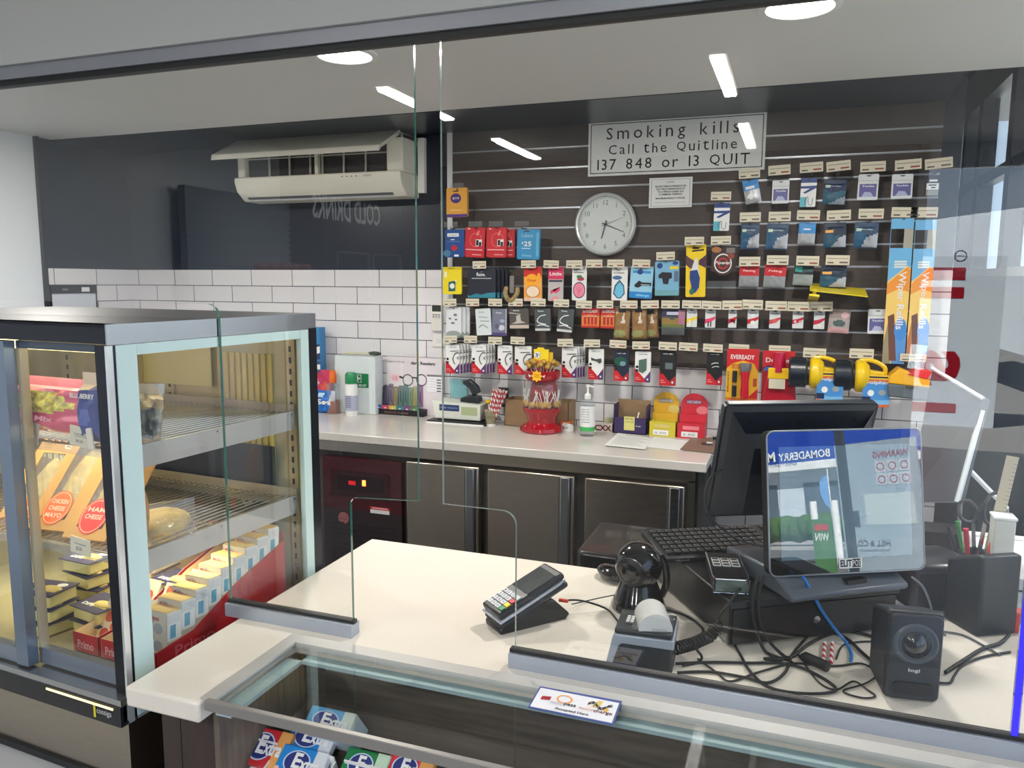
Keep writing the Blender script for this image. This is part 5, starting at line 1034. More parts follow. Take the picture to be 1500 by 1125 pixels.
# ---- gum packs on the niche shelf
nn=V((0,-.326,.945)); P0=(0,1.25,.722)
dirS=V((0,-.945,-.326))  # down slope towards customer
def tray(x0,x1,s0,s1):
    b=B(); 
    return b
def gum(cx_px,cy_px,w,l,name,label,col,lift=.036,rot=0,accent=c_(225,160,90)):
    p=hit(cx_px,cy_px,(P0[0],P0[1],P0[2]+lift),nn)
    t=T(name,label,'chewing gum',p,(R(36),0,R(rot*0)))
    b=B(); b.bb(-w/2,-l/2,-.018,w/2,l/2,0,col); b.bb(w/2-.028,-l/2-.0005,-.0185,w/2+.0005,l/2+.0005,.0004,accent); b.build('wrapper',t,bevel=.0025)
    b=B(); F=FR((-w/2,-l/2,0),(w,0,0),(0,l,0),(0,0,1)); b.de(F,.42,.5,.26,.34,c_(40,50,120),.0009); b.ring(F,.42,.5,.29,.38,.1,c_(190,210,235),.0009); b.dt(F,.34,.30,.17,.5,'E',W0,2,.0016); b.dt(F,.5,.30,.42,.34,'xtra',W0,2,.0018); b.de(F,.06,.2,.05,.07,c_(235,190,180),.0009); b.build('print',t)
    return t
gum(388,1094,.100,.075,'gum_pack','red chewing gum pack at the left end of the shelf',c_(200,44,52),rot=-8)
gum(456,1080,.105,.06,'gum_pack','blue chewing gum pack in the second tray, upper one',c_(24,130,205),rot=-10,accent=c_(210,214,220))
gum(440,1118,.105,.06,'gum_pack','blue chewing gum pack in the second tray, lower one',c_(24,130,205),rot=-10,accent=c_(210,214,220))
gum(533,1122,.095,.06,'gum_pack','green chewing gum pack in the third tray',c_(20,120,66),rot=-10,accent=c_(190,215,190))
gum(598,1126,.095,.06,'gum_pack','red chewing gum pack right of the green one',c_(215,50,62),rot=-10)
t=gum(482,1056,.105,.05,'gum_box','pale blue chewing gum box at the back seen through the glass top',c_(90,165,215),lift=.085,rot=-8,accent=c_(205,215,205))
B().bb(-.052,-.025,-.075,.052,.025,-.0185,c_(190,205,215)).build('box',t)
# white trays
for i,(xa,xb) in enumerate(((345,412),(424,497),(503,562),(566,630))):
    a=hit(xa+25,1075+i*14,P0,nn); b0=hit(xb+15,1088+i*14,P0,nn); cx=(a.x+b0.x)/2; w=abs(b0.x-a.x)
    t=T('shelf_tray','white plastic gum tray, %s on the sloped niche shelf'%('first from the left','second from the left','third from the left','fourth from the left')[i],'tray',(cx,1.25,.728),(R(19),0,0))
    b=B(); m=M((232,232,232),.4); b.bb(-w/2,-.16,.0,w/2,.0,.003,m); b.bb(-w/2-.001,-.16,.0,-w/2+.002,.0,.022,m); b.bb(w/2-.002,-.16,.0,w/2+.001,.0,.022,m); b.bb(-w/2,-.003,0,w/2,.0,.035,m); b.build('tray',t)
# ================= CARD TERMINAL =================
def gp(x,y,z=ZT): return at_z(x,y,z)
t=T('card_terminal','grey and black card payment terminal on a tilted stand','card reader',(-.603,1.572,ZT),(0,0,R(-40)))
b=B(); b.prism([(-.01,0),(.12,0),(.165,.0),(.175,.012),(.13,.055),(.10,.052),(.0,.022),(-.012,.012)],'x',-.036,.036,M((26,28,30),.4)); b.build('stand',t,bevel=.004)
b=B(); X=Matrix.Translation((0,-.008,.012))@Matrix.Rotation(R(21),4,'X'); b.X=X
b.bb(-.042,0,.0,.042,.19,.016,M((36,38,42),.35)); b.build('lower_body',t,bevel=.008,seg=3)
b=B(); b.X=X; b.prism([(-.043,.0),(.043,.0),(.043,.17),(.036,.188),(-.036,.188),(-.043,.17)],'z',.0165,.0235,M((178,184,196),.3,.3)); b.build('silver_band',t,bevel=.002)
b=B(); b.X=X; b.bb(-.041,.004,.0235,.041,.187,.040,M((34,36,40),.35)); b.build('upper_body',t,bevel=.006,seg=3)
b=B(); b.X=X; b.bb(-.034,.088,.0403,.034,.168,.0413,M((56,62,64),.12,coat=.5)); b.build('display',t)
b=B(); b.X=X
for j in range(4):
    for i in range(4):
        x=-.034+i*.0175; y=.060-j*.0145; m=M((205,208,212),.5) if i<3 and j<4 else (RD if j==1 else YL if j==2 else GN if j==3 else M((205,208,212),.5))
        if j==3 and i in (0,): m=M((205,208,212),.5)
        b.bb(x,y,.040,x+.0145,y+.011,.0425,m)
        if i<3: F=FR((x,y,.0426),(.0145,0,0),(0,.011,0),(0,0,1)); b.dt(F,.35,.2,.3,.6,'147*2580369#'[min(i*4+j,11)],K0,1,.0002)
b.build('keys',t)
def cable(pts,r,name,label,cat='cable',m=BLKM,n=8,closed=False):
    P=[]
    for q in pts: P.append(hit(q[0],q[1],V((-.103,1.656,ZT))+V((.5417,-.8406,0))*.016,(.5417,-.8406,0)) if len(q)>2 and q[2]=='d' else at_z(q[0],q[1],ZT+(q[2] if len(q)>2 else r+.001)))
    c=P[0].copy(); b=B(); b.tube([p-c for p in P],r,m,n=n,sub=7); o=b.build(name,loc=c,smooth=True); return tag(o,label,cat)
cable([(822,880,.03),(845,879,.03),(868,884,.02),(890,893,.004),(902,906,.004),(912,920,.003)],.0024,'terminal_cable','black cable with red plug leaving the card terminal toward the scanner')
p=at_z(826,880,ZT+.030); b=B(); b.cyl((-.012,0,0),(.010,.001,0),.0042,M((225,70,50),.4)); b.build('plug',bpy.data.objects['terminal_cable'],loc=p-bpy.data.objects['terminal_cable'].location)
cable([(838,885,.012),(860,880,.004),(888,874,.02),(905,872,.03),(922,880,.02),(945,898,.03)],.0015,'scanner_cable','thin black cable looping in front of the scanner stand')
# ================= SCANNER =================
t=T('barcode_scanner','black ball-shaped barcode scanner on a curved stand','scanner',(-.325,1.80,ZT))
b=B(); b.lathe([(.001,0),(.064,0),(.066,.008),(.058,.03),(.046,.06),(.036,.085),(.001,.09)],GBLK,n=30); b.build('stand',t,smooth=True)
b=B(); b.sph((0,-.012,.112),.056,GBLK,n=36,k=20); b.build('head',t,smooth=True)
b=B(); b.X=Matrix.Translation((0,-.012,.112))@Matrix.Rotation(R(-14),4,'Z')@Matrix.Rotation(R(98),4,'X'); b.lathe([(.026,.0505),(.036,.0455),(.037,.040)],BLK,n=30); b.lathe([(.001,.0495),(.026,.0500),(.026,.0508)],M((16,20,22),.05,coat=1),n=30); b.build('scan_window',t,smooth=True)
b=B(); b.tube([(.03,.03,.0),(.052,.03,.03),(.062,.02,.07),(.058,.015,.11),(.05,.01,.13)],.009,GBLK,n=10); b.build('arm',t,smooth=True)
b=B(); b.sph((0,0,0),.03,GBLK,sx=1,sy=1.7,sz=.6); p=gp(893,852); o=b.build('computer_mouse',loc=(p.x+.0,p.y+.02,ZT+.018),rot=(0,0,R(50)),smooth=True); tag(o,'black computer mouse behind the barcode scanner','mouse')
# ================= RECEIPT PRINTER =================
t=T('receipt_printer','black and silver label printer with a round paper roll window','printer',(-.263,1.495,ZT),(0,0,R(3)))
b=B(); DG=M((40,44,48),.4); b.prism([(-.066,0),(.064,0),(.062,.060),(-.054,.060)],'y',0,.10,DG); b.build('body',t,bevel=.005)
SV=M((168,178,192),.3,.4)
b=B(); b.prism([(-.070,.005),(-.066,.0),(-.058,.0),(-.044,.048),(-.038,.053),(.066,.053),(.066,.072),(-.052,.072),(-.057,.066)],'y',-.004,.104,SV); b.build('silver_band',t,bevel=.002)
b=B(); b.bb(-.054,.0,.072,.062,.102,.082,DG); b.build('lid',t,bevel=.003)
b=B(); b.bb(-.036,.03,.0825,-.020,.065,.085,GREY); 
for i in range(3):
    for j in range(2): b.bb(-.035+j*.009,.032+i*.011,.085,-.029+j*.009,.039+i*.011,.087,W1)
b.build('buttons',t)
b=B(); b.X=Matrix.Translation((.02,.05,.082)); b.cyl((.008,-.04,.002),(-.012,.036,.002),.034,M((214,214,212),.25,alpha=.9),n=32); b.build('paper_roll',t,smooth=True)
b=B(); b.bb(-.02,.008,.082,.05,.095,.088,FILM); b.build('roll_cover',t)
# coil cable
P=[at_z(990,950,ZT+.035),at_z(1015,943,ZT+.03),at_z(1040,932,ZT+.035),at_z(1056,915,ZT+.06)]
b=B(); pts=[]; c=P[0]
path=[P[0].lerp(P[1],s) for s in (0,.5)]+[P[1].lerp(P[2],s) for s in (0,.5)]+[P[2].lerp(P[3],s) for s in (0,.5,1)]
N_=17*10
for i in range(N_+1):
    s=i/N_*(len(path)-1); k=min(int(s),len(path)-2); q=path[k].lerp(path[k+1],s-k); d=(path[k+1]-path[k]).normalized(); a=d.cross(V((0,0,1))).normalized(); u=d.cross(a)
    th=2*PI*i/10; pts.append(q-c+a*.011*math.cos(th)+u*.011*math.sin(th))
b.tube(pts,.0030,BLKM,n=6,smooth=False); e=[at_z(1056,915,ZT+.06),at_z(1054,902,ZT+.09),at_z(1070,880,ZT+.11),at_z(1090,855,ZT+.122),at_z(1096,845,ZT+.127)]
b.tube([q-c for q in e],.003,BLKM,n=6); o=b.build('coiled_cable',loc=c,smooth=True); tag(o,'thick coiled black cable from the label printer to the keypad','cable')
# ================= CASH DRAWER, KEYBOARD, KEYPAD, SCREENS =================
A=32.8
t=T('cash_drawer','black metal cash drawer turned diagonally on the counter','cash drawer',(-.103,1.656,ZT),(0,0,R(A)))
b=B(); b.bb(0,0,.006,.41,.44,.105,M((11,11,13),.35)); b.build('body',t,bevel=.004)
b=B(); b.bb(.006,-.006,.012,.404,.0,.088,M((13,15,19),.3,coat=.2)); b.bb(0,-.008,.092,.41,0,.106,M((24,26,30),.35)); b.cyl((.205,-.009,.05),(.205,-.004,.05),.008,CHROME); b.build('front',t)
for x in (.03,.38):
    for y in (.03,.40): B().cyl((x,y,0),(x,y,.008),.012,RUB).build('foot',t)
ux=V((math.cos(R(A)),math.sin(R(A)),0)); uy=V((-math.sin(R(A)),math.cos(R(A)),0)); D0=V((-.103,1.656,ZT))
dl=lambda x,y,z: D0+ux*x+uy*y+V((0,0,z))
# keyboard
kb=T('keyboard','black computer keyboard lying on the cash drawer','keyboard',dl(-.035,.25,.106),(R(4),0,R(A-3)))
b=B(); b.prism([(-.01,.0),(.16,.0),(.16,.018),(-.01,.012)],'x',-.01,.44,M((26,26,28),.4)); b.build('case',kb,bevel=.003)
b=B(); KM=M((34,34,36),.35); KL=M((150,150,152),.5)
for j in range(6):
    for i in range(21):
        if i in (14,) : continue
        x=.004+i*.0203; y=.008+j*.0235; z=.0135+.0335*y; b.bb(x,y,z,x+.0165,y+.0185,z+.006,KM); b.bb(x+.003,y+.012,z+.006,x+.006,y+.015,z+.0062,KL)
b.build('keys',kb)
b=B(); F=FR((0.02,-.0105,.003),(1,0,0),(0,0,1),(0,-1,0)); b.dt(F,.0,.001,.035,.005,'Microsoft',KL,0,.0005); b.build('lettering',kb)
# keypad device
kp=T('pin_keypad','small black keypad with white outlined keys and silver rim on the drawer front','keypad',dl(-.012,.055,.108),(R(2),0,R(A-20)))
b=B(); b.bb(.0,.0,.0,.075,.155,.030,M((24,24,26),.3)); b.build('body',kp,bevel=.004)
b=B(); b.tube([(.001,.15,.03),(.0,.01,.03),(.004,-.003,.03),(.071,-.003,.03),(.076,.01,.03),(.075,.15,.03)],.002,CHROME,n=6,smooth=False); b.bb(.004,-.006,.003,.072,-.001,.028,M((90,105,100),.15,coat=.5)); b.tube([(0,-.003,.03),(0,-.005,.0),(.074,-.005,.0),(.076,-.003,.03)],.0018,CHROME,n=6,smooth=False); b.build('silver_rim',kp)
b=B()
for i in range(3):
    for j in range(3): b.bb(.008+i*.021,.07+j*.016,.0302,.008+i*.021+.018,.07+j*.016+.012,.0325,W0); b.bb(.0095+i*.021,.0715+j*.016,.0326,.0085+i*.021+.015,.0705+j*.016+.009,.0328,K0)
b.build('keys',kp)
# screen geometry
az=R(61.6); rS=V((math.sin(az),math.cos(az),0)); nS=V((math.cos(az),-math.sin(az),0))
SA=90-61.6
cS=hit(1240,734,(.08,1.81,1.222),(math.cos(az)*math.cos(R(9)),-math.sin(az)*math.cos(R(9)),math.sin(R(9))))
t=T('customer_display','square customer touch screen with bright display and white maker badge','monitor',cS,(0,0,R(SA)))
X=Matrix.Rotation(R(-9),4,'X')
hw,hh=.184,.158
b=B(); b.X=X; r=.016
def rrect(hw,hh,r,k=5):
    o=[]
    for cx,cz,a0 in ((hw-r,hh-r,0),(-hw+r,hh-r,90),(-hw+r,-hh+r,180),(hw-r,-hh+r,270)):
        o+=[(cx+r*math.cos(R(a0+90*i/k)),cz+r*math.sin(R(a0+90*i/k))) for i in range(k+1)]
    return o
b.prism(rrect(hw,hh,r),'y',.002,.028,M((22,24,26),.35)); b.build('housing',t)
b=B(); b.X=X; b.prism(rrect(hw-.002,hh-.002,r),'y',-.001,.003,lcd((0,0,0),0)); b.build('front_glass',t)
b=B(); b.X=X; pr=rrect(hw,hh,r); b.tube([(x,.0,z) for x,z in pr+pr[:1]],.0022,M((150,155,160),.3,.6),n=6,smooth=False); b.build('rim',t,smooth=True)
b=B(); b.X=X; 
def s2(px,py):  # photo px -> local screen x,z
    n_=V((nS.x*math.cos(R(9)),nS.y*math.cos(R(9)),math.sin(R(9)))); p=hit(px,py,cS,n_)-cS; u=rS.cross(-n_) ; return p.dot(rS),p.dot(u)
(a0,b0),(a1,b1)=s2(1140,655),s2(1336,812)
SC=lcd((.20,.34,.46),.30); b.bb(a0,-.0016,b1,a1,-.0011,b0,SC); b.build('lit_panel',t)
b=B(); b.X=X; (c0,d0),(c1,d1)=s2(1228,818),s2(1262,831); F=FR((c0,-.0020,min(d0,d1)),(c1-c0,0,0),(0,0,abs(d1-d0)),(0,-1,0)); b.dq(F,0,0,1,1,W0,.0002); b.dt(F,.06,.15,.5,.7,'ELIT',K0,2,.0005); b.dq(F,.58,.08,.94,.92,K0,.0004); b.dt(F,.60,.2,.32,.6,'POS',W0,0,.0007); b.build('badge',t)
# monitor for operator, seen from behind
cM=at_y(1162,679,1.96); t2=T('operator_monitor','large black operator monitor seen from behind','monitor',cM,(0,0,R(SA-2)))
X2=Matrix.Rotation(R(17),4,'X'); MB_=M((24,31,42),.35,spec=.8)
b=B(); b.X=X2; b.prism(rrect(.19,.155,.014),'y',.012,.032,MB_); b.build('front_frame',t2,bevel=.002)
b=B(); b.X=X2; hw2,hh2=.184,.15
O=[(-hw2,.012,hh2),(hw2,.012,hh2),(hw2,.012,-hh2),(-hw2,.012,-hh2)]; I=[(-.12,-.030,.06),(.12,-.030,.06),(.12,-.034,-.12),(-.12,-.034,-.12)]
b.add([(-hw2,.012,hh2),(hw2,.012,hh2),(hw2,.012,-hh2),(-hw2,.012,-hh2),(-hw2+.01,.0,hh2-.01),(hw2-.01,.0,hh2-.01),(hw2-.01,.0,-hh2+.01),(-hw2+.01,.0,-hh2+.01)]+[(-hw2+.03,-.004,.085),(hw2-.03,-.004,.085)]+I,
 [(0,1,5,4),(1,2,6,5),(2,3,7,6),(3,0,4,7),(4,5,9,8),(8,9,11,10),(10,11,12,13),(5,6,12,11),(5,11,9),(4,8,10),(4,10,13,7),(7,13,12,6)],MB_); b.build('back_shell',t2)
b=B(); b.X=X2
for x in (-.13,-.01,.13): b.cyl((x,.002,.118),(x,-.004,.116),.005,K0,n=12)
b.build('screw_hole',t2)
# stand
t3=T('screen_stand','sloped grey stand carrying the customer and operator screens','stand',(.14,1.775,ZT+.1068),(0,0,R(36)))
b=B(); b.prism([(0,0),(.26,0),(.26,.04),(.09,.05),(-.005,.014)],'x',-.15,.15,M((84,92,102),.35)); b.build('base',t3,bevel=.006)
b=B(); b.prism([(.11,.045),(.20,.045),(.17,.15),(.12,.15)],'x',-.06,.06,M((30,33,38),.4)); b.build('column',t3,bevel=.006)
b=B(); b.bb(-.0,.012,.012,.05,.03,.030,BLK); b.build('slot',t3)
# ================= SPEAKERS =================
def speaker(loc,rot,label,w=.098,d=.12,h=.172,front=True):
    t=T('computer_speaker',label,'speaker',loc,(0,0,R(rot))); m=M((42,48,56),.4)
    b=B(); b.prism([(0,0),(d,.0),(d,h*.80),(.02,h),(.0,h)],'x',-w/2,w/2,M((28,31,35),.45)); b.build('cabinet',t,bevel=.008,seg=3)
    if front:
        b=B(); b.prism([(x,z+h/2) for x,z in rrect(w/2-.003,h/2-.003,.012)],'y',-.006,.002,m); b.build('front_panel',t,bevel=.003)
        O=Matrix.Translation((0,-.006,h*.66))@Matrix.Rotation(R(90),4,'X')
        b=B(); b.X=O; b.lathe([(.040,.0),(.036,.003),(.031,.001),(.029,.003),(.026,.003)],M((70,78,86),.3),n=36); b.build('cone_ring',t,smooth=True)
        b=B(); b.X=O; b.lathe([(.001,.010),(.012,.008),(.020,.001),(.026,.001)],M((36,40,44),.1,coat=.8),n=30); b.build('cone',t,smooth=True)
        b=B(); b.prism([(x,z+h*.15) for x,z in rrect(w*.36,h*.07,.008)],'y',-.008,-.005,K0); b.build('bass_port',t)
        b=B(); F=FR((-.010,-.0065,h*.33),(.020,0,0),(0,0,.009),(0,-1,0)); b.dt(F,0,0,1,1,'logi',W1,1,.0003); b.build('lettering',t)
    return t
speaker((.238,1.562,ZT),8,'dark grey computer speaker facing forward with round cone')
t=speaker((.455,1.93,ZT),30,'dark grey computer speaker turned away, behind the forward-facing one',w=.10,d=.11,h=.185,front=False)
# ================= BITS AT THE RIGHT =================
# grey tilted panel monitor seen edge-on
P=[at_y(1366,540,2.45),at_y(1440,584,2.28),at_y(1402,735,2.22),at_y(1330,735,2.40)]; n=(P[1]-P[0]).cross(P[3]-P[0]).normalized()*-.022; c=sum(P,V())/4
t=T('tilted_screen','dark tilted screen seen from behind with pale top and side edges','monitor',c)
b=B(); b.add([p-c for p in P]+[p-c-n for p in P],[(3,2,1,0),(4,5,6,7),(0,1,5,4),(1,2,6,5),(2,3,7,6),(3,0,4,7)],M((58,64,72),.35)); b.build('panel',t)
b=B(); e=M((205,212,216),.3,.3); b.tube([P[0]-c,P[1]-c],.006,e,n=6,smooth=False); b.tube([P[1]+V((0,0,-.03))-c,P[2]-c],.007,e,n=6,smooth=False); b.build('edge_trim',t)  # light catching the top and side edge put in as pale tubes
q=gp(1385,770,ZT); 
b=B(); b.box((0,0,.06),(.10,.10,.12),K0); o=b.build('monitor_base',t,loc=V((c.x,c.y,ZT))-c)
# black rounded printer and paper roll
q=at_y(1362,840,2.02); t=T('black_printer','black rounded receipt printer behind the customer screen','printer',(q.x-.01,2.12,ZT),(0,0,R(25)))
b=B(); b.prism([(-.10,0),(.05,0),(.05,.09),(.02,.125),(-.05,.13),(-.10,.11)],'x',-.075,.07,M((34,37,42),.3)); b.build('body',t,bevel=.014,seg=3)
p=at_y(1362,800,2.22); b=B(); b.cyl((-.03,0,0),(.03,0,0),.045,M((214,212,208),.6),n=32); b.cyl((-.031,0,0),(.031,0,0),.012,M((120,110,100),.6),n=16); tag(b.build('paper_roll',loc=(p.x,2.20,ZT+.046),rot=(0,0,R(-60)),smooth=True),'white receipt paper roll standing behind the black printer','paper roll')
# pen cup
p=at_y(1430,830,2.15); PCX=V((p.x,2.15,ZT))
t=T('pen_cup','dark mesh pen cup crowded with pens beside the rear speaker','pen cup',PCX); b=B(); b.lathe([(.001,0),(.040,0),(.040,.12),(.037,.12),(.036,.006),(.001,.006)],M((40,42,48),.5),n=24); b.build('cup',t,smooth=True)
def stick(name,label,cat,dx,dy,ang,ay,l,r,m,capm=None):
    t=T(name,label,cat,PCX+V((dx,dy,.03)),(R(ay),R(ang),0)); B().cyl((0,0,0),(0,0,l*.75),r,m,n=10).build('barrel',t,smooth=True); B().cyl((0,0,l*.75),(0,0,l),r*1.1,capm or m,n=10).build('cap',t,smooth=True)
stick('pen','red marker leaning left in the pen cup','pen',-.012,-.01,-8,4,.155,.006,c_(200,40,60)); stick('pen','blue pen in the pen cup by the ruler','pen',.012,-.012,14,4,.15,.006,c_(40,70,170)); stick('pen','blue highlighter in the pen cup','pen',.02,.0,18,2,.145,.007,c_(50,90,190))
stick('pen','black pen in the pen cup','pen',-.022,.008,-16,-3,.15,.005,K0); stick('pen','green pen behind the scissors in the pen cup','pen',-.01,.015,-12,-6,.16,.005,c_(60,150,70))
t=T('red_marker','fat red marker leaning right in the pen cup','pen',PCX+V((0,-.02,.01)),(R(3),R(12),0)); B().bb(-.012,-.008,.05,.014,.008,.165,c_(215,60,45)).build('barrel',t,bevel=.004)
p=at_y(1410,735,2.15); t=T('scissors','scissors with two black handle loops standing in the pen cup','scissors',PCX+V((0,.006,.055)))
b=B(); H=M((44,42,48),.4)
def loop(cx,cz,rx,rz,tilt): 
    return [(cx+rx*math.cos(a)*math.cos(tilt)-rz*math.sin(a)*math.sin(tilt),0,cz+rx*math.cos(a)*math.sin(tilt)+rz*math.sin(a)*math.cos(tilt)) for a in [2*PI*i/16 for i in range(17)]]
b.tube(loop(-.028,.165,.020,.028,.35),.0045,H,n=8,sub=2); b.build('handle',t,smooth=True); b=B(); b.tube(loop(.026,.178,.019,.040,-.15),.0045,H,n=8,sub=2); b.build('handle',t,smooth=True)
b=B(); b.prism([(-.018,.14),(-.010,.14),(.006,0),(-.004,0)],'y',-.001,.001,CHROME); b.prism([(.008,.14),(.018,.14),(.004,0),(-.006,0)],'y',.0015,.003,CHROME); b.build('blade',t)
a0=at_y(1440,760,2.14); a1=at_y(1484,678,2.14); 
t=T('wooden_ruler','wooden ruler leaning to the right out of the pen cup','ruler',PCX+V((.012,-.002,.012)),(0,math.atan2(a1.x-PCX.x-.012,a1.z-PCX.z),0)); L_=math.hypot(a1.x-PCX.x,a1.z-PCX.z)
b=B(); b.bb(-.013,-.0015,0,.013,.0015,L_,M((196,184,158),.5)); F=FR((-.013,-.0016,0),(1,0,0),(0,0,1),(0,-1,0))
for i in range(int(L_/.01)): b.dq(F,.018 if i%5 else .014,i*.01,.026,i*.01+.0008,c_(90,80,70),.0002)
b.build('blade',t)
p=at_y(1462,785,2.10); b=B(); b.box((0,0,.045),(.045,.05,.09),M((205,208,200),.4)); b.box((0,-.001,.094),(.05,.055,.008),M((225,228,225),.4)); tag(b.build('white_carton',loc=(p.x+.012,2.12,p.z-.05),bevel=.003),'small white box on a stand right of the pen cup','box')
b=B(); b.box((0.01,0,0),(.06,.06,p.z-.05-ZT-.001),M((70,76,82),.5)); tag(b.build('dark_riser',loc=(p.x,2.12,ZT+(p.z-.05-ZT)/2)),'dark block carrying the small white box','block')
b=B(); b.prism([(0,0),(.06,0),(.06,.045),(0,.055)],'y',-.02,.02,M((200,60,60),.4)); p=at_y(1462,868,1.98); tag(b.build('red_stapler',loc=(p.x,1.98,ZT),bevel=.004),'small red stapler half hidden behind the rear speaker','stapler')
# lit paper stack at far right
b=B(); b.box((0,0,0),(.5,.4,.03),M((225,222,225),.6)); p=at_y(1520,760,2.45); tag(b.build('paper_stack',loc=(p.x+.12,2.45,ZT+.016)),'stack of white papers at the right end behind the counter screen','paper')
# white long edge behind scissors
a0=at_y(1412,680,2.6); a1=at_y(1475,745,2.6)
b=B(); b.tube([a0,a1],.008,M((215,220,224),.4),n=6,smooth=False); b.tube([a1,V((a1.x,a1.y,ZT+.002))],.006,GREY,n=6,smooth=False); b.tube([a0,V((a0.x,a0.y,.86))],.006,GREY,n=6,smooth=False); tag(b.build('white_rail'),'thin white sloping rail behind the scissors','rail')
b=B(); b.bb(.36,2.03,0,1.9,2.75,ZT-.0015,M((150,156,162),.4)); tag(b.build('side_bench',bevel=.003),'grey side bench right of the operator space','bench')
# black bin behind counter
b=B(); b.prism([(-.60,2.25),(-.585,2.23),(-.30,2.23),(-.27,2.26),(-.27,2.55),(-.6,2.55)],'z',.0,.885,M((14,14,16),.3,coat=.3)); o=b.build('swing_bin',bevel=.02,seg=3); tag(o,'glossy black bin with rounded top behind the counter','bin')
B().bb(-.47,2.30,.886,-.36,2.34,.889,K0).build('lid_slot',o)
# two striped straws on counter
for i,px in enumerate((1208,1219)):
    a=gp(px-2,976); c=gp(px,945); b=B(); b.cyl((0,0,0),(0,0,(c-a).length),.004,SM,n=10); o=b.build('striped_straw',loc=(a.x,a.y,ZT+.006),smooth=True); o.rotation_euler=(c-a).to_track_quat('Z','Y').to_euler(); tag(o,'red and white striped straw lying among the cables, %s of two'%('left','right')[i],'straw')
# ================= CABLES =================
cable([(1112,842,'d'),(1105,862,'d'),(1102,895,'d'),(1110,930,'d'),(1122,955),(1145,966),(1120,965),(1150,965),(1165,975)],.0035,'power_cable','thick black cable hanging down the drawer front, left one')
cable([(1120,842,'d'),(1112,868,'d'),(1112,905,'d'),(1124,935,'d'),(1145,958),(1160,962),(1190,940),(1230,925),(1270,930),(1310,945)],.0035,'power_cable','thick black cable hanging down the drawer front, right one')
cable([(992,985),(1040,984),(1090,992),(1125,1000),(1150,985),(1160,960),(1180,935),(1196,918)],.003,'power_cable','black cable running from the label printer base, front one')
cable([(990,972),(1040,970),(1100,971),(1150,972),(1190,985),(1225,1010),(1185,1016),(1130,1008),(1100,985),(1085,960),(1076,945)],.003,'power_cable','black cable making a big loop in front of the cash drawer')
cable([(1022,965),(1050,985),(1070,998),(1110,985),(1160,972),(1200,975),(1230,975),(1262,972),(1290,985),(1310,990)],.0022,'data_cable','thin black cable crossing to the front speaker')
cable([(1178,972),(1200,1000),(1225,1010),(1250,998),(1270,1010),(1282,1020),(1262,1022),(1235,1012),(1270,1000),(1300,978)],.0018,'data_cable','thin black cable zigzagging near the front speaker')
cable([(1166,955),(1180,970),(1200,975)],.003,'power_cable','short thick black cable end behind the ferrite block')
cable([(965,892,.012),(985,895),(1010,905),(1030,922),(1022,935),(1020,950),(1028,962,.012),(1022,970),(1000,975)],.0028,'scanner_cable','black cable with sleeve leaving the scanner stand')
cable([(1225,965),(1235,945),(1260,940),(1300,938),(1330,928)],.002,'data_cable','thin black cable behind the straws')
cable([(1215,925),(1240,935),(1262,955),(1285,975),(1300,985)],.0035,'power_cable','thick black cable sweeping right behind the front speaker')
cable([(1385,985),(1400,975),(1420,962),(1440,950),(1465,942),(1478,930)],.004,'power_cable','thick dark cable right of the front speaker')
cable([(1375,1000),(1392,1000),(1398,990),(1410,975),(1440,962),(1480,955)],.0025,'data_cable','thin dark cable right of the front speaker')
cable([(1380,925),(1410,930),(1440,945),(1465,960)],.0022,'data_cable','thin grey cable below the rear speaker',m=M((90,94,98),.6))
cable([(1335,845,.12),(1352,860,.10),(1364,890,.05),(1368,920),(1385,930)],.0025,'data_cable','grey cable curving down behind the customer screen',m=M((110,114,118),.6))
cable([(1176,845,'d'),(1188,865,'d'),(1203,893,'d'),(1222,920,'d'),(1240,942,.006),(1247,958),(1246,968)],.0036,'network_cable','bright blue network cable hanging over the cash drawer',m=M((30,120,200),.5))
b=B(); a=gp(1178,970); c=gp(1212,985); b.cyl((0,0,0),c-a,.011,M((28,28,30),.4),n=14); b.cyl((c-a)*-.15,(0,0,0),.004,M((28,28,30),.4),r1=.010); o=b.build('cable_block',loc=a+V((0,0,.012)),smooth=True); tag(o,'black ferrite block in the middle of the cable tangle','cable block')
b=B(); P=[at_y(1058,688,1.88),at_y(1040,700,1.85),at_y(1032,730,1.84),at_y(1045,762,1.86),at_y(1080,790,1.88),at_y(1120,800,1.88)]; c=P[0]; b.tube([p-c for p in P],.0022,M((60,64,68),.5),n=6); tag(b.build('monitor_cable',loc=c,smooth=True),'thin grey cable arcing down the back of the operator monitor','cable')
# ================= DISPLAY FRIDGE =================
C0=V((-1.239,1.141,0)); RF=R(-4)
fx_=V((math.cos(RF),math.sin(RF),0)); fy_=V((-math.sin(RF),math.cos(RF),0))
def fl(px,py,v=0):
    p=hit(px,py,C0+fy_*v,fy_)-C0; return p.dot(fx_),p.z
def sd(px,py,u=0):
    p=hit(px,py,C0+fx_*u,fx_)-C0; return p.dot(fy_),p.z
def fw(x,y,z): return C0+fx_*x+fy_*y+V((0,0,z))
WF,DF=1.0,.64; ZB,ZF,ZTT=.655,.855,1.613
t=T('display_fridge','stainless steel glass-fronted refrigerated food display with sliding doors and lit wire shelves','display fridge',C0,(0,0,RF))
DS=M((58,60,66),.28,.85,name='dark_steel'); LS=M((186,188,190),.25,.9,bump=.03,nscale=30,stretch=(1,40,1),name='pale_steel'); MINT=M((205,228,224),.4); INT=M((196,188,150),.3,.35)
b=B(); b.bb(-WF,0,1.575,-.005,.03,ZTT,DS); b.bb(-.036,0.0,.80,-.0055,.045,1.573,DS); b.build('front_frame',t)
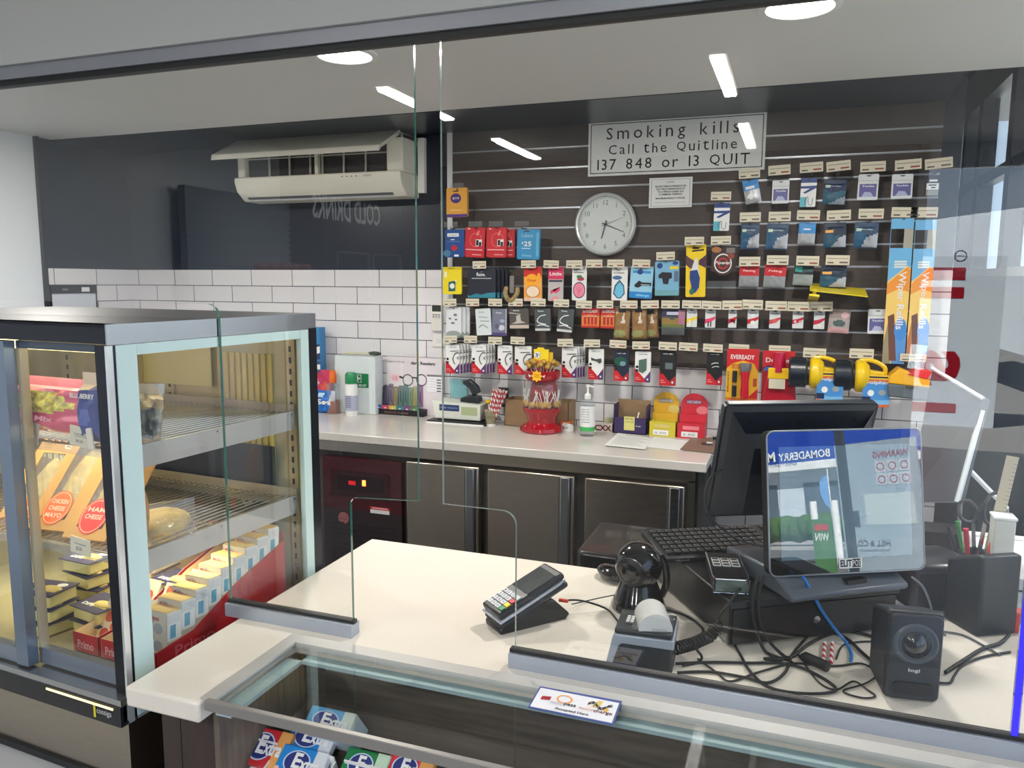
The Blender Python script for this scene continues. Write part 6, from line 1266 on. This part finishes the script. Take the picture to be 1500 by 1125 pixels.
b=B(); b.bb(-.004,.0,1.573,.0,.63,ZTT,LS); b.bb(-.005,-.003,.80,.0008,.0105,1.572,M((236,238,238),.2,.6)); b.bb(-.030,.600,.80,.0,.632,1.575,DS); b.build('side_trim',t)
b=B(); b.bb(-WF,.0,1.607,-.004,.63,ZTT,M((60,62,66),.4,.5)); b.bb(-WF,.03,1.575,-.01,.60,1.58,INT); b.build('roof',t)
b=B(); b.bb(-.015,.018,.80,.0,.066,1.572,MINT); b.bb(-.015,.568,.80,.0,.599,1.572,MINT); b.bb(-.015,.067,1.550,-.0005,.567,1.572,MINT); b.bb(-.015,.067,.80,-.0005,.567,.86,MINT); b.bb(-.0155,.0112,.80,-.001,.0175,1.572,DS); s_=b.build('side_window_frame',t)
B().bb(-.011,.05,.85,-.006,.58,1.56,GLASS).build('side_glass',t)
b=B(); b.bb(-WF,.61,.80,-.03,.63,1.575,INT); b.bb(-WF,.03,.80,-WF+.02,.61,1.575,INT); b.bb(-WF,.03,.835,-.01,.61,.85,INT); b.build('interior_lining',t)
b=B(); SLT=M((230,215,120),.4)
for x in (-.08,-.52,-.95): b.bb(x,.602,.86,x+.03,.610,1.55,INT); [b.bb(x+.012,.600,.88+k*.03,x+.018,.6025,.895+k*.03,K0) for k in range(22)]
for i in range(8): b.bb(-.30+i*.022,.604,1.10,-.285+i*.022,.609,1.50,SLT)
b.build('shelf_rail',t)
b=B(); b.bb(-.60,.596,1.40,-.34,.600,1.56,M((222,220,160),.5)); b.bb(-.75,.596,1.18,-.58,.600,1.30,M((222,220,160),.5)); b.build('inner_label',t)
b=B(); b.bb(-.66,.590,.98,-.12,.595,1.25,M((38,44,66),.4)); F=FR((-.30,.5895,1.0),(.16,0,0),(0,0,.12),(0,-1,0)); b.dt(F,.0,.05,1,.25,'GOURMET TOASTIES',M((160,165,180),.5),1,.001); b.dt(F,.1,.36,.8,.12,'croque sandwich melts',M((120,125,150),.5),0,.001); b.de(F,.5,.8,.14,.18,W0,.001); b.dt(F,.46,.7,.08,.2,'I',K0,2,.002); b.dp(F,[(.1,.55),(.3,1.0),(.3,.8),(.2,.5)],RD,.001); b.build('poster',t)
b=B(); b.bb(-WF+.05,.07,1.548,-.06,.10,1.573,M((255,236,170),.5,em=3.2,name='fridge_tube')); b.build('light_tube',t)
# lower body
b=B(); b.bb(-WF,-.005,.668,.0,.62,.80,STEELD); b.bb(-WF,-.012,.655,.0,.62,.670,K0); b.build('lower_panel',t)
b=B(); b.bb(-WF,-.02,.800,-.0,.05,.806,M((90,92,96),.3,.8)); b.bb(-WF,-.022,.80,.0,-.015,.843,M((30,30,34),.35)); b.bb(-WF,-.02,.843,-.0,.045,.857,LS); b.build('door_track',t)
b=B(); b.bb(-.22,-.024,.834,-.02,-.0225,.838,M((255,240,170),.5,em=1.5)); b.build('lit_seam',t)
b=B(); xx,zz=fl(138,1028,-.024); F=FR((xx-.004,-.0235,.806),(.052,0,0),(0,0,.03),(0,-1,0)); b.dq(F,0,.05,.12,1.15,c_(214,200,40)); b.dt(F,.18,.3,.82,.5,'cossiga',W1,0,.0005); b.build('maker_badge',t)
# doors
def door(x0,x1,y,lab):
    b=B(); m=M((150,160,174),.3,.75); g=M((92,100,112),.35,.6)
    b.bb(x0,y,.862,x0+.010,y+.018,1.572,M((178,172,150),.35,.3)); b.bb(x1-.012,y,.862,x1,y+.018,1.572,g); b.bb(x0,y,.862,x1,y+.018,.898,m); b.bb(x0,y,1.556,x1,y+.018,1.572,g)
    d=b.build('sliding_door',t); d['label']=lab; B().bb(x0+.009,y+.007,.89,x1-.01,y+.011,1.56,GLASS).build('glass',d); return d
door(-.292,-.030,.016,'right sliding glass door'); d=door(-.86,-.296,-.006,'left sliding glass door')
b=B(); b.bb(-.330,-.010,.862,-.292,.014,1.572,M((136,150,168),.3,.75)); b.build('handle_stile',d)
# shelves
WIRE=M((190,186,176),.25,.9)
for z,nm in ((1.355,'top'),(1.128,'middle')):
    b=B()
    for i in range(0,46):
        x=-.97+i*.0205; b.cyl((x,.06,z),(x,.56,z),.0026,WIRE,n=6)
    for y in (.06,.30,.56): b.cyl((-.97,y,z-.004),(-.03,y,z-.004),.003,WIRE,n=6)
    s_=b.build('wire_shelf',t)
    b=B(); b.bb(-.034,.06,z-.045,-.030,.57,z+.004,M((190,186,184),.4,.3)); b.bb(-.97,.57,z-.03,-.03,.574,z+.02,M((170,165,150),.4,.4)); b.bb(-.97,.052,z-.022,-.03,.056,z-.004,FILM); b.build('side_bracket',s_)
area('fridge_lamp',fw(-.45,.16,1.54),.8,3.0,rot=(0,0,RF),col=(1,.88,.6),sy=.1,spread=120)
area('fridge_lamp',fw(-.45,.30,1.09),.8,1.6,rot=(0,0,RF),col=(1,.88,.6),sy=.1,spread=120)
# plinth under
b=B(); b.bb(-1.3,-.35,.0,-.0,.62,.652,M((190,192,194),.45)); tag(b.build('fridge_plinth',loc=C0,rot=(0,0,RF)),'pale grey plinth under the display fridge','plinth')
# ---- food
def fmesh(b,name,x,y,z,label,cat,rot=(0,0,0),smooth=False,bevel=0,group=None):
    o=b.build(name,loc=fw(x,y,z),rot=(rot[0],rot[1],rot[2]+RF),smooth=smooth,bevel=bevel); return tag(o,label,cat,group)
def fT(name,x,y,z,label,cat,rot=(0,0,0),group=None):
    return T(name,label,cat,fw(x,y,z),(rot[0],rot[1],rot[2]+RF),group)
def fbag(px0,px1,pyt,z,y,name,label,cat,body,spec,t_=.06,rot=0,tilt=0,crk=.5):
    yf=y-t_*.9; x0,_=fl(px0,600,yf); x1,_=fl(px1,600,yf); _,zt=fl((px0+px1)/2,pyt,yf); w=x1-x0; h=zt-z
    o=pack_mesh(w,h,t_,'bag',spec,body,crk).build(name,loc=fw((x0+x1)/2,y,z+h),rot=(R(tilt),0,RF+R(rot)),smooth=True); return tag(o,label,cat)
PKB=M((225,90,120),.3,coat=.4); 
fbag(20,114,560,1.36,.13,'sweets_bag','pink bag of mixed lollies with a clear window on the top fridge shelf','bag',PKB,[('e',.55,.52,.36,.20,M((235,200,90),.4,noise_=.6,nscale=90)),('p',[(0,.7),(1,.78),(1,1),(0,1)],M((240,150,165),.3)),('t',.1,.16,.7,.12,'Party Mix',c_(235,160,180),2)],.07,0,-12)
fbag(109,146,548,1.36,.10,'blueberry_bag','blue foil bag lettered BLUEBERRY on the top fridge shelf','bag',c_(62,74,150),[('p',[(0,.8),(.6,.8),(1,.86),(1,1),(0,1)],c_(226,205,185)),('t',.02,.66,.95,.07,'BLUEBERRY',W0,2),('e',.5,.4,.25,.12,c_(90,105,180))],.06,0,0,.3)
fbag(22,52,585,1.36,.2,'chips_bag','orange and brown bag behind the pink lollies on the top fridge shelf','bag',M((170,100,70),.4,noise_=.4,nscale=30),[('t',.1,.6,.8,.12,'crunchy',W0,2)],.06,5)
a0,_=sd(207,600,-.06); a1,_=sd(238,600,-.06)
b=pack_mesh(.08,.125,.065,'bag',[('p',[(.2,.2),(.8,.15),(.7,.6),(.3,.65)],c_(120,120,116)),('p',[(0,.65),(1,.6),(.8,1),(.2,1)],c_(190,170,140))],M((170,168,160),.2,coat=.6,bump=.8,nscale=40),.8); o=b.build('film_bag',loc=fw(-.07,.13,1.487),rot=(R(6),R(5),RF+R(65)),smooth=True); tag(o,'crinkled clear film bag beside the side glass on the top fridge shelf','bag')
# price tags
for (px,py,w_,h_,l,tl) in ((44,632,.055,.048,'cream price card hanging under the pink lollies',12),(118,640,.062,.042,'grey price card reading 4.50 under the blue bag',6)):
    x,z=fl(px,py,.045); b=B(); b.bb(-w_/2,-.001,-h_/2,w_/2,.001,h_/2,M((222,216,196),.6)); F=FR((-w_/2,-.0012,-h_/2),(w_,0,0),(0,0,h_),(0,-1,0)); b.dq(F,.2,.6,.8,.64,GREY); b.dq(F,.25,.5,.85,.53,GREY)
    b.dt(F,.3,.18,.35,.18,'\x244.50' if 'grey' in l else '$6.50',GREY,1,.0004); fmesh(b,'price_card',x,.045,z,l+' shelf edge','price card',rot=(0,R(tl),0))
x,z=fl(118,800,.045); b=B(); b.bb(-.03,-.001,-.018,.03,.001,.018,M((222,216,196),.6)); F=FR((-.03,-.0012,-.018),(.06,0,0),(0,0,.036),(0,-1,0)); b.dt(F,.3,.2,.3,.25,'$5.50',GREY,1,.0004); b.dq(F,.2,.6,.8,.65,GREY); fmesh(b,'price_card',x,.045,z,'grey price card clipped below the sandwich boxes','price card',rot=(0,R(5),0))
x,z=fl(134,642,.043); b=B(); b.bb(-.008,-.0015,-.022,.008,.0015,.022,M((235,228,215),.5)); fmesh(b,'tag_clip',x,.040,z,'small white plastic clip beside the grey price card','clip',rot=(0,R(-8),0))
# sandwich boxes
KR=M((206,160,92),.6); 
def sbox(px,py,y,w,l,label,sticker,stc,tz=30,dz=0,cat='sandwich',bread=(226,196,110)):
    x,z=fl(px,py,y)
    t=fT('sandwich_box',x,y,z+dz,label,cat,rot=(R(tz),0,R(8)))
    b=B(); m=KR; b.bb(-w/2,0,-.035,w/2,l,-.032,m); b.bb(-w/2,0,-.035,-w/2+.003,l,.0,m); b.bb(w/2-.003,0,-.035,w/2,l,.0,m); b.bb(-w/2,0,-.035,w/2,.003,0,m); b.bb(-w/2,l-.003,-.035,w/2,l,0,m)
    # lid with window
    a,c=w*.30,w*.32
    b.bb(-w/2,0,0,-a,l,.001,m); b.bb(a,0,0,w/2,l,.001,m); b.bb(-a,0,0,a,l*.1,.001,m); b.bb(-a,l*.82,0,a,l,.001,m)
    F=FR((-w/2,0,.0012),(w,0,0),(0,l,0),(0,0,1)); b.dt(F,.1,.90,.3,.025,'BAGUETTE',c_(110,80,50),0,.0003); b.dt(F,.12,.865,.22,.02,'cafe deli',c_(110,80,50),0,.0003); b.de(F,.78,.90,.12,.03,W0,.0004); b.dt(F,.72,.885,.12,.025,'Mrs',c_(110,80,50),1,.0008)
    b.build('carton',t)
    b=B(); b.bb(-a,l*.1,-.001,a,l*.82,-.0003,FILM); b.build('window',t)
    b=B(); b.sph((0,l*.46,-.020),.03,M(bread,.6,noise_=.25,nscale=35),sx=w*.30/.03,sy=l*.38/.03,sz=.55); b.build('bread',t,smooth=True)
    if sticker:
        b=B(); F=FR((-w*.32,l*.04,.0018),(w*.62,0,0),(0,w*.75,0),(0,0,1)); b.de(F,.5,.5,.5,.5,stc,.0004); b.ring(F,.5,.5,.46,.46,.06,c_(250,190,150),.0006)
        for i,s_ in enumerate(sticker): b.dt(F,.18,.62-.2*i,.64,.13,s_,c_(255,225,200),1,.0009)
        b.build('sticker',t)
    return t
Z1=.004
sbox(12,783,.10,.115,.27,'kraft sandwich box with orange sticker, far left behind the door frame',('HAM',),c_(230,120,40),48)
sbox(68,776,.085,.115,.27,'kraft sandwich box with orange oval sticker reading CHICKEN CHEESE MAYO',('CHICKEN','CHEESE','MAYO'),c_(240,110,50),48)
sbox(122,790,.075,.115,.27,'kraft sandwich box with red round sticker reading HAM CHEESE',('HAM','CHEESE'),c_(235,70,66),48)
sbox(118,720,.26,.11,.20,'kraft sandwich box lying behind the stickered ones',None,None,46,.0)
sbox(40,722,.26,.11,.20,'plain windowed sandwich box behind the left door edge',None,None,46,.0,bread=(214,214,150))
# rolls in film
x,z=-.09,1.135
b=B(); b.sph((0,0,.03),.045,M((222,190,120),.5,noise_=.2,nscale=30),sx=1.3,sy=1.6,sz=.65); t=fT('wrapped_roll',-.085,.17,1.133,'bread roll in clear film beside the side glass on the middle shelf','bread'); b.build('bread',t,smooth=True)
o=pack_mesh(.14,.09,.07,'bag',[],FILM,.8).build('film',t,loc=(0,0,.085),rot=(0,0,R(60)),smooth=True)
b=B(); b.sph((0,0,.06),.035,M((190,140,90),.4),sx=.4,sy=1,sz=2.0); fmesh(b,'bottle',-.055,.085,1.15,'slim tan pack standing at the corner post on the middle shelf','packet',smooth=True)
# dip tubs on base
def tub():
    t=T('dip_tub','x','dip tub'); 
    b=B(); b.prism([(-.048,-.04),(.048,-.04),(.052,.04),(-.052,.04)],'z',0,.03,M((222,212,140),.35)); b.build('tub',t,bevel=.004)
    b=B(); b.prism([(-.054,-.045),(.054,-.045),(.056,.045),(-.056,.045)],'z',.0305,.033,M((62,60,92),.35)); b.bb(-.012,-.02,.0331,.045,.005,.0335,M((225,205,100),.5)); F=FR((-.05,-.042,.0332),(.1,0,0),(0,.085,0),(0,0,1)); b.dt(F,.12,.2,.4,.16,'DIPS',W0,2,.0004); b.de(F,.78,.75,.14,.12,W0,.0004); b.build('lid',t)
    b=B(); b.sph((.02,-.005,.034),.018,M((230,205,120),.5),sx=1.6,sy=.8,sz=.4); b.build('corn_print',t,smooth=True); return t
tb=tub(); spots=[(-.33,.20,0),(-.33,.20,1),(-.22,.33,0),(-.22,.33,1),(-.22,.33,2),(-.34,.36,0),(-.34,.36,1),(-.34,.36,2),(-.45,.15,0),(-.45,.15,1),(-.45,.15,2),(-.46,.28,0),(-.46,.28,1),(-.46,.28,2),(-.46,.28,3)]
nm={0:'lowest',1:'second',2:'third',3:'top'}
cols={(-.33,.20):'front stack seen through the right door',(-.22,.33):'rear stack beside the salami cartons',(-.34,.36):'rear middle stack',(-.45,.15):'front stack behind the left door',(-.46,.28):'rear stack behind the left door'}
for i,(x,y,k_) in enumerate(spots):
    lo=fw(x+random.uniform(-.006,.006),y,.852+k_*.036); ro=(0,0,RF+R(random.uniform(-14,14)))
    o=tb if i==0 else dup(tb,lo,rot=ro)
    o.location=lo; o.rotation_euler=ro; o['label']='navy-lidded dip tub, %s of the %s'%(nm[k_],cols[(x,y)]); o['group']='navy-lidded dip tubs on the fridge floor'
# primo cartons
PR=c_(176,18,36)
for i,x in enumerate((-.075,-.165,-.255)):
    t=fT('salami_carton',x,.10,.852,('dark red shelf carton of snack packs next to the side glass','dark red shelf carton, middle one of three','dark red shelf carton, left one of three, with its cream inside showing')[i],'carton')
    w=.082; L=.42; b=B(); cr=c_(232,214,160)
    side=[(0,0),(L,0),(L,.17),(L*.6,.12),(L*.25,.055),(0,.045)]
    for xs in (-w/2,w/2-.002): b.prism(side,'x',xs,xs+.002,PR)
    b.prism([(y,z-.0) for y,z in side],'x',-w/2+.0022,-w/2+.0028,cr); b.prism(side,'x',w/2-.0028,w/2-.0022,cr)
    b.bb(-w/2,0,0,w/2,.002,.045,PR); b.bb(-w/2,.0025,0,w/2,.0035,.045,cr); b.bb(-w/2,L-.002,0,w/2,L,.19,PR); b.bb(-w/2,0,0,w/2,L,.002,PR)
    F=FR((-.026,-.0004,.010),(.052,0,0),(0,0,.022),(0,-1,0)); b.dt(F,0,0,1,.9,'Primo',c_(225,170,175),1,.0003)
    F=FR((w/2+.0004,.05,.012),(0,.13,0),(0,0,.035),(1,0,0)); b.dt(F,0,0,.9,.8,'Primo',c_(200,90,105),1,.0003)
    b.build('carton',t)
    n=(9,4,2)[i]
    pk=None
    for k in range(n):
        y=.03+k*.041 if i==0 else .05+k*.08
        lo=fw(x,.10+y,.856+.012*k*(1 if i==0 else .6)); ro=(R(-4 if i==0 else -30),0,RF)
        if pk is None:
            pk=T('snack_pack','x','snack pack'); 
            b=B(); b.bb(-.036,0,0,.036,.040,.115,M((222,214,196),.35)); b.build('pack',pk,bevel=.003)
            b=B(); F=FR((.0364,.001,.0),(0,.039,0),(0,0,.115),(1,0,0)); b.dq(F,0,.45,1,.98,c_(226,228,226)); b.dq(F,.2,.48,.6,.74,c_(90,160,190),.0006)
            for q in range(7): b.dq(F,.05+.13*q,.78,.1+.13*q,.95,c_(190,195,205),.0007)
            b.dq(F,0,.0,1,.42,c_(170,166,156),.0005)
            b.dq(FR((-.036,0,.1153),(.072,0,0),(0,.040,0),(0,0,1)),0,0,1,1,c_(236,205,130),.0004)
            F=FR((-.036,-.0004,0),(.072,0,0),(0,0,.115),(0,-1,0)); b.dq(F,0,0,1,1,c_(236,220,190)) if i else b.dq(F,0,0,1,1,c_(200,196,186))
            for q in range(5): b.de(F,.3+.35*(q%2),.16+.17*q,.2,.11,c_(210,90,66) if i else c_(150,160,170),.0007)
            if not i: b.dt(F,.1,.82,.6,.1,'Primo',PR,2,.001)
            b.build('print',pk); o=pk
        else: o=dup(pk,lo,rot=ro)
        o.location=lo; o.rotation_euler=ro
        if i==0: o['label']='white and blue snack pack standing in the red carton by the side glass'; o['group']='snack packs in the carton by the side glass'
        else: o['label']='salami snack pack leaning back in the %s red carton'%('middle' if i==1 else 'left'); o['group']='salami packs in the %s carton'%('middle' if i==1 else 'left')
# cooler wall with COLD DRINKS lettering behind the camera (mirrored in the screen)
def mw(px,py,X): # photo px of mirrored point on plane x=X -> real point
    p=at_x(px,py,X); return V((p.x,2*YG-p.y,p.z))
Xc=-3.75
t=T('drinks_cooler','dark glass-door drinks cooler wall lettered COLD DRINKS behind the camera','cooler',(-4.18,-3.2,0))
b=B(); b.bb(0,-1.06,0,.42,.33,2.75,M((24,28,40),.3)); b.build('cabinet',t)
p0=mw(458,308,Xc); p1=mw(557,318,Xc); ph=mw(505,291,Xc); pl=mw(505,325,Xc)
y0,y1=max(p0.y,p1.y),min(p0.y,p1.y)
b=B(); F=FR((Xc+.008,y1,pl.z),(0,0,0),(0,0,1),(1,0,0)); F=(V((.432,y1+3.2,pl.z)),V((0,1,0)),V((0,0,1)),V((1,0,0)))
b.dt(F,0,0,y0-y1,ph.z-pl.z,'COLD DRINKS',M((190,196,200),.5,em=.5),1,.001); b.build('lettering',t)
for i in range(2):
    b=B(); y=-1.0+i*.62; b.bb(.42,y,.15,.45,y+.02,1.95,ALU); b.bb(.42,y+.54,.15,.45,y+.56,1.95,ALU); b.bb(.42,y,1.93,.45,y+.56,1.95,ALU); b.bb(.425,y+.02,.15,.43,y+.54,1.93,M((40,44,50),.05,coat=1)); d=b.build('glass_door',t); B().cyl((.47,y+.04,.9),(.47,y+.04,1.6),.01,CHROME).build('handle',d)
t=T('gondola_shelving','grey perforated steel gondola panel with packets on top shelf behind the camera','shelving',(-4.1,-2.22,0))
b=B(); b.bb(0,-.58,0,.06,.62,2.35,M((128,142,152),.5))
for k in range(20): b.bb(.06,-.58,.3+k*.1,.066,.62,.302+k*.1,M((50,60,66),.5))
for k in range(38): b.bb(.06,-.57,.3+k*.05,.07,-.555,.32+k*.05,K0)
b.build('back_panel',t)
b=B(); b.bb(.06,-.56,1.66,.35,.1,1.68,GREY); b.build('shelf',t)
for i in range(5):
    o=pack_mesh(.13,.15,.08,'bag',[],M((150,90,90),.4,noise_=.5,nscale=20),.8).build('snack_bag',loc=(-3.9,-2.75+i*.15,1.832),rot=(0,0,R(90)),smooth=True); tag(o,'dark reddish snack bag on the gondola shelf behind the camera','snack bag','snack bags on the gondola shelf')
# final view settings
sc.view_settings.view_transform='Standard'; sc.view_settings.look='None'; sc.view_settings.gamma=1; sc.view_settings.use_curve_mapping=False
sc.view_settings.exposure=0.0
